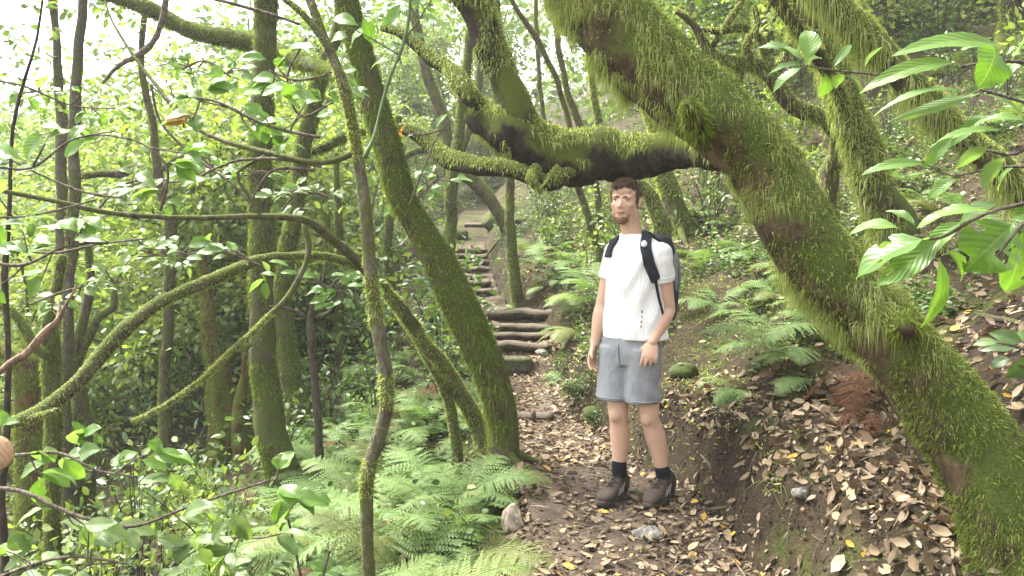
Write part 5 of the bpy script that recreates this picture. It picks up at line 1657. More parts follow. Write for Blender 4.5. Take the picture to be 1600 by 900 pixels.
def shrub_meshes(seed, nstem=7, h=0.9, nleaf=34, size=0.075, leafmat='leaf_dark', width=1.15):
    rr = np.random.default_rng(seed)
    a, b = MB(), MB()
    for k in range(nstem):
        an = rr.uniform(0, 2 * PI)
        lean = rr.uniform(0.1, 0.55)
        hh = h * rr.uniform(0.6, 1.1)
        d = np.array([math.cos(an), math.sin(an), 0])
        d2 = d[:2]
        P = [[*(d2 * 0.02), -0.05, 0.008], [*(d2 * lean * hh * 0.35), hh * 0.4, 0.006], [*(d2 * lean * hh), hh * 0.8, 0.004], [*(d2 * lean * hh * 1.4), hh, 0.002]]
        tb = Tube(P, 0.05, 6, 0.15, 12, 1.0)
        tb.into(a)
        # leaves in whorls along the upper stem and on side shoots
        n = nleaf
        f = rr.random(n) ** 0.7 * 0.75 + 0.25
        i = np.clip((f * (len(tb.C) - 1)).astype(int), 0, len(tb.C) - 1)
        off = rr.normal(0, 0.09, (n, 3)) * h
        p = tb.C[i] + off * np.array([1, 1, 0.6])
        dd = unit(off + rr.normal(0, 0.04, (n, 3)) + np.array([0, 0, 0.02]))
        leaves(b, p, dd, unit(np.array([0, -0.0, 0.7]) + rr.normal(0, 0.7, (n, 3))), rr.uniform(0.6, 1.25, n) * size, width)
    m1, m2 = a.mesh('stems'), b.mesh('foliage')
    m1.materials.append(M['bark_dark'])
    m2.materials.append(M[leafmat])
    return m1, m2


SH = {'dark': [shrub_meshes(1), shrub_meshes(2, 8, 1.1, 36, 0.085), shrub_meshes(3, 6, 0.8, 40, 0.06)],
      'pale': [shrub_meshes(5, 6, 1.0, 26, 0.10, 'leaf_pale', 1.3), shrub_meshes(6, 7, 0.8, 26, 0.085, 'leaf', 1.3)]}


def shrub(p, s, kind, label, group):
    root = empty('shrub', p)
    tag(root, label, 'shrub', group)
    root.rotation_euler = (0, 0, random.random() * 6.28)
    root.scale = (s, s, s * random.uniform(0.8, 1.2))
    m1, m2 = random.choice(SH[kind])
    for nm, me in (('stems', m1), ('foliage', m2)):
        o = bpy.data.objects.new(nm, me)
        o.parent = root
        col.objects.link(o)


def fill(n, box, y0, y1, s0, s1, kinds, label, group, mind=0.35, side=-1):
    """n shrubs whose feet show inside a picture box, between two distances"""
    c, tries, pl = 0, 0, []
    while c < n and tries < n * 60:
        tries += 1
        y = random.uniform(y0, y1)
        x = random.uniform(-0.8, 0.8) * y
        z = float(G(x, y))
        px, py, d = [float(q[0]) for q in proj([[x, y, z + 0.2]])]
        if not (box[0] < px < box[2] and box[1] < py < box[3]):
            continue
        if abs(x - interp(PCX, y)) < interp(PW, y) + 0.3:
            continue
        if any((x - a) ** 2 + (y - b) ** 2 < mind ** 2 for a, b in pl):
            continue
        pl.append((x, y))
        shrub((x, y, z), random.uniform(s0, s1), random.choice(kinds), label, group)
        c += 1


fill(30, (-80, 640, 360, 960), 3.2, 6.0, 0.45, 0.85, ['dark', 'pale', 'dark'], 'leafy undergrowth shrub on the low slope left of the ferns', 'shrubs left of the ferns', 0.28)
fill(38, (-60, 480, 700, 700), 6.5, 12, 0.7, 1.15, ['dark'], 'glossy-leaved shrub in the shade among the left-hand trunks', 'shrubs among the left-hand trunks', 0.45)
fill(34, (-60, 380, 720, 600), 11, 20, 1.1, 1.9, ['dark', 'dark', 'pale'], 'tall glossy shrub in the dim wood behind the left-hand trunks', 'shrubs in the wood behind', 0.8)
fill(24, (840, 280, 1120, 480), 7.5, 15, 0.4, 0.85, ['dark', 'pale'], 'small glossy shrub on the slope behind the hiker', 'shrubs on the slope behind the hiker', 0.5)
fill(36, (1100, 20, 1640, 330), 6.5, 16, 0.5, 0.95, ['dark', 'pale'], 'small shrub on the upper bank beyond the leaning trunks', 'shrubs on the upper bank', 0.6)
for (px, py, s, lab) in [(895, 640, 0.35, 'small white-glinting herb at the foot of the bank behind the knees of the hiker'), (930, 672, 0.28, 'tiny leafy herb at the edge of the path behind the legs of the hiker'),
                         (1180, 500, 0.3, 'small leafy plant on the bank right of the backpack'), (870, 590, 0.3, 'small leafy plant on the bank beside the stone step'), (1420, 565, 0.25, 'flattened grey-leaved plant above the dead ferns')]:
    shrub(on_ground(px, py), s, 'dark', lab, None)

# ------------------------------------------------------------------ forest trees


def tree_meshes(seed, h=7.0, r=0.09, nl=8, nclump=40, per=46, size=0.1, lean=0.6, low=0.3, cr=1.9, leafmat='leaf'):
    rr = np.random.default_rng(seed)
    a, b, c = MB(), MB(), MB()
    P = []
    ang = rr.uniform(0, 6.28)
    for k, f in enumerate((0, 0.03, 0.2, 0.4, 0.6, 0.8, 1.0)):
        P.append([math.cos(ang) * lean * f ** 1.5 + rr.normal(0, 0.10) * (f > 0.1), math.sin(ang) * lean * f ** 1.5 + rr.normal(0, 0.10) * (f > 0.1), f * h - 0.15 * (k == 0), r * (1.6, 1.25, 1, 0.85, 0.7, 0.5, 0.2)[k]])
    t = Tube(P, 0.12, 10, 0.16, 5, 0.5, seed=seed)
    t.into(a)
    tubes = [t]
    ends = []
    for k in range(nl):
        f = low + (1 - low) * (k + rr.random()) / nl * 0.95
        i = int(f * (len(t.C) - 1))
        an = k * 2.4 + rr.uniform(-0.5, 0.5)
        ln = rr.uniform(0.6, 1.0) * cr * (1.15 - 0.6 * f)
        d = np.array([math.cos(an), math.sin(an), rr.uniform(0.1, 0.7)])
        q = t.C[i]
        LP = [[*q, t.r[i] * 0.55]]
        for g in (0.35, 0.7, 1.0):
            LP.append([*(q + d * ln * g + rr.normal(0, 0.12, 3) + np.array([0, 0, -0.15 * ln * g * g])), t.r[i] * 0.55 * (1 - 0.8 * g) + 0.004])
        lt = Tube(LP, 0.12, 7, 0.2, 6, 0.9, seed=k)
        lt.into(a)
        tubes.append(lt)
        for g in np.linspace(0.35, 1, max(2, nclump // nl)):
            ends.append((lt.C[int(g * (len(lt.C) - 1))] + rr.normal(0, 0.18, 3), 0.26))
    for e, s in ends:
        k = int(per * rr.uniform(0.4, 1.5))
        off = rr.normal(0, s, (k, 3)) * np.array([1, 1, 0.45])
        dd = unit(off + rr.normal(0, 0.12, (k, 3)) + np.array([0, 0, -0.06]))
        leaves(b, e + off, dd, unit(np.array([0, 0, 0.55]) + rr.normal(0, 0.8, (k, 3))), rr.uniform(0.65, 1.3, k) * size, 1.25)
    fuzz(tubes[:1], c, 1500, (0.02, 0.06), (0.006, 0.012), 0, -0.1)
    fuzz(tubes[1:], c, 1200, (0.02, 0.06), (0.006, 0.012), 0, 0.0)
    m = [a.mesh('trunk'), b.mesh('crown'), c.mesh('moss')]
    for x, n in zip(m, ('bark_half', leafmat, 'moss_dark')):
        x.materials.append(M[n])
    return m


TR = [tree_meshes(1, 7.5, 0.10, 10, 76, 60, 0.12), tree_meshes(2, 6.2, 0.07, 10, 70, 60, 0.12, 0.9, 0.12), tree_meshes(3, 8.5, 0.12, 11, 84, 60, 0.13, 0.5, 0.25, 2.2), tree_meshes(4, 5.0, 0.05, 10, 60, 60, 0.11, 0.7, 0.08, 1.5),
      tree_meshes(8, 6.5, 0.08, 10, 70, 60, 0.12, 0.9, 0.15, 1.8, 'leaf_pale'),
      tree_meshes(9, 4.2, 0.035, 14, 90, 60, 0.11, 0.8, 0.03, 1.7), tree_meshes(10, 3.6, 0.035, 14, 90, 60, 0.10, 0.5, 0.03, 1.6, 'leaf_pale')]


def in_gap(px, py):
    return px < 320 and py < 150 - 0.2 * max(px - 150, 0)


def forest_tree(p, s, k, label, group):
    root = empty('forest_tree', p)
    tag(root, label, 'tree', group)
    root.rotation_euler = (random.uniform(-0.06, 0.06), random.uniform(-0.06, 0.06), random.random() * 6.28)
    root.scale = (s, s, s)
    for nm, me in zip(('trunk', 'crown', 'moss'), TR[k]):
        o = bpy.data.objects.new(nm, me)
        o.parent = root
        col.objects.link(o)


HT = [7.5, 6.2, 8.5, 5.0, 6.5, 4.2, 3.6]


def plant(n, pxr, y0, y1, s0, s1, kinds, label, group, mind=1.0, gap=True):
    c, tries, pl = 0, 0, []
    while c < n and tries < n * 80:
        tries += 1
        y = y0 + (y1 - y0) * random.random()
        x = (random.uniform(*pxr) - 800) / FPX * y
        clear = 2.1 if y < 19 else 1.2
        z = float(G(x, y))
        k, s = random.choice(kinds), random.uniform(s0, s1)
        if abs(x - interp(PCX, y)) < interp(PW, y) + clear and y < 24:
            continue
        px, py, d = [q for q in proj([[x, y, z + HT[k] * s * f] for f in (0.5, 0.75, 1.0)])]
        if gap and any(in_gap(a - 40, b) for a, b in zip(px, py)):
            continue
        if any((x - a) ** 2 + (y - b) ** 2 < mind ** 2 for a, b in pl):
            continue
        pl.append((x, y))
        forest_tree((x, y, z - 0.05), s, k, label, group)
        c += 1


plant(11, (330, 690), 9.5, 15, 0.75, 1.0, [1, 3, 4, 6, 4], 'leafy young tree in the wood between the broad trunk and the steps', 'trees of the middle wood', 0.9)
plant(17, (-60, 380), 8.5, 16, 0.6, 1.1, [5, 6, 4], 'low leafy tree under the white sky gap', 'low trees under the sky gap', 0.9)
plant(24, (-160, 800), 15, 26, 0.7, 1.2, [0, 1, 4, 4, 5, 6], 'leafy tree deep in the wood left of the steps', 'trees deep in the wood', 1.3)
plant(9, (620, 760), 15, 28, 0.7, 1.0, [1, 4, 6], 'pale leafy tree beyond the top of the steps', 'trees beyond the steps', 1.3)
plant(11, (1000, 1700), 10.5, 18, 0.5, 0.9, [4, 3, 5, 4, 6], 'leafy tree on the steep slope above the bank', 'trees on the slope above the bank', 1.2)
plant(9, (990, 1560), 9.5, 14, 0.6, 0.9, [0, 1, 4], 'slim mossy tree rooted on the upper bank, crown in the open', 'slim trees on the upper bank', 1.0)
plant(16, (960, 1900), 18, 30, 0.8, 1.2, [0, 1, 4], 'tall tree high on the hillside behind the leaning trunks', 'trees high on the hillside', 1.5)

# the wood far behind, one mass of leaves
mb = MB()
nC = 3000
yy = 24 + rng.random(nC) ** 1.2 * 40
pxs = rng.uniform(-350, 1950, nC)
xx = (pxs - 800) / FPX * yy
zz = G(xx, yy) + rng.random(nC) ** 0.9 * (8.0 + 3 * (pxs > 600))
C = np.stack([xx, yy, zz], -1)
a, b, d = proj(C)
k = ~((a < 345) & (b < 165 - 0.2 * np.maximum(a - 150, 0)))
k &= ~((C[:, 2] - G(xx, yy) > np.where(a > 700, 2.2, 0.5)) & (vnoise(a / 45.0, b / 45.0, 3.0) > np.where((a > 770) & (a < 980), -0.15, 0.25)) & (b < 250) & (a < 1000))
C = C[k]
for c in C:
    n = rng.integers(25, 60)
    off = rng.normal(0, 0.75, (n, 3)) * np.array([1, 1, 0.6])
    leaves(mb, c + off, unit(off + rng.normal(0, 0.3, (n, 3))), unit(np.array([0, -0.3, 0.6]) + rng.normal(0, 0.7, (n, 3))), rng.uniform(0.2, 0.42, n), far=True)
tag(obj('far_woodland', mb, M['leaf']), 'distant leafy woodland filling the view behind the trees', 'woodland', kind='stuff')
for k in range(34):
    y = random.uniform(20, 42)
    px = random.uniform(-50, 1650)
    x = (px - 800) / FPX * y
    z = float(G(x, y))
    h = random.uniform(6, 11) if px > 380 else random.uniform(3.5, 6)
    l = random.uniform(-1.2, 1.2)
    b = MB()
    Tube([[x, y, z - 0.2, 0.2], [x + l * 0.1, y, z + h * 0.3, 0.14], [x + l * 0.5 + random.uniform(-.3, .3), y, z + h * 0.65, 0.10], [x + l, y, z + h, 0.05]], 0.25, 8, 0.15, 3, 0.4).into(b)
    tag(obj('far_trunk', b, M['bark_half'], at_loc=(x, y, z)), 'distant slim trunk deep in the woodland', 'tree', 'distant trunks in the woodland')

# ------------------------------------------------------------------ the hiker
YM = 4.3
M['skin'] = None


def skin_mat():
    m = N('skin')
    v = m.coord()
    c = m.ramp(m.noise(v, 14, 5), [(0.3, (0.53, 0.345, 0.25)), (0.7, (0.61, 0.42, 0.315))])
    n2 = m.noise(v, 90, 3)
    c = m.mix(m.math('MULTIPLY', n2, 0.25), c, (0.50, 0.26, 0.19))
    n3 = m.math('MULTIPLY', m.math('SUBTRACT', m.noise(v, 7, 4), 0.45), 2.2, clamp=True)
    c = m.mix(m.math('MULTIPLY', n3, 0.55), c, (0.50, 0.255, 0.18))
    b = m.bsdf(c, 0.55, 0.3, m.bump(m.noise(v, 220, 3), 0.3, 0.002))
    b.inputs['Subsurface Weight'].default_value = 0.12
    b.inputs['Subsurface Radius'].default_value = (0.01, 0.004, 0.002)
    return m.done(b)


def cloth_mat(name, c, var=0.06, weave=900, bump=0.25, rough=0.85, fold=0.0):
    m = N(name)
    v = m.coord()
    f = m.noise(v, 9, 4)
    cc = m.ramp(f, [(0.3, tuple(x * (1 - var) for x in c)), (0.7, tuple(min(1, x * (1 + var)) for x in c))])
    h = m.noise(v, weave, 2)
    nr = m.bump(h, bump, 0.0015)
    if fold:
        mp = m.n('Mapping')
        mp.inputs['Rotation'].default_value = (0.3, 0.5, 0.4)
        mp.inputs['Scale'].default_value = (1, 1, 0.45)
        m.link(v, mp.inputs['Vector'])
        nr = m.bump(m.noise(mp.outputs[0], 13, 3, 0.5, 1.2), fold, 0.03, nr)
    return m.done(m.bsdf(cc, rough, 0.2, nr))


M['skin'] = skin_mat()
M['shirt'] = cloth_mat('shirt_white', (0.74, 0.74, 0.745), 0.03, fold=0.5)
M['shorts'] = cloth_mat('shorts_grey', (0.235, 0.246, 0.268), 0.07, fold=0.35)
M['sock'] = cloth_mat('sock_black', (0.012, 0.013, 0.018), 0.2, 500, 0.5)
M['shoe'] = cloth_mat('shoe_brown', (0.062, 0.048, 0.040), 0.35, 120, 0.5, 0.8)
M['sole'] = simple('sole_rubber', (0.055, 0.047, 0.04), 0.85, 0.2, 0.3, 25)
M['lace'] = simple('lace_dark', (0.025, 0.02, 0.018), 0.8)
M['flash'] = simple('shoe_flash', (0.45, 0.44, 0.42), 0.5)
M['hair'] = leaf_mat('hair_brown', [(0, (0.045, 0.028, 0.018)), (0.6, (0.105, 0.068, 0.044)), (1, (0.21, 0.145, 0.095))], 0.5, 0.4, 0.0)
M['beard'] = simple('beard_ginger', (0.30, 0.16, 0.095), 0.75, 0.2, 0.3, 200, 0.6, 300)
M['lid'] = simple('eyelid', (0.34, 0.19, 0.135), 0.6)
M['lip'] = simple('lip', (0.40, 0.19, 0.15), 0.5, 0.3)
M['brow'] = simple('eyebrow_brown', (0.10, 0.06, 0.04), 0.8)
M['eye_white'] = simple('eye_white', (0.46, 0.42, 0.38), 0.3, 0.4, 0.02)
M['iris'] = simple('iris_dark', (0.05, 0.035, 0.025), 0.15, 0.5)
M['pack_black'] = cloth_mat('pack_black', (0.022, 0.025, 0.03), 0.2, 400, 0.4, 0.7, fold=0.3)
M['pack_grey'] = cloth_mat('pack_grey', (0.20, 0.21, 0.22), 0.1, 400, 0.3, 0.7, fold=0.2)
M['strap'] = cloth_mat('strap_navy', (0.018, 0.021, 0.032), 0.15, 500, 0.4, 0.8)
M['badge'] = simple('badge_silver', (0.55, 0.57, 0.6), 0.3, 0.5, 0.3, 60)
M['print'] = simple('print_dark', (0.10, 0.10, 0.12), 0.7)


def ell(mb, c, ax, r, nu=20, nv=14):
    """ellipsoid; ax rows are its axes"""
    th, ph = np.meshgrid(np.linspace(0, 2 * PI, nu, endpoint=False), np.linspace(0.001, PI - 0.001, nv))
    D = np.stack([np.cos(th) * np.sin(ph), np.sin(th) * np.sin(ph), np.cos(ph)], -1) * np.asarray(r)
    V = (D @ np.asarray(ax, float)).reshape(-1, 3) + np.asarray(c)
    i = np.arange(nu * nv).reshape(nv, nu)
    j = np.roll(i, -1, 1)
    q = np.stack([i[:-1], i[1:], j[1:], j[:-1]], -1).reshape(-1, 4)
    n = nu * nv
    V = np.vstack([V, V[:nu].mean(0), V[-nu:].mean(0)])
    t = np.concatenate([np.stack([np.full(nu, n), i[0], j[0]], -1), np.stack([np.full(nu, n + 1), j[-1], i[-1]], -1)])
    det = np.linalg.det(np.asarray(ax, float))
    if det < 0:
        q, t = q[:, ::-1], t[:, ::-1]
    mb.add(V, q, t)


def limb_(mb, pts, seg=20, step=0.02):
    """tapered limb through rows x, y, z, r with round ends"""
    pts = np.asarray(pts, float)
    t = Tube(pts, step, seg, 0, 1)
    t.into(mb)
    ell(mb, pts[0, :3], np.eye(3), [pts[0, 3]] * 3)
    ell(mb, pts[-1, :3], np.eye(3), [pts[-1, 3]] * 3)


def loft(mb, rings, nseg=40):
    """closed body through rings: (centre, axis_a, half_a, axis_b, half_b, squareness)"""
    th = np.linspace(0, 2 * PI, nseg, endpoint=False)
    Vs = []
    for (c, a, ha, b, hb, e) in rings:
        ca, sa = np.cos(th), np.sin(th)
        x = np.sign(ca) * np.abs(ca) ** e * ha
        y = np.sign(sa) * np.abs(sa) ** e * hb
        Vs.append(np.asarray(c) + x[:, None] * np.asarray(a) + y[:, None] * np.asarray(b))
    V = np.array(Vs)
    n = len(rings)
    i = np.arange(n * nseg).reshape(n, nseg)
    j = np.roll(i, -1, 1)
    q = np.stack([i[:-1], j[:-1], j[1:], i[1:]], -1).reshape(-1, 4)
    VV = np.vstack([V.reshape(-1, 3), V[0].mean(0), V[-1].mean(0)])
    k = n * nseg
    t = np.concatenate([np.stack([np.full(nseg, k), j[0], i[0]], -1), np.stack([np.full(nseg, k + 1), i[-1], j[-1]], -1)])
    d = np.asarray(rings[-1][0]) - np.asarray(rings[0][0])
    if np.dot(np.cross(rings[0][1], rings[0][3]), d) < 0:
        q, t = q[:, ::-1], t[:, ::-1]
    mb.add(VV, q, t)


yawB = math.radians(33)
Fw = np.array([-math.sin(yawB), -math.cos(yawB), 0])      # the way the chest faces
Lf = np.array([math.cos(yawB), -math.sin(yawB), 0])       # towards his left arm
UP = np.array([0, 0, 1.0])


def J(px, py, dy=0.0):
    return at(px, py, YM + dy)


foot0 = J(996, 800)
zg = float(G(foot0[0], foot0[1]))
person = empty('person', (foot0[0], foot0[1], zg))
tag(person, 'hiker in a white T-shirt, grey shorts and brown walking boots standing on the path', 'person')

# joints
hipc = J(985, 545)
hipR, hipL = hipc - Lf * 0.084, hipc + Lf * 0.084
knR, knL = J(966, 645, -0.02), J(1014, 650, -0.05)
anR, anL = J(968, 749, 0.03), J(1041, 759, 0.0)
shR, shL = J(960, 394, 0.09), J(1032, 397, -0.09)
elR, elL = J(941, 478, 0.10), J(1044, 484, -0.06)
wrR, wrL = J(929, 537, 0.05), J(1020, 533, -0.15)


def arm_rows(s, e, w):
    rows = []
    for f, r in ((0, 0.050), (0.35, 0.047), (0.75, 0.041), (1, 0.039)):
        rows.append([*(s + (e - s) * f), r])
    for f, r in ((0.22, 0.043), (0.5, 0.038), (0.8, 0.029), (1, 0.0265)):
        rows.append([*(e + (w - e) * f), r])
    return rows


body = MB()
# trunk kept inside the clothes, neck and head
ch = J(990, 425)
loft(body, [(hipc - UP * 0.06, Lf, 0.12, Fw, 0.085, 1), (hipc + UP * 0.05, Lf, 0.13, Fw, 0.09, 1), (ch - UP * 0.12, Lf, 0.135, Fw, 0.09, 1), (ch, Lf, 0.155, Fw, 0.10, 1), (ch + UP * 0.10, Lf, 0.15, Fw, 0.075, 1), (ch + UP * 0.155, Lf, 0.09, Fw, 0.06, 1)])
neck0, neck1 = J(991, 380, 0.02), J(982, 340, 0.0)
limb_(body, [[*neck0, 0.066], [*(neck0 * 0.5 + neck1 * 0.5), 0.056], [*neck1, 0.056]])
limb_(body, arm_rows(shR, elR, wrR))
limb_(body, arm_rows(shL, elL, wrL))
for h, k, a, sg in ((hipR, knR, anR, -1), (hipL, knL, anL, 1)):
    back = -Fw
    rows = [[*h, 0.076], [*(h * 0.5 + k * 0.5), 0.072], [*(h * 0.15 + k * 0.85), 0.058], [*k, 0.054], [*(k * 0.86 + a * 0.14 + back * 0.008), 0.051],
            [*(k * 0.68 + a * 0.32 + back * 0.018), 0.057], [*(k * 0.45 + a * 0.55 + back * 0.012), 0.047], [*(k * 0.18 + a * 0.82), 0.033], [*a, 0.033]]
    limb_(body, rows, 22)
    ell(body, k + Fw * 0.022 - UP * 0.005, [Lf, Fw, UP], (0.040, 0.042, 0.048))
    ell(body, k * 0.62 + a * 0.38 - Fw * 0.03, [Lf, Fw, UP], (0.044, 0.04, 0.09))

# head: its own frame, turned to the camera's left, slightly tilted back
yawH = math.radians(24)
Hf = unit(np.array([-math.sin(yawH), -math.cos(yawH), 0.03]))
Hr = unit(np.cross(Hf, UP))
Hr = unit(Hr + UP * 0.04)      # his right
Hu = np.cross(Hr, Hf)
Hl = -Hr
HC = J(977, 313)                # middle of the skull, eye height


def hp(l, f, u):
    return HC + Hl * l + Hf * f + Hu * u


HA = [Hl, Hf, Hu]
ell(body, hp(0, -0.015, 0.028), HA, (0.075, 0.092, 0.086), 30, 20)
ell(body, hp(0, 0.022, -0.03), HA, (0.065, 0.066, 0.075), 26, 18)
ell(body, hp(0, 0.033, -0.080), HA, (0.044, 0.044, 0.045), 22, 16)
ell(body, hp(0, 0.057, -0.108), HA, (0.024, 0.020, 0.018))
for s in (-1, 1):
    ell(body, hp(s * 0.049, -0.005, -0.066), HA, (0.020, 0.042, 0.036))        # jaw angle
    ell(body, hp(s * 0.036, 0.060, -0.028), HA, (0.022, 0.018, 0.018))         # cheekbone
    ell(body, hp(s * 0.030, 0.070, 0.016), HA, (0.027, 0.013, 0.009))          # brow ridge
    ell(body, hp(s * 0.077, -0.012, -0.012), HA, (0.008, 0.017, 0.030))        # ear
    ell(body, hp(s * 0.082, -0.020, 0.000), HA, (0.006, 0.017, 0.020))
    ell(body, hp(s * 0.011, 0.085, -0.036), HA, (0.007, 0.009, 0.007))         # nostril wing
limb_(body, [[*hp(0, 0.076, 0.010), 0.0075], [*hp(0, 0.086, -0.012), 0.008], [*hp(0, 0.096, -0.033), 0.0095]], 12, 0.008)
ell(body, hp(0, 0.072, -0.066), HA, (0.026, 0.012, 0.013))                     # mouth mound
ell(body, hp(0, 0.062, 0.050), HA, (0.048, 0.025, 0.032))                      # forehead


def hand(mb, wrist, d, palmn, thumb_side, curl=0.5):
    """d along the fingers, palmn out of the palm, thumb_side towards the thumb"""
    d, palmn = unit(d), unit(palmn)
    s = unit(np.asarray(thumb_side) - d * np.dot(thumb_side, d))
    n = unit(palmn - d * np.dot(palmn, d) - s * np.dot(palmn, s))
    pc = wrist + d * 0.052
    ell(mb, pc, [s, d, n], (0.040, 0.054, 0.0165), 20, 14)
    ell(mb, pc + d * 0.022, [s, d, n], (0.041, 0.028, 0.0145), 20, 14)
    ell(mb, wrist + d * 0.035 + s * 0.026 + n * 0.007, [s, d, n], (0.017, 0.030, 0.015))
    for k, (off, ln) in enumerate(((0.034, 0.070), (0.0115, 0.078), (-0.0115, 0.073), (-0.034, 0.057))):
        b = wrist + d * (0.092 - 0.004 * abs(k - 1)) + s * off
        a = 0.25 + 0.13 * k
        rows, p, ang = [[*(b - d * 0.02), 0.0095], [*b, 0.0093]], b, 0.0
        for q, seg in enumerate((0.45, 0.32, 0.23)):
            ang += a * curl * (1.0, 1.5, 1.0)[q] * 1.25
            dd = unit(d * math.cos(ang) + n * math.sin(ang) + s * off * 2.2)
            p = p + dd * ln * seg
            rows.append([*p, (0.0084, 0.0077, 0.0068)[q]])
        limb_(mb, rows, 12, 0.008)
    b = wrist + d * 0.030 + s * 0.034 + n * 0.006
    p1 = b + unit(d * 0.75 + s * 0.55 + n * 0.35) * 0.036
    p2 = p1 + unit(d * 0.95 + s * 0.15 + n * 0.4) * 0.030
    limb_(mb, [[*(b - d * 0.008 - s * 0.01), 0.013], [*p1, 0.0105], [*p2, 0.0085]], 12, 0.008)


# right hand: back of the hand outwards, thumb forward; left hand before the thigh
hand(body, wrR, unit(wrR - elR) * 0.8 - UP * 0.3 + Fw * 0.10, Lf * 0.9 - Fw * 0.25, Fw, 0.75)
hand(body, wrL, unit(wrL - elL) * 0.5 - UP * 0.6, -Lf * 0.45 - Fw * 0.8, -Lf * 0.8 + Fw * 0.3, 0.7)
bm_ = remesh(body, 0.0052, 2)
obj('body', bm_, M['skin'], person)

# face details
for s in (-1, 1):
    e = MB()
    ec = hp(s * 0.031, 0.066, -0.001)
    ell(e, ec, HA, (0.0125, 0.0120, 0.0052), 16, 12)
    eo = obj('eye', e, M['eye_white'], person)
    e = MB()
    ell(e, ec + Hf * 0.0082 - Hl * 0.001 + Hu * 0.000, HA, (0.0056, 0.0044, 0.0050), 14, 10)
    obj('iris', e, M['iris'], eo)
    e = MB()
    limb_(e, [[*(ec - Hl * 0.013 + Hf * 0.004 + Hu * 0.002), 0.0022], [*(ec + Hf * 0.0115 + Hu * 0.0068), 0.0028], [*(ec + Hl * 0.014 + Hf * 0.002 + Hu * 0.002), 0.0022]], 8, 0.004)
    obj('eyelid', e, M['lid'], person)
    e = MB()
    limb_(e, [[*hp(s * 0.014, 0.081, 0.013), 0.0042], [*hp(s * 0.030, 0.080, 0.0165), 0.0046], [*hp(s * 0.049, 0.063, 0.013), 0.0024]], 8, 0.005)
    obj('eyebrow', e, M['brow'], person)
e = MB()
limb_(e, [[*hp(-0.024, 0.073, -0.0655), 0.002], [*hp(-0.010, 0.0850, -0.0645), 0.0036], [*hp(0.008, 0.0855, -0.0645), 0.0036], [*hp(0.026, 0.073, -0.062), 0.002]], 8, 0.004)
limb_(e, [[*hp(-0.020, 0.074, -0.0685), 0.0025], [*hp(0, 0.0850, -0.0725), 0.0044], [*hp(0.021, 0.075, -0.067), 0.0025]], 8, 0.004)
obj('mouth', e, M['lip'], person)

bvhB = BVHTree.FromPolygons([tuple(v) for v in np.concatenate(bm_.V)], [tuple(f) for q in bm_.Q for f in q] + [tuple(f) for q in bm_.T for f in q])


def fur_patch(mb, sel, n, ln, w, dirf, seed):
    """short hairs over the part of the body that sel(l, f, u) picks in the head's frame"""
    V = np.concatenate(bm_.V)
    R = V - HC
    l, f, u = R @ Hl, R @ Hf, R @ Hu
    k = np.where(sel(l, f, u))[0]
    if not len(k):
        return
    rr = np.random.default_rng(seed)
    c = rr.choice(k, n)
    p = V[c] + rr.normal(0, 0.002, (n, 3))
    o = unit(p - hp(0, -0.01, 0.0))
    d = unit(dirf(R[c] @ Hl, R[c] @ Hf, R[c] @ Hu) + o * 0.35 + rr.normal(0, 0.22, (n, 3)))
    L = rr.uniform(0.6, 1.1, n)[:, None] * ln
    sd = unit(np.cross(d, o)) * w
    p0, p1, p2 = p - o * 0.001, p + d * L * 0.5 + o * 0.004, p + d * L
    VV = np.stack([p0 - sd, p0 + sd, p1 + sd * 0.8, p1 - sd * 0.8, p2], 1)
    b = np.arange(n)[:, None] * 5
    mb.add(VV.reshape(-1, 3), b + np.array([[0, 1, 2, 3]]), b + np.array([[3, 2, 4]]))


def shell(mb, sel, lift):
    V = np.concatenate(bm_.V)
    R = V - HC
    l, f, u = R @ Hl, R @ Hf, R @ Hu
    k = sel(l, f, u)
    Q = np.concatenate(bm_.Q)
    q = Q[k[Q].all(1)]
    used = np.unique(q)
    mp = np.full(len(V), -1)
    mp[used] = np.arange(len(used))
    o = unit(V[used] - hp(0, -0.01, 0.0))
    lf = lift * (1 + 0.5 * fbm(V[used, 0] * 60, V[used, 1] * 60, V[used, 2] * 60))
    mb.add(V[used] + o * lf[:, None], mp[q])


def hair_sel(l, f, u):
    line = 0.060 - 0.2 * np.maximum(0.0, np.abs(l) - 0.035) + 0.006 * np.sin(l * 60)
    top = (u > line) & (f > 0.0)
    sidez = (f <= 0.030) & (u > -0.005 - 0.3 * np.maximum(0, f + 0.01)) & (u > 0.018 - 0.8 * np.maximum(0, -f - 0.03))
    burn = (np.abs(l) > 0.058) & (f > 0.0) & (f < 0.022) & (u > -0.012) & (u < 0.05)
    nape = (f < -0.045) & (u > -0.062)
    return ((top | sidez | nape | burn) & (u < 0.2)) & ~((np.abs(l) > 0.067) & (f > -0.036) & (f < 0.006) & (u < 0.022))


hb = MB()
shell(hb, hair_sel, 0.006)
fur_patch(hb, hair_sel, 6000, 0.023, 0.0013, lambda l, f, u: np.outer(np.ones(len(l)), Hl * -0.3 - Hu * 0.15) + np.outer(sstep(0.05, 0.09, u), Hf * 0.6 + Hu * 0.2) - np.outer(1 - sstep(0.02, 0.08, u), Hu * 0.8 + Hf * 0.35), 3)
# lifted fringe brushed to one side
fur_patch(hb, lambda l, f, u: hair_sel(l, f, u) & (f > 0.02) & (u > 0.055), 1300, 0.024, 0.0016, lambda l, f, u: np.outer(np.ones(len(l)), Hu * 0.30 + Hf * 0.35 - Hl * 0.7), 5)
obj('hair', hb, M['hair'], person)
db = MB()


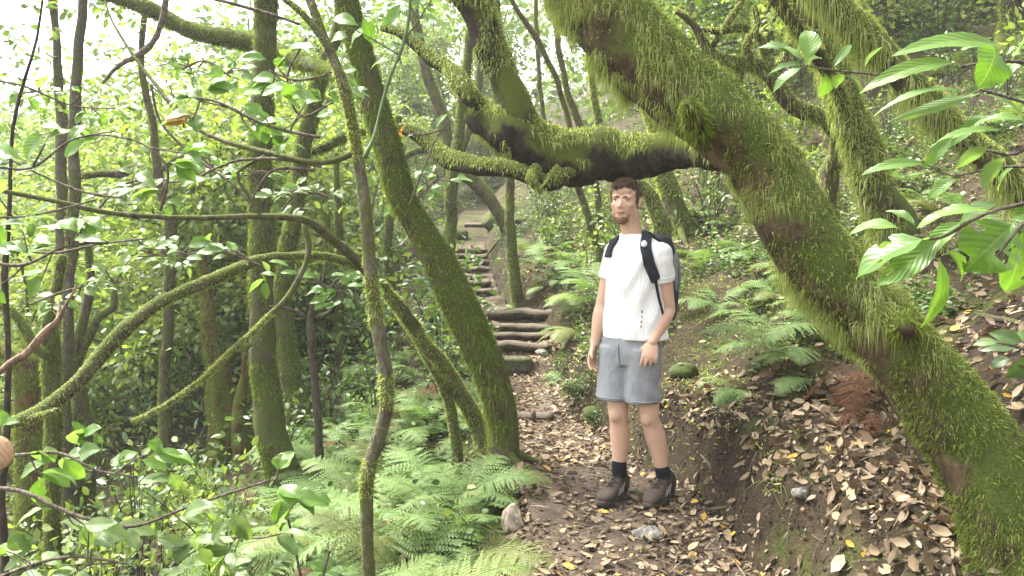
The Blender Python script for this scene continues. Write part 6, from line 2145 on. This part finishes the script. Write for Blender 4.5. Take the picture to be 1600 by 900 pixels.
def beard_sel(l, f, u):
    chin = (u < -0.090) & (f > 0.045 - 0.0 * u) & (np.abs(l) < 0.034) & (u > -0.135)
    jaw = (u < -0.055 - 0.35 * np.maximum(0, f - 0.02)) & (u > -0.112) & (f > 0.0) & (np.abs(l) > 0.028) & (u < -0.052)
    tash = (u < -0.046) & (u > -0.055) & (f > 0.066) & (np.abs(l) < 0.026)
    return chin


fur_patch(db, beard_sel, 700, 0.007, 0.0008, lambda l, f, u: np.outer(np.ones(len(l)), -Hu), 8)
fur_patch(db, lambda l, f, u: (u < -0.072) & (u > -0.118) & (f > 0.0) & (np.abs(l) > 0.028), 260, 0.004, 0.0006, lambda l, f, u: np.outer(np.ones(len(l)), -Hu), 9)
obj('beard', db, M['beard'], person)

# T-shirt
ts = MB()


def tc(px, py, dy=0.0):
    return J(px, py, dy)


loft(ts, [(tc(992, 527), Lf, 0.182, Fw, 0.130, 0.92), (tc(992, 500), Lf, 0.174, Fw, 0.124, 0.94), (tc(991, 465), Lf, 0.164, Fw, 0.116, 0.97), (tc(991, 430), Lf, 0.166, Fw, 0.116, 0.97), (tc(992, 405), Lf, 0.170, Fw, 0.108, 0.97),
          (tc(993, 390), Lf, 0.160, Fw, 0.096, 0.97), (tc(993, 378, 0.01), Lf, 0.135, Fw, 0.085, 1), (tc(991, 369, 0.015), Lf, 0.085, Fw, 0.072, 1), (tc(990, 365, 0.015), Lf, 0.074, Fw, 0.068, 1)])
for s, e, k in ((shR, elR, 0.46), (shL, elL, 0.46)):
    m_ = s + (e - s) * k
    d = unit(e - s)
    a = unit(np.cross(d, Fw))
    b = np.cross(d, a)
    ell(ts, s + UP * 0.004, [a, b, d], (0.058, 0.062, 0.060))
    loft(ts, [(s - d * 0.035 + UP * 0.0, a, 0.05, b, 0.054, 1), (s + d * 0.02, a, 0.061, b, 0.064, 1), (s + d * 0.07, a, 0.058, b, 0.061, 1), (m_, a, 0.060, b, 0.065, 1), (m_ + d * 0.012, a, 0.058, b, 0.063, 1)])
tsm = remesh(ts, 0.0065, 4)
V = np.concatenate(tsm.V)
h_ = (V - J(992, 527)) @ UP
l_ = (V - J(992, 527)) @ Lf
fold = 0.004 * np.sin((h_ * 0.9 - l_ * 1.4) * 30 + 4.5 * vnoise(V[:, 0] * 8, V[:, 1] * 8, V[:, 2] * 5)) * np.clip(vnoise(V[:, 0] * 5 + 3, V[:, 1] * 5, V[:, 2] * 4) + 0.35, 0, 1)
fold += 0.007 * fbm(V[:, 0] * 9, V[:, 1] * 9, V[:, 2] * 4) + 0.004 * np.sin(l_ * 38 + 3 * vnoise(V[:, 0] * 6, 0, V[:, 2] * 6)) * (1 - sstep(0.0, 0.14, h_))
cen = J(992, 450)
rad = V - cen
rad[:, 2] = 0
V2 = V + unit(rad) * fold[:, None]
tsm.V = [V2]
ts_o = obj('t_shirt', tsm, M['shirt'], person)
# collar band
cb = MB()
cr = []
for a in np.linspace(0, 2 * PI, 25):
    cr.append([*(tc(990, 366, 0.014) + Lf * 0.074 * math.cos(a) + Fw * 0.068 * math.sin(a) - UP * 0.014 * math.sin(a)), 0.005])
Tube(cr, 0.01, 8, 0, 1).into(cb)
obj('collar', cb, M['shirt'], ts_o)
for s, e, k in ((shR, elR, 0.46), (shL, elL, 0.46)):
    m_ = s + (e - s) * (k - 0.06)
    d = unit(e - s)
    a = unit(np.cross(d, Fw))
    b = np.cross(d, a)
    hb_ = MB()
    Tube([[*(m_ + a * 0.0605 * math.cos(t) + b * 0.0655 * math.sin(t)), 0.0022] for t in np.linspace(0, 2 * PI, 21)], 0.01, 6, 0, 1).into(hb_)
    obj('sleeve_hem', hb_, M['shirt'], ts_o)
quadsT = [tuple(f) for q in tsm.Q for f in q] + [tuple(f) for q in tsm.T for f in q]
bvhT = BVHTree.FromPolygons([tuple(v) for v in V2], quadsT)


def on_shirt(px, py, lift):
    o = Vector(CAM)
    t = Vector(at(px, py, YM))
    hit, nr, ix, ds = bvhT.ray_cast(o, (t - o).normalized())
    if hit is None:
        hit, nr, ix, ds = bvhT.find_nearest(t)
    return np.array(hit) + np.array(nr) * lift, np.array(nr)


pb = MB()
for (px, py, w_, h2) in ((1003, 487, 2.2, 5), (1002.6, 495, 1.6, 3), (1002, 503, 2.4, 3.5), (1001.5, 510, 2.2, 3.5)):
    c, n_ = on_shirt(px, py, 0.0025)
    a = unit(np.cross(UP, n_))
    b = np.cross(n_, a)
    ell(pb, c, [a, b, n_], (w_ * 0.0034 * 0.5, h2 * 0.0034 * 0.5, 0.0012), 10, 6)
obj('print', pb, M['print'], ts_o)

# shorts
sh = MB()
loft(sh, [(hipc - UP * 0.075, Lf, 0.158, Fw, 0.112, 0.95), (hipc + UP * 0.0, Lf, 0.170, Fw, 0.120, 0.95), (hipc + UP * 0.05, Lf, 0.168, Fw, 0.112, 1), (hipc + UP * 0.10, Lf, 0.155, Fw, 0.10, 1)])
hems = []
for (h, hx, hy, w_) in ((hipR, 960, 613, 0.094), (hipL, 1003, 619, 0.100)):
    e = J(hx, hy, -0.01 if hx < 980 else -0.06)
    d = unit(e - h)
    mid = (h + e) / 2
    loft(sh, [(h + UP * 0.02, Lf, 0.088, Fw, 0.116, 0.95), (mid, Lf, 0.095, Fw, 0.108, 0.95), (e, Lf, w_, Fw, 0.105, 0.95), (e + d * 0.022, Lf, w_ * 1.0, Fw, 0.104, 0.95), (e + d * 0.03, Lf, w_ * 0.96, Fw, 0.10, 0.95)])
    hems.append((e + d * 0.006, w_))
shm = remesh(sh, 0.0065, 14)
V = np.concatenate(shm.V)
h_ = (V - hipc) @ UP
l_ = (V - hipc) @ Lf
rad = V - hipc
rad[:, 2] = 0
fold = 0.006 * fbm(V[:, 0] * 11, V[:, 1] * 11, V[:, 2] * 4.5) + 0.007 * np.sin((l_ * 1.0 + h_ * 0.55 * np.sign(l_)) * 52 + 2 * vnoise(V[:, 0] * 7, V[:, 1] * 7, V[:, 2] * 7)) * np.clip(vnoise(V[:, 0] * 6, V[:, 1] * 6, V[:, 2] * 5 + 4) + 0.3, 0, 1)
shm.V = [V + unit(rad) * (fold * (1 - sstep(-0.02, 0.03, h_)))[:, None]]
sho = obj('shorts', shm, M['shorts'], person)
for e, w_ in hems:
    b = MB()
    cr = [[*(e + Lf * (w_ * 1.02) * np.sign(math.cos(a)) * abs(math.cos(a)) ** 0.95 + Fw * 0.107 * np.sign(math.sin(a)) * abs(math.sin(a)) ** 0.95 - UP * 0.004), 0.0032] for a in np.linspace(0, 2 * PI, 30)]
    Tube(cr, 0.01, 7, 0.1, 30).into(b)
    obj('hem_seam', b, M['shorts'], sho)
b = MB()
limb_(b, [[*(hipc + UP * 0.04 + Fw * 0.114 - Lf * 0.02), 0.003], [*(hipc + Fw * 0.124 - Lf * 0.018), 0.004], [*(hipc - UP * 0.06 + Fw * 0.118 - Lf * 0.01), 0.003]], 8, 0.01)
obj('fly_seam', b, M['shorts'], sho)

# socks and boots
toeD = {}
for (a, k, toe_px, nm) in ((anR, knR, (948, 793), 'r'), (anL, knL, (1022, 801), 'l')):
    b = MB()
    limb_(b, [[*(a - UP * 0.05), 0.042], [*(a - UP * 0.01), 0.040], [*(a + (k - a) * 0.10), 0.041], [*(a + (k - a) * 0.22), 0.0425], [*(a + (k - a) * 0.245), 0.041]], 20, 0.01)
    so_ = obj('sock', remesh(b, 0.005, 2), M['sock'], person)
    # foot frame
    fx, fy = a[0], a[1]
    zgr = float(G(fx, fy))
    yawF = math.radians(33 if nm == 'r' else 36)
    f = np.array([-math.sin(yawF), -math.cos(yawF), 0])
    s = np.array([math.cos(yawF), -math.sin(yawF), 0])
    heel = np.array([fx, fy, zgr]) - f * 0.075
    slope = (float(G(*(heel + f * 0.28)[:2])) - float(G(*heel[:2]))) / 0.28
    ff = unit(f + UP * slope)
    uu_ = unit(np.cross(s, ff)) if np.cross(s, ff)[2] > 0 else -unit(np.cross(s, ff))
    z0 = max(zgr, float(G(*(heel + f * 0.14)[:2]))) + 0.004
    heel = np.array([heel[0], heel[1], z0 + slope * -0.075])
    ub = MB()
    rg = []
    for (t, hw, ht) in ((0.0, 0.026, 0.075), (0.012, 0.036, 0.10), (0.06, 0.041, 0.108), (0.11, 0.043, 0.104), (0.15, 0.045, 0.09), (0.19, 0.049, 0.074), (0.235, 0.051, 0.063), (0.27, 0.047, 0.055), (0.295, 0.034, 0.045), (0.306, 0.018, 0.033)):
        rg.append((heel + ff * t + uu_ * (0.022 + ht / 2 * 0.86), s, hw, uu_, ht / 2, 0.82))
    loft(ub, rg, 28)
    limb_(ub, [[*(heel + ff * 0.062 + uu_ * 0.07), 0.044], [*(heel + ff * 0.066 + uu_ * 0.108), 0.045]], 20, 0.01)
    uo = obj('shoe', remesh(ub, 0.0055, 2), M['shoe'], person)
    sb_ = MB()
    rg = []
    for (h2, g_) in ((0.0, 0.97), (0.006, 1.0), (0.022, 1.0), (0.028, 0.96)):
        ring = []
        for th in np.linspace(0, 2 * PI, 40, endpoint=False):
            t = 0.155 + 0.162 * math.cos(th) * g_
            w = (0.046 + 0.010 * sstep(0.12, 0.22, t) - 0.004 * (t < 0.08)) * math.copysign(abs(math.sin(th)) ** 0.65, math.sin(th)) * g_
            ring.append(heel + ff * t + s * w + uu_ * (h2 + 0.012 * float(sstep(0.26, 0.32, t)) * 1.0))
        rg.append(ring)
    RG = np.array(rg)
    i = np.arange(RG.shape[0] * 40).reshape(-1, 40)
    j = np.roll(i, -1, 1)
    Vv_ = np.vstack([RG.reshape(-1, 3), RG[0].mean(0), RG[-1].mean(0)])
    kk = RG.shape[0] * 40
    sb_.add(Vv_, np.stack([i[:-1], j[:-1], j[1:], i[1:]], -1).reshape(-1, 4), np.concatenate([np.stack([np.full(40, kk), j[0], i[0]], -1), np.stack([np.full(40, kk + 1), i[-1], j[-1]], -1)]))
    obj('sole', sb_, M['sole'], uo, smooth=False)
    lb = MB()
    for q in range(6):
        t = 0.115 + q * 0.018
        hh = np.interp(t, [0.1, 0.15, 0.19, 0.235], [0.118, 0.106, 0.092, 0.082])
        w = 0.024
        sg = 1 if q % 2 else -1
        limb_(lb, [[*(heel + ff * (t + 0.006) + uu_ * (hh - 0.008) - s * w * sg), 0.0032], [*(heel + ff * t + uu_ * (hh + 0.006)), 0.0034], [*(heel + ff * (t - 0.006) + uu_ * (hh - 0.008) + s * w * sg), 0.0032]], 7, 0.008)
    for sg in (-1, 1):
        limb_(lb, [[*(heel + ff * 0.11 + uu_ * 0.125), 0.003], [*(heel + ff * 0.13 + uu_ * 0.128 + s * 0.025 * sg), 0.003], [*(heel + ff * 0.125 + uu_ * 0.10 + s * 0.046 * sg), 0.003]], 7, 0.008)
    obj('lace', lb, M['lace'], uo)
    fb = MB()
    for q in range(3):
        t = 0.10 + q * 0.028
        hh = np.interp(t, [0.1, 0.15, 0.19, 0.235], [0.085, 0.075, 0.062, 0.05])
        ww = np.interp(t, [0.06, 0.15, 0.235], [0.043, 0.047, 0.052])
        for sg in (-1, 1):
            limb_(fb, [[*(heel + ff * (t + 0.03) + uu_ * 0.042 + s * (ww + 0.001) * sg), 0.0022], [*(heel + ff * t + uu_ * hh + s * (ww - 0.004) * sg), 0.0026]], 7, 0.01)
    obj('side_stripe', fb, M['flash'], uo)

# ------------------------------------------------------------------ the backpack
bpC = ch - Fw * 0.225 - UP * 0.03
pack = empty('backpack', bpC - UP * 0.27)
tag(pack, 'black and grey backpack worn on the back of the hiker, straps over both shoulders', 'backpack')
b = MB()
loft(b, [(bpC - UP * 0.27, Lf, 0.11, Fw, 0.07, 0.7), (bpC - UP * 0.22, Lf, 0.14, Fw, 0.10, 0.7), (bpC, Lf, 0.15, Fw, 0.105, 0.7), (bpC + UP * 0.13, Lf, 0.14, Fw, 0.095, 0.72), (bpC + UP * 0.21, Lf, 0.115, Fw, 0.07, 0.8), (bpC + UP * 0.235, Lf, 0.07, Fw, 0.04, 0.9)])
pm = remesh(b, 0.008, 4)
V = np.concatenate(pm.V)
pm.V = [V + unit(V - bpC) * (0.007 * fbm(V[:, 0] * 12, V[:, 1] * 12, V[:, 2] * 12))[:, None]]
obj('bag', pm, M['pack_black'], pack)
b = MB()
sc_ = bpC + Lf * 0.128 + UP * 0.05 - Fw * 0.035
loft(b, [(sc_ - UP * 0.15, Lf, 0.012, Fw, 0.03, 0.8), (sc_ - UP * 0.10, Lf, 0.024, Fw, 0.042, 0.8), (sc_, Lf, 0.024, Fw, 0.045, 0.8), (sc_ + UP * 0.06, Lf, 0.016, Fw, 0.035, 0.8), (sc_ + UP * 0.085, Lf, 0.008, Fw, 0.02, 0.8)])
obj('side_panel', remesh(b, 0.007, 3), M['pack_grey'], pack)
b = MB()
pc_ = bpC + Lf * 0.115 - UP * 0.16
loft(b, [(pc_ - UP * 0.09, Lf, 0.03, Fw, 0.06, 0.8), (pc_, Lf, 0.042, Fw, 0.07, 0.8), (pc_ + UP * 0.07, Lf, 0.045, Fw, 0.072, 0.8), (pc_ + UP * 0.075, Lf, 0.04, Fw, 0.068, 0.8)])
obj('side_pocket', remesh(b, 0.007, 3), M['pack_black'], pack)
b = MB()
limb_(b, [[*(bpC + UP * 0.21 + Lf * 0.08 - Fw * 0.06), 0.006], [*(bpC + UP * 0.05 + Lf * 0.155 - Fw * 0.05), 0.006], [*(bpC - UP * 0.2 + Lf * 0.14 - Fw * 0.05), 0.006]], 8, 0.02)
obj('piping', b, M['pack_grey'], pack)


def ribbon(name, pts, hw, thick, mat, parent):
    """a strap lying over the shirt; pts are picture positions with their width axis in the picture"""
    C, Nn = [], []
    for (px, py) in pts:
        c, n_ = on_shirt(px, py, thick * 0.6)
        C.append(c)
        Nn.append(n_)
    return C, Nn


def strap(name, C, Nn, hw, thick, mat, parent):
    C, Nn = np.array(C), np.array(Nn)
    R = spline(np.hstack([C, Nn]), 0.012)
    C, Nn = R[:, :3], unit(R[:, 3:])
    T = unit(np.gradient(C, axis=0))
    W = unit(np.cross(T, Nn))
    h = np.broadcast_to(hw, len(C))[:, None]
    prof = [(-1, -0.4), (-0.95, 0.4), (-0.5, 0.55), (0.5, 0.55), (0.95, 0.4), (1, -0.4), (0.5, -0.5), (-0.5, -0.5)]
    S = np.stack([C + W * h * a + Nn * thick * b for a, b in prof], 1)
    n, m = S.shape[:2]
    i = np.arange(n * m).reshape(n, m)
    j = np.roll(i, -1, 1)
    mb = MB().add(S.reshape(-1, 3), np.stack([i[:-1], j[:-1], j[1:], i[1:]], -1).reshape(-1, 4))
    return obj(name, mb, M[mat], parent)


# strap on his left shoulder: from the pack over the top and down the chest to the armpit
for pts, tops in (([(1013, 361), (1010, 372), (1009, 386), (1011, 400), (1015, 414), (1020, 427), (1024, 438)], (Lf * 0.10, 0.185)), ([(962, 375), (957, 383), (953, 393), (951, 402)], (-Lf * 0.10, 0.18))):
    C, Nn = [], []
    bk = ch + tops[0] - Fw * 0.15 + UP * 0.08
    C.append(bk)
    Nn.append(-Fw * 0.7 + UP * 0.3)
    hit, nr, ix, ds = bvhT.find_nearest(Vector(ch + tops[0] - Fw * 0.06 + UP * (tops[1] + 0.02)))
    C.append(np.array(hit) + np.array(nr) * 0.008)
    Nn.append(unit(np.array(nr) + UP * 0.5))
    for (px, py) in pts:
        c, n_ = on_shirt(px, py, 0.007)
        C.append(c)
        Nn.append(n_)
    so2 = strap('shoulder_strap', C, Nn, 0.029, 0.012, 'strap', pack)
    if len(pts) > 4:
        C2, N2 = [], []
        for (px, py) in [(1023, 436), (1026, 450), (1029, 466), (1033, 482), (1038, 500)]:
            c, n_ = on_shirt(px, py, 0.004)
            C2.append(c)
            N2.append(n_)
        strap('webbing', C2, N2, 0.008, 0.004, 'strap', so2)
        b = MB()
        c, n_ = on_shirt(1006.5, 384, 0.02)
        a = unit(np.cross(UP, n_))
        ell(b, c, [a, np.cross(n_, a), n_], (0.017, 0.021, 0.006), 14, 8)
        ell(b, c + np.cross(n_, a) * -0.006 + n_ * 0.004, [a, np.cross(n_, a), n_], (0.009, 0.009, 0.006), 12, 8)
        obj('badge', b, M['badge'], so2)

# ------------------------------------------------------------------ light
SUN_EL, SUN_AZ = math.radians(58), math.radians(-62)   # azimuth from +Y, clockwise seen from above
w = bpy.data.worlds.new('World')
sc.world = w
w.use_nodes = True
nt = w.node_tree
bg = nt.nodes['Background']
sky = nt.nodes.new('ShaderNodeTexSky')
sky.sky_type = 'NISHITA'
sky.sun_disc = False
sky.sun_elevation = SUN_EL
sky.sun_rotation = SUN_AZ
sky.dust_density = 4.0
sky.air_density = 1.0
hs = nt.nodes.new('ShaderNodeHueSaturation')
hs.inputs['Saturation'].default_value = 0.22
nt.links.new(sky.outputs[0], hs.inputs['Color'])
warm = nt.nodes.new('ShaderNodeMixRGB')
warm.blend_type = 'MULTIPLY'
warm.inputs['Fac'].default_value = 1
warm.inputs['Color2'].default_value = (1.0, 0.985, 0.95, 1)
nt.links.new(hs.outputs[0], warm.inputs['Color1'])
nt.links.new(warm.outputs[0], bg.inputs['Color'])
bg.inputs['Strength'].default_value = 0.15
sl_ = bpy.data.lights.new('sun', 'SUN')
sl_.energy = 3.4
sl_.angle = math.radians(10)
sl_.color = (1.0, 0.96, 0.88)
so = bpy.data.objects.new('sun', sl_)
dirv = Vector((math.sin(SUN_AZ) * math.cos(SUN_EL), math.cos(SUN_AZ) * math.cos(SUN_EL), math.sin(SUN_EL)))
so.rotation_euler = dirv.to_track_quat('Z', 'Y').to_euler()
so.location = (0, 0, 20)
col.objects.link(so)

sc.view_settings.view_transform = 'Standard'
sc.view_settings.look = 'None'
sc.view_settings.exposure = 2.4
sc.view_settings.gamma = 1
# pale air between the trees
hz = MB().add([[x, y, z] for z in (-6, 44.5) for y in (-10, 112) for x in (-72, 72)], [[0, 2, 3, 1], [4, 5, 7, 6], [0, 1, 5, 4], [2, 6, 7, 3], [0, 4, 6, 2], [1, 3, 7, 5]])
hm = bpy.data.materials.new('haze')
hm.use_nodes = True
hm.node_tree.nodes.clear()
ho = hm.node_tree.nodes.new('ShaderNodeOutputMaterial')
hv = hm.node_tree.nodes.new('ShaderNodeVolumePrincipled')
hv.inputs['Color'].default_value = (0.95, 0.97, 0.93, 1)
hv.inputs['Density'].default_value = 0.0021
hv.inputs['Anisotropy'].default_value = 0.3
hm.node_tree.links.new(hv.outputs[0], ho.inputs['Volume'])
tag(obj('haze', hz, hm, smooth=False), 'pale humid air fading the distant wood', 'haze', kind='stuff')
cy = sc.cycles
cy.use_denoising = True
cy.max_bounces = 5
cy.diffuse_bounces = 3
cy.glossy_bounces = 2
cy.transmission_bounces = 4
cy.transparent_max_bounces = 4
cy.volume_bounces = 0
cy.sample_clamp_indirect = 6
cy.caustics_reflective = False
cy.caustics_refractive = False
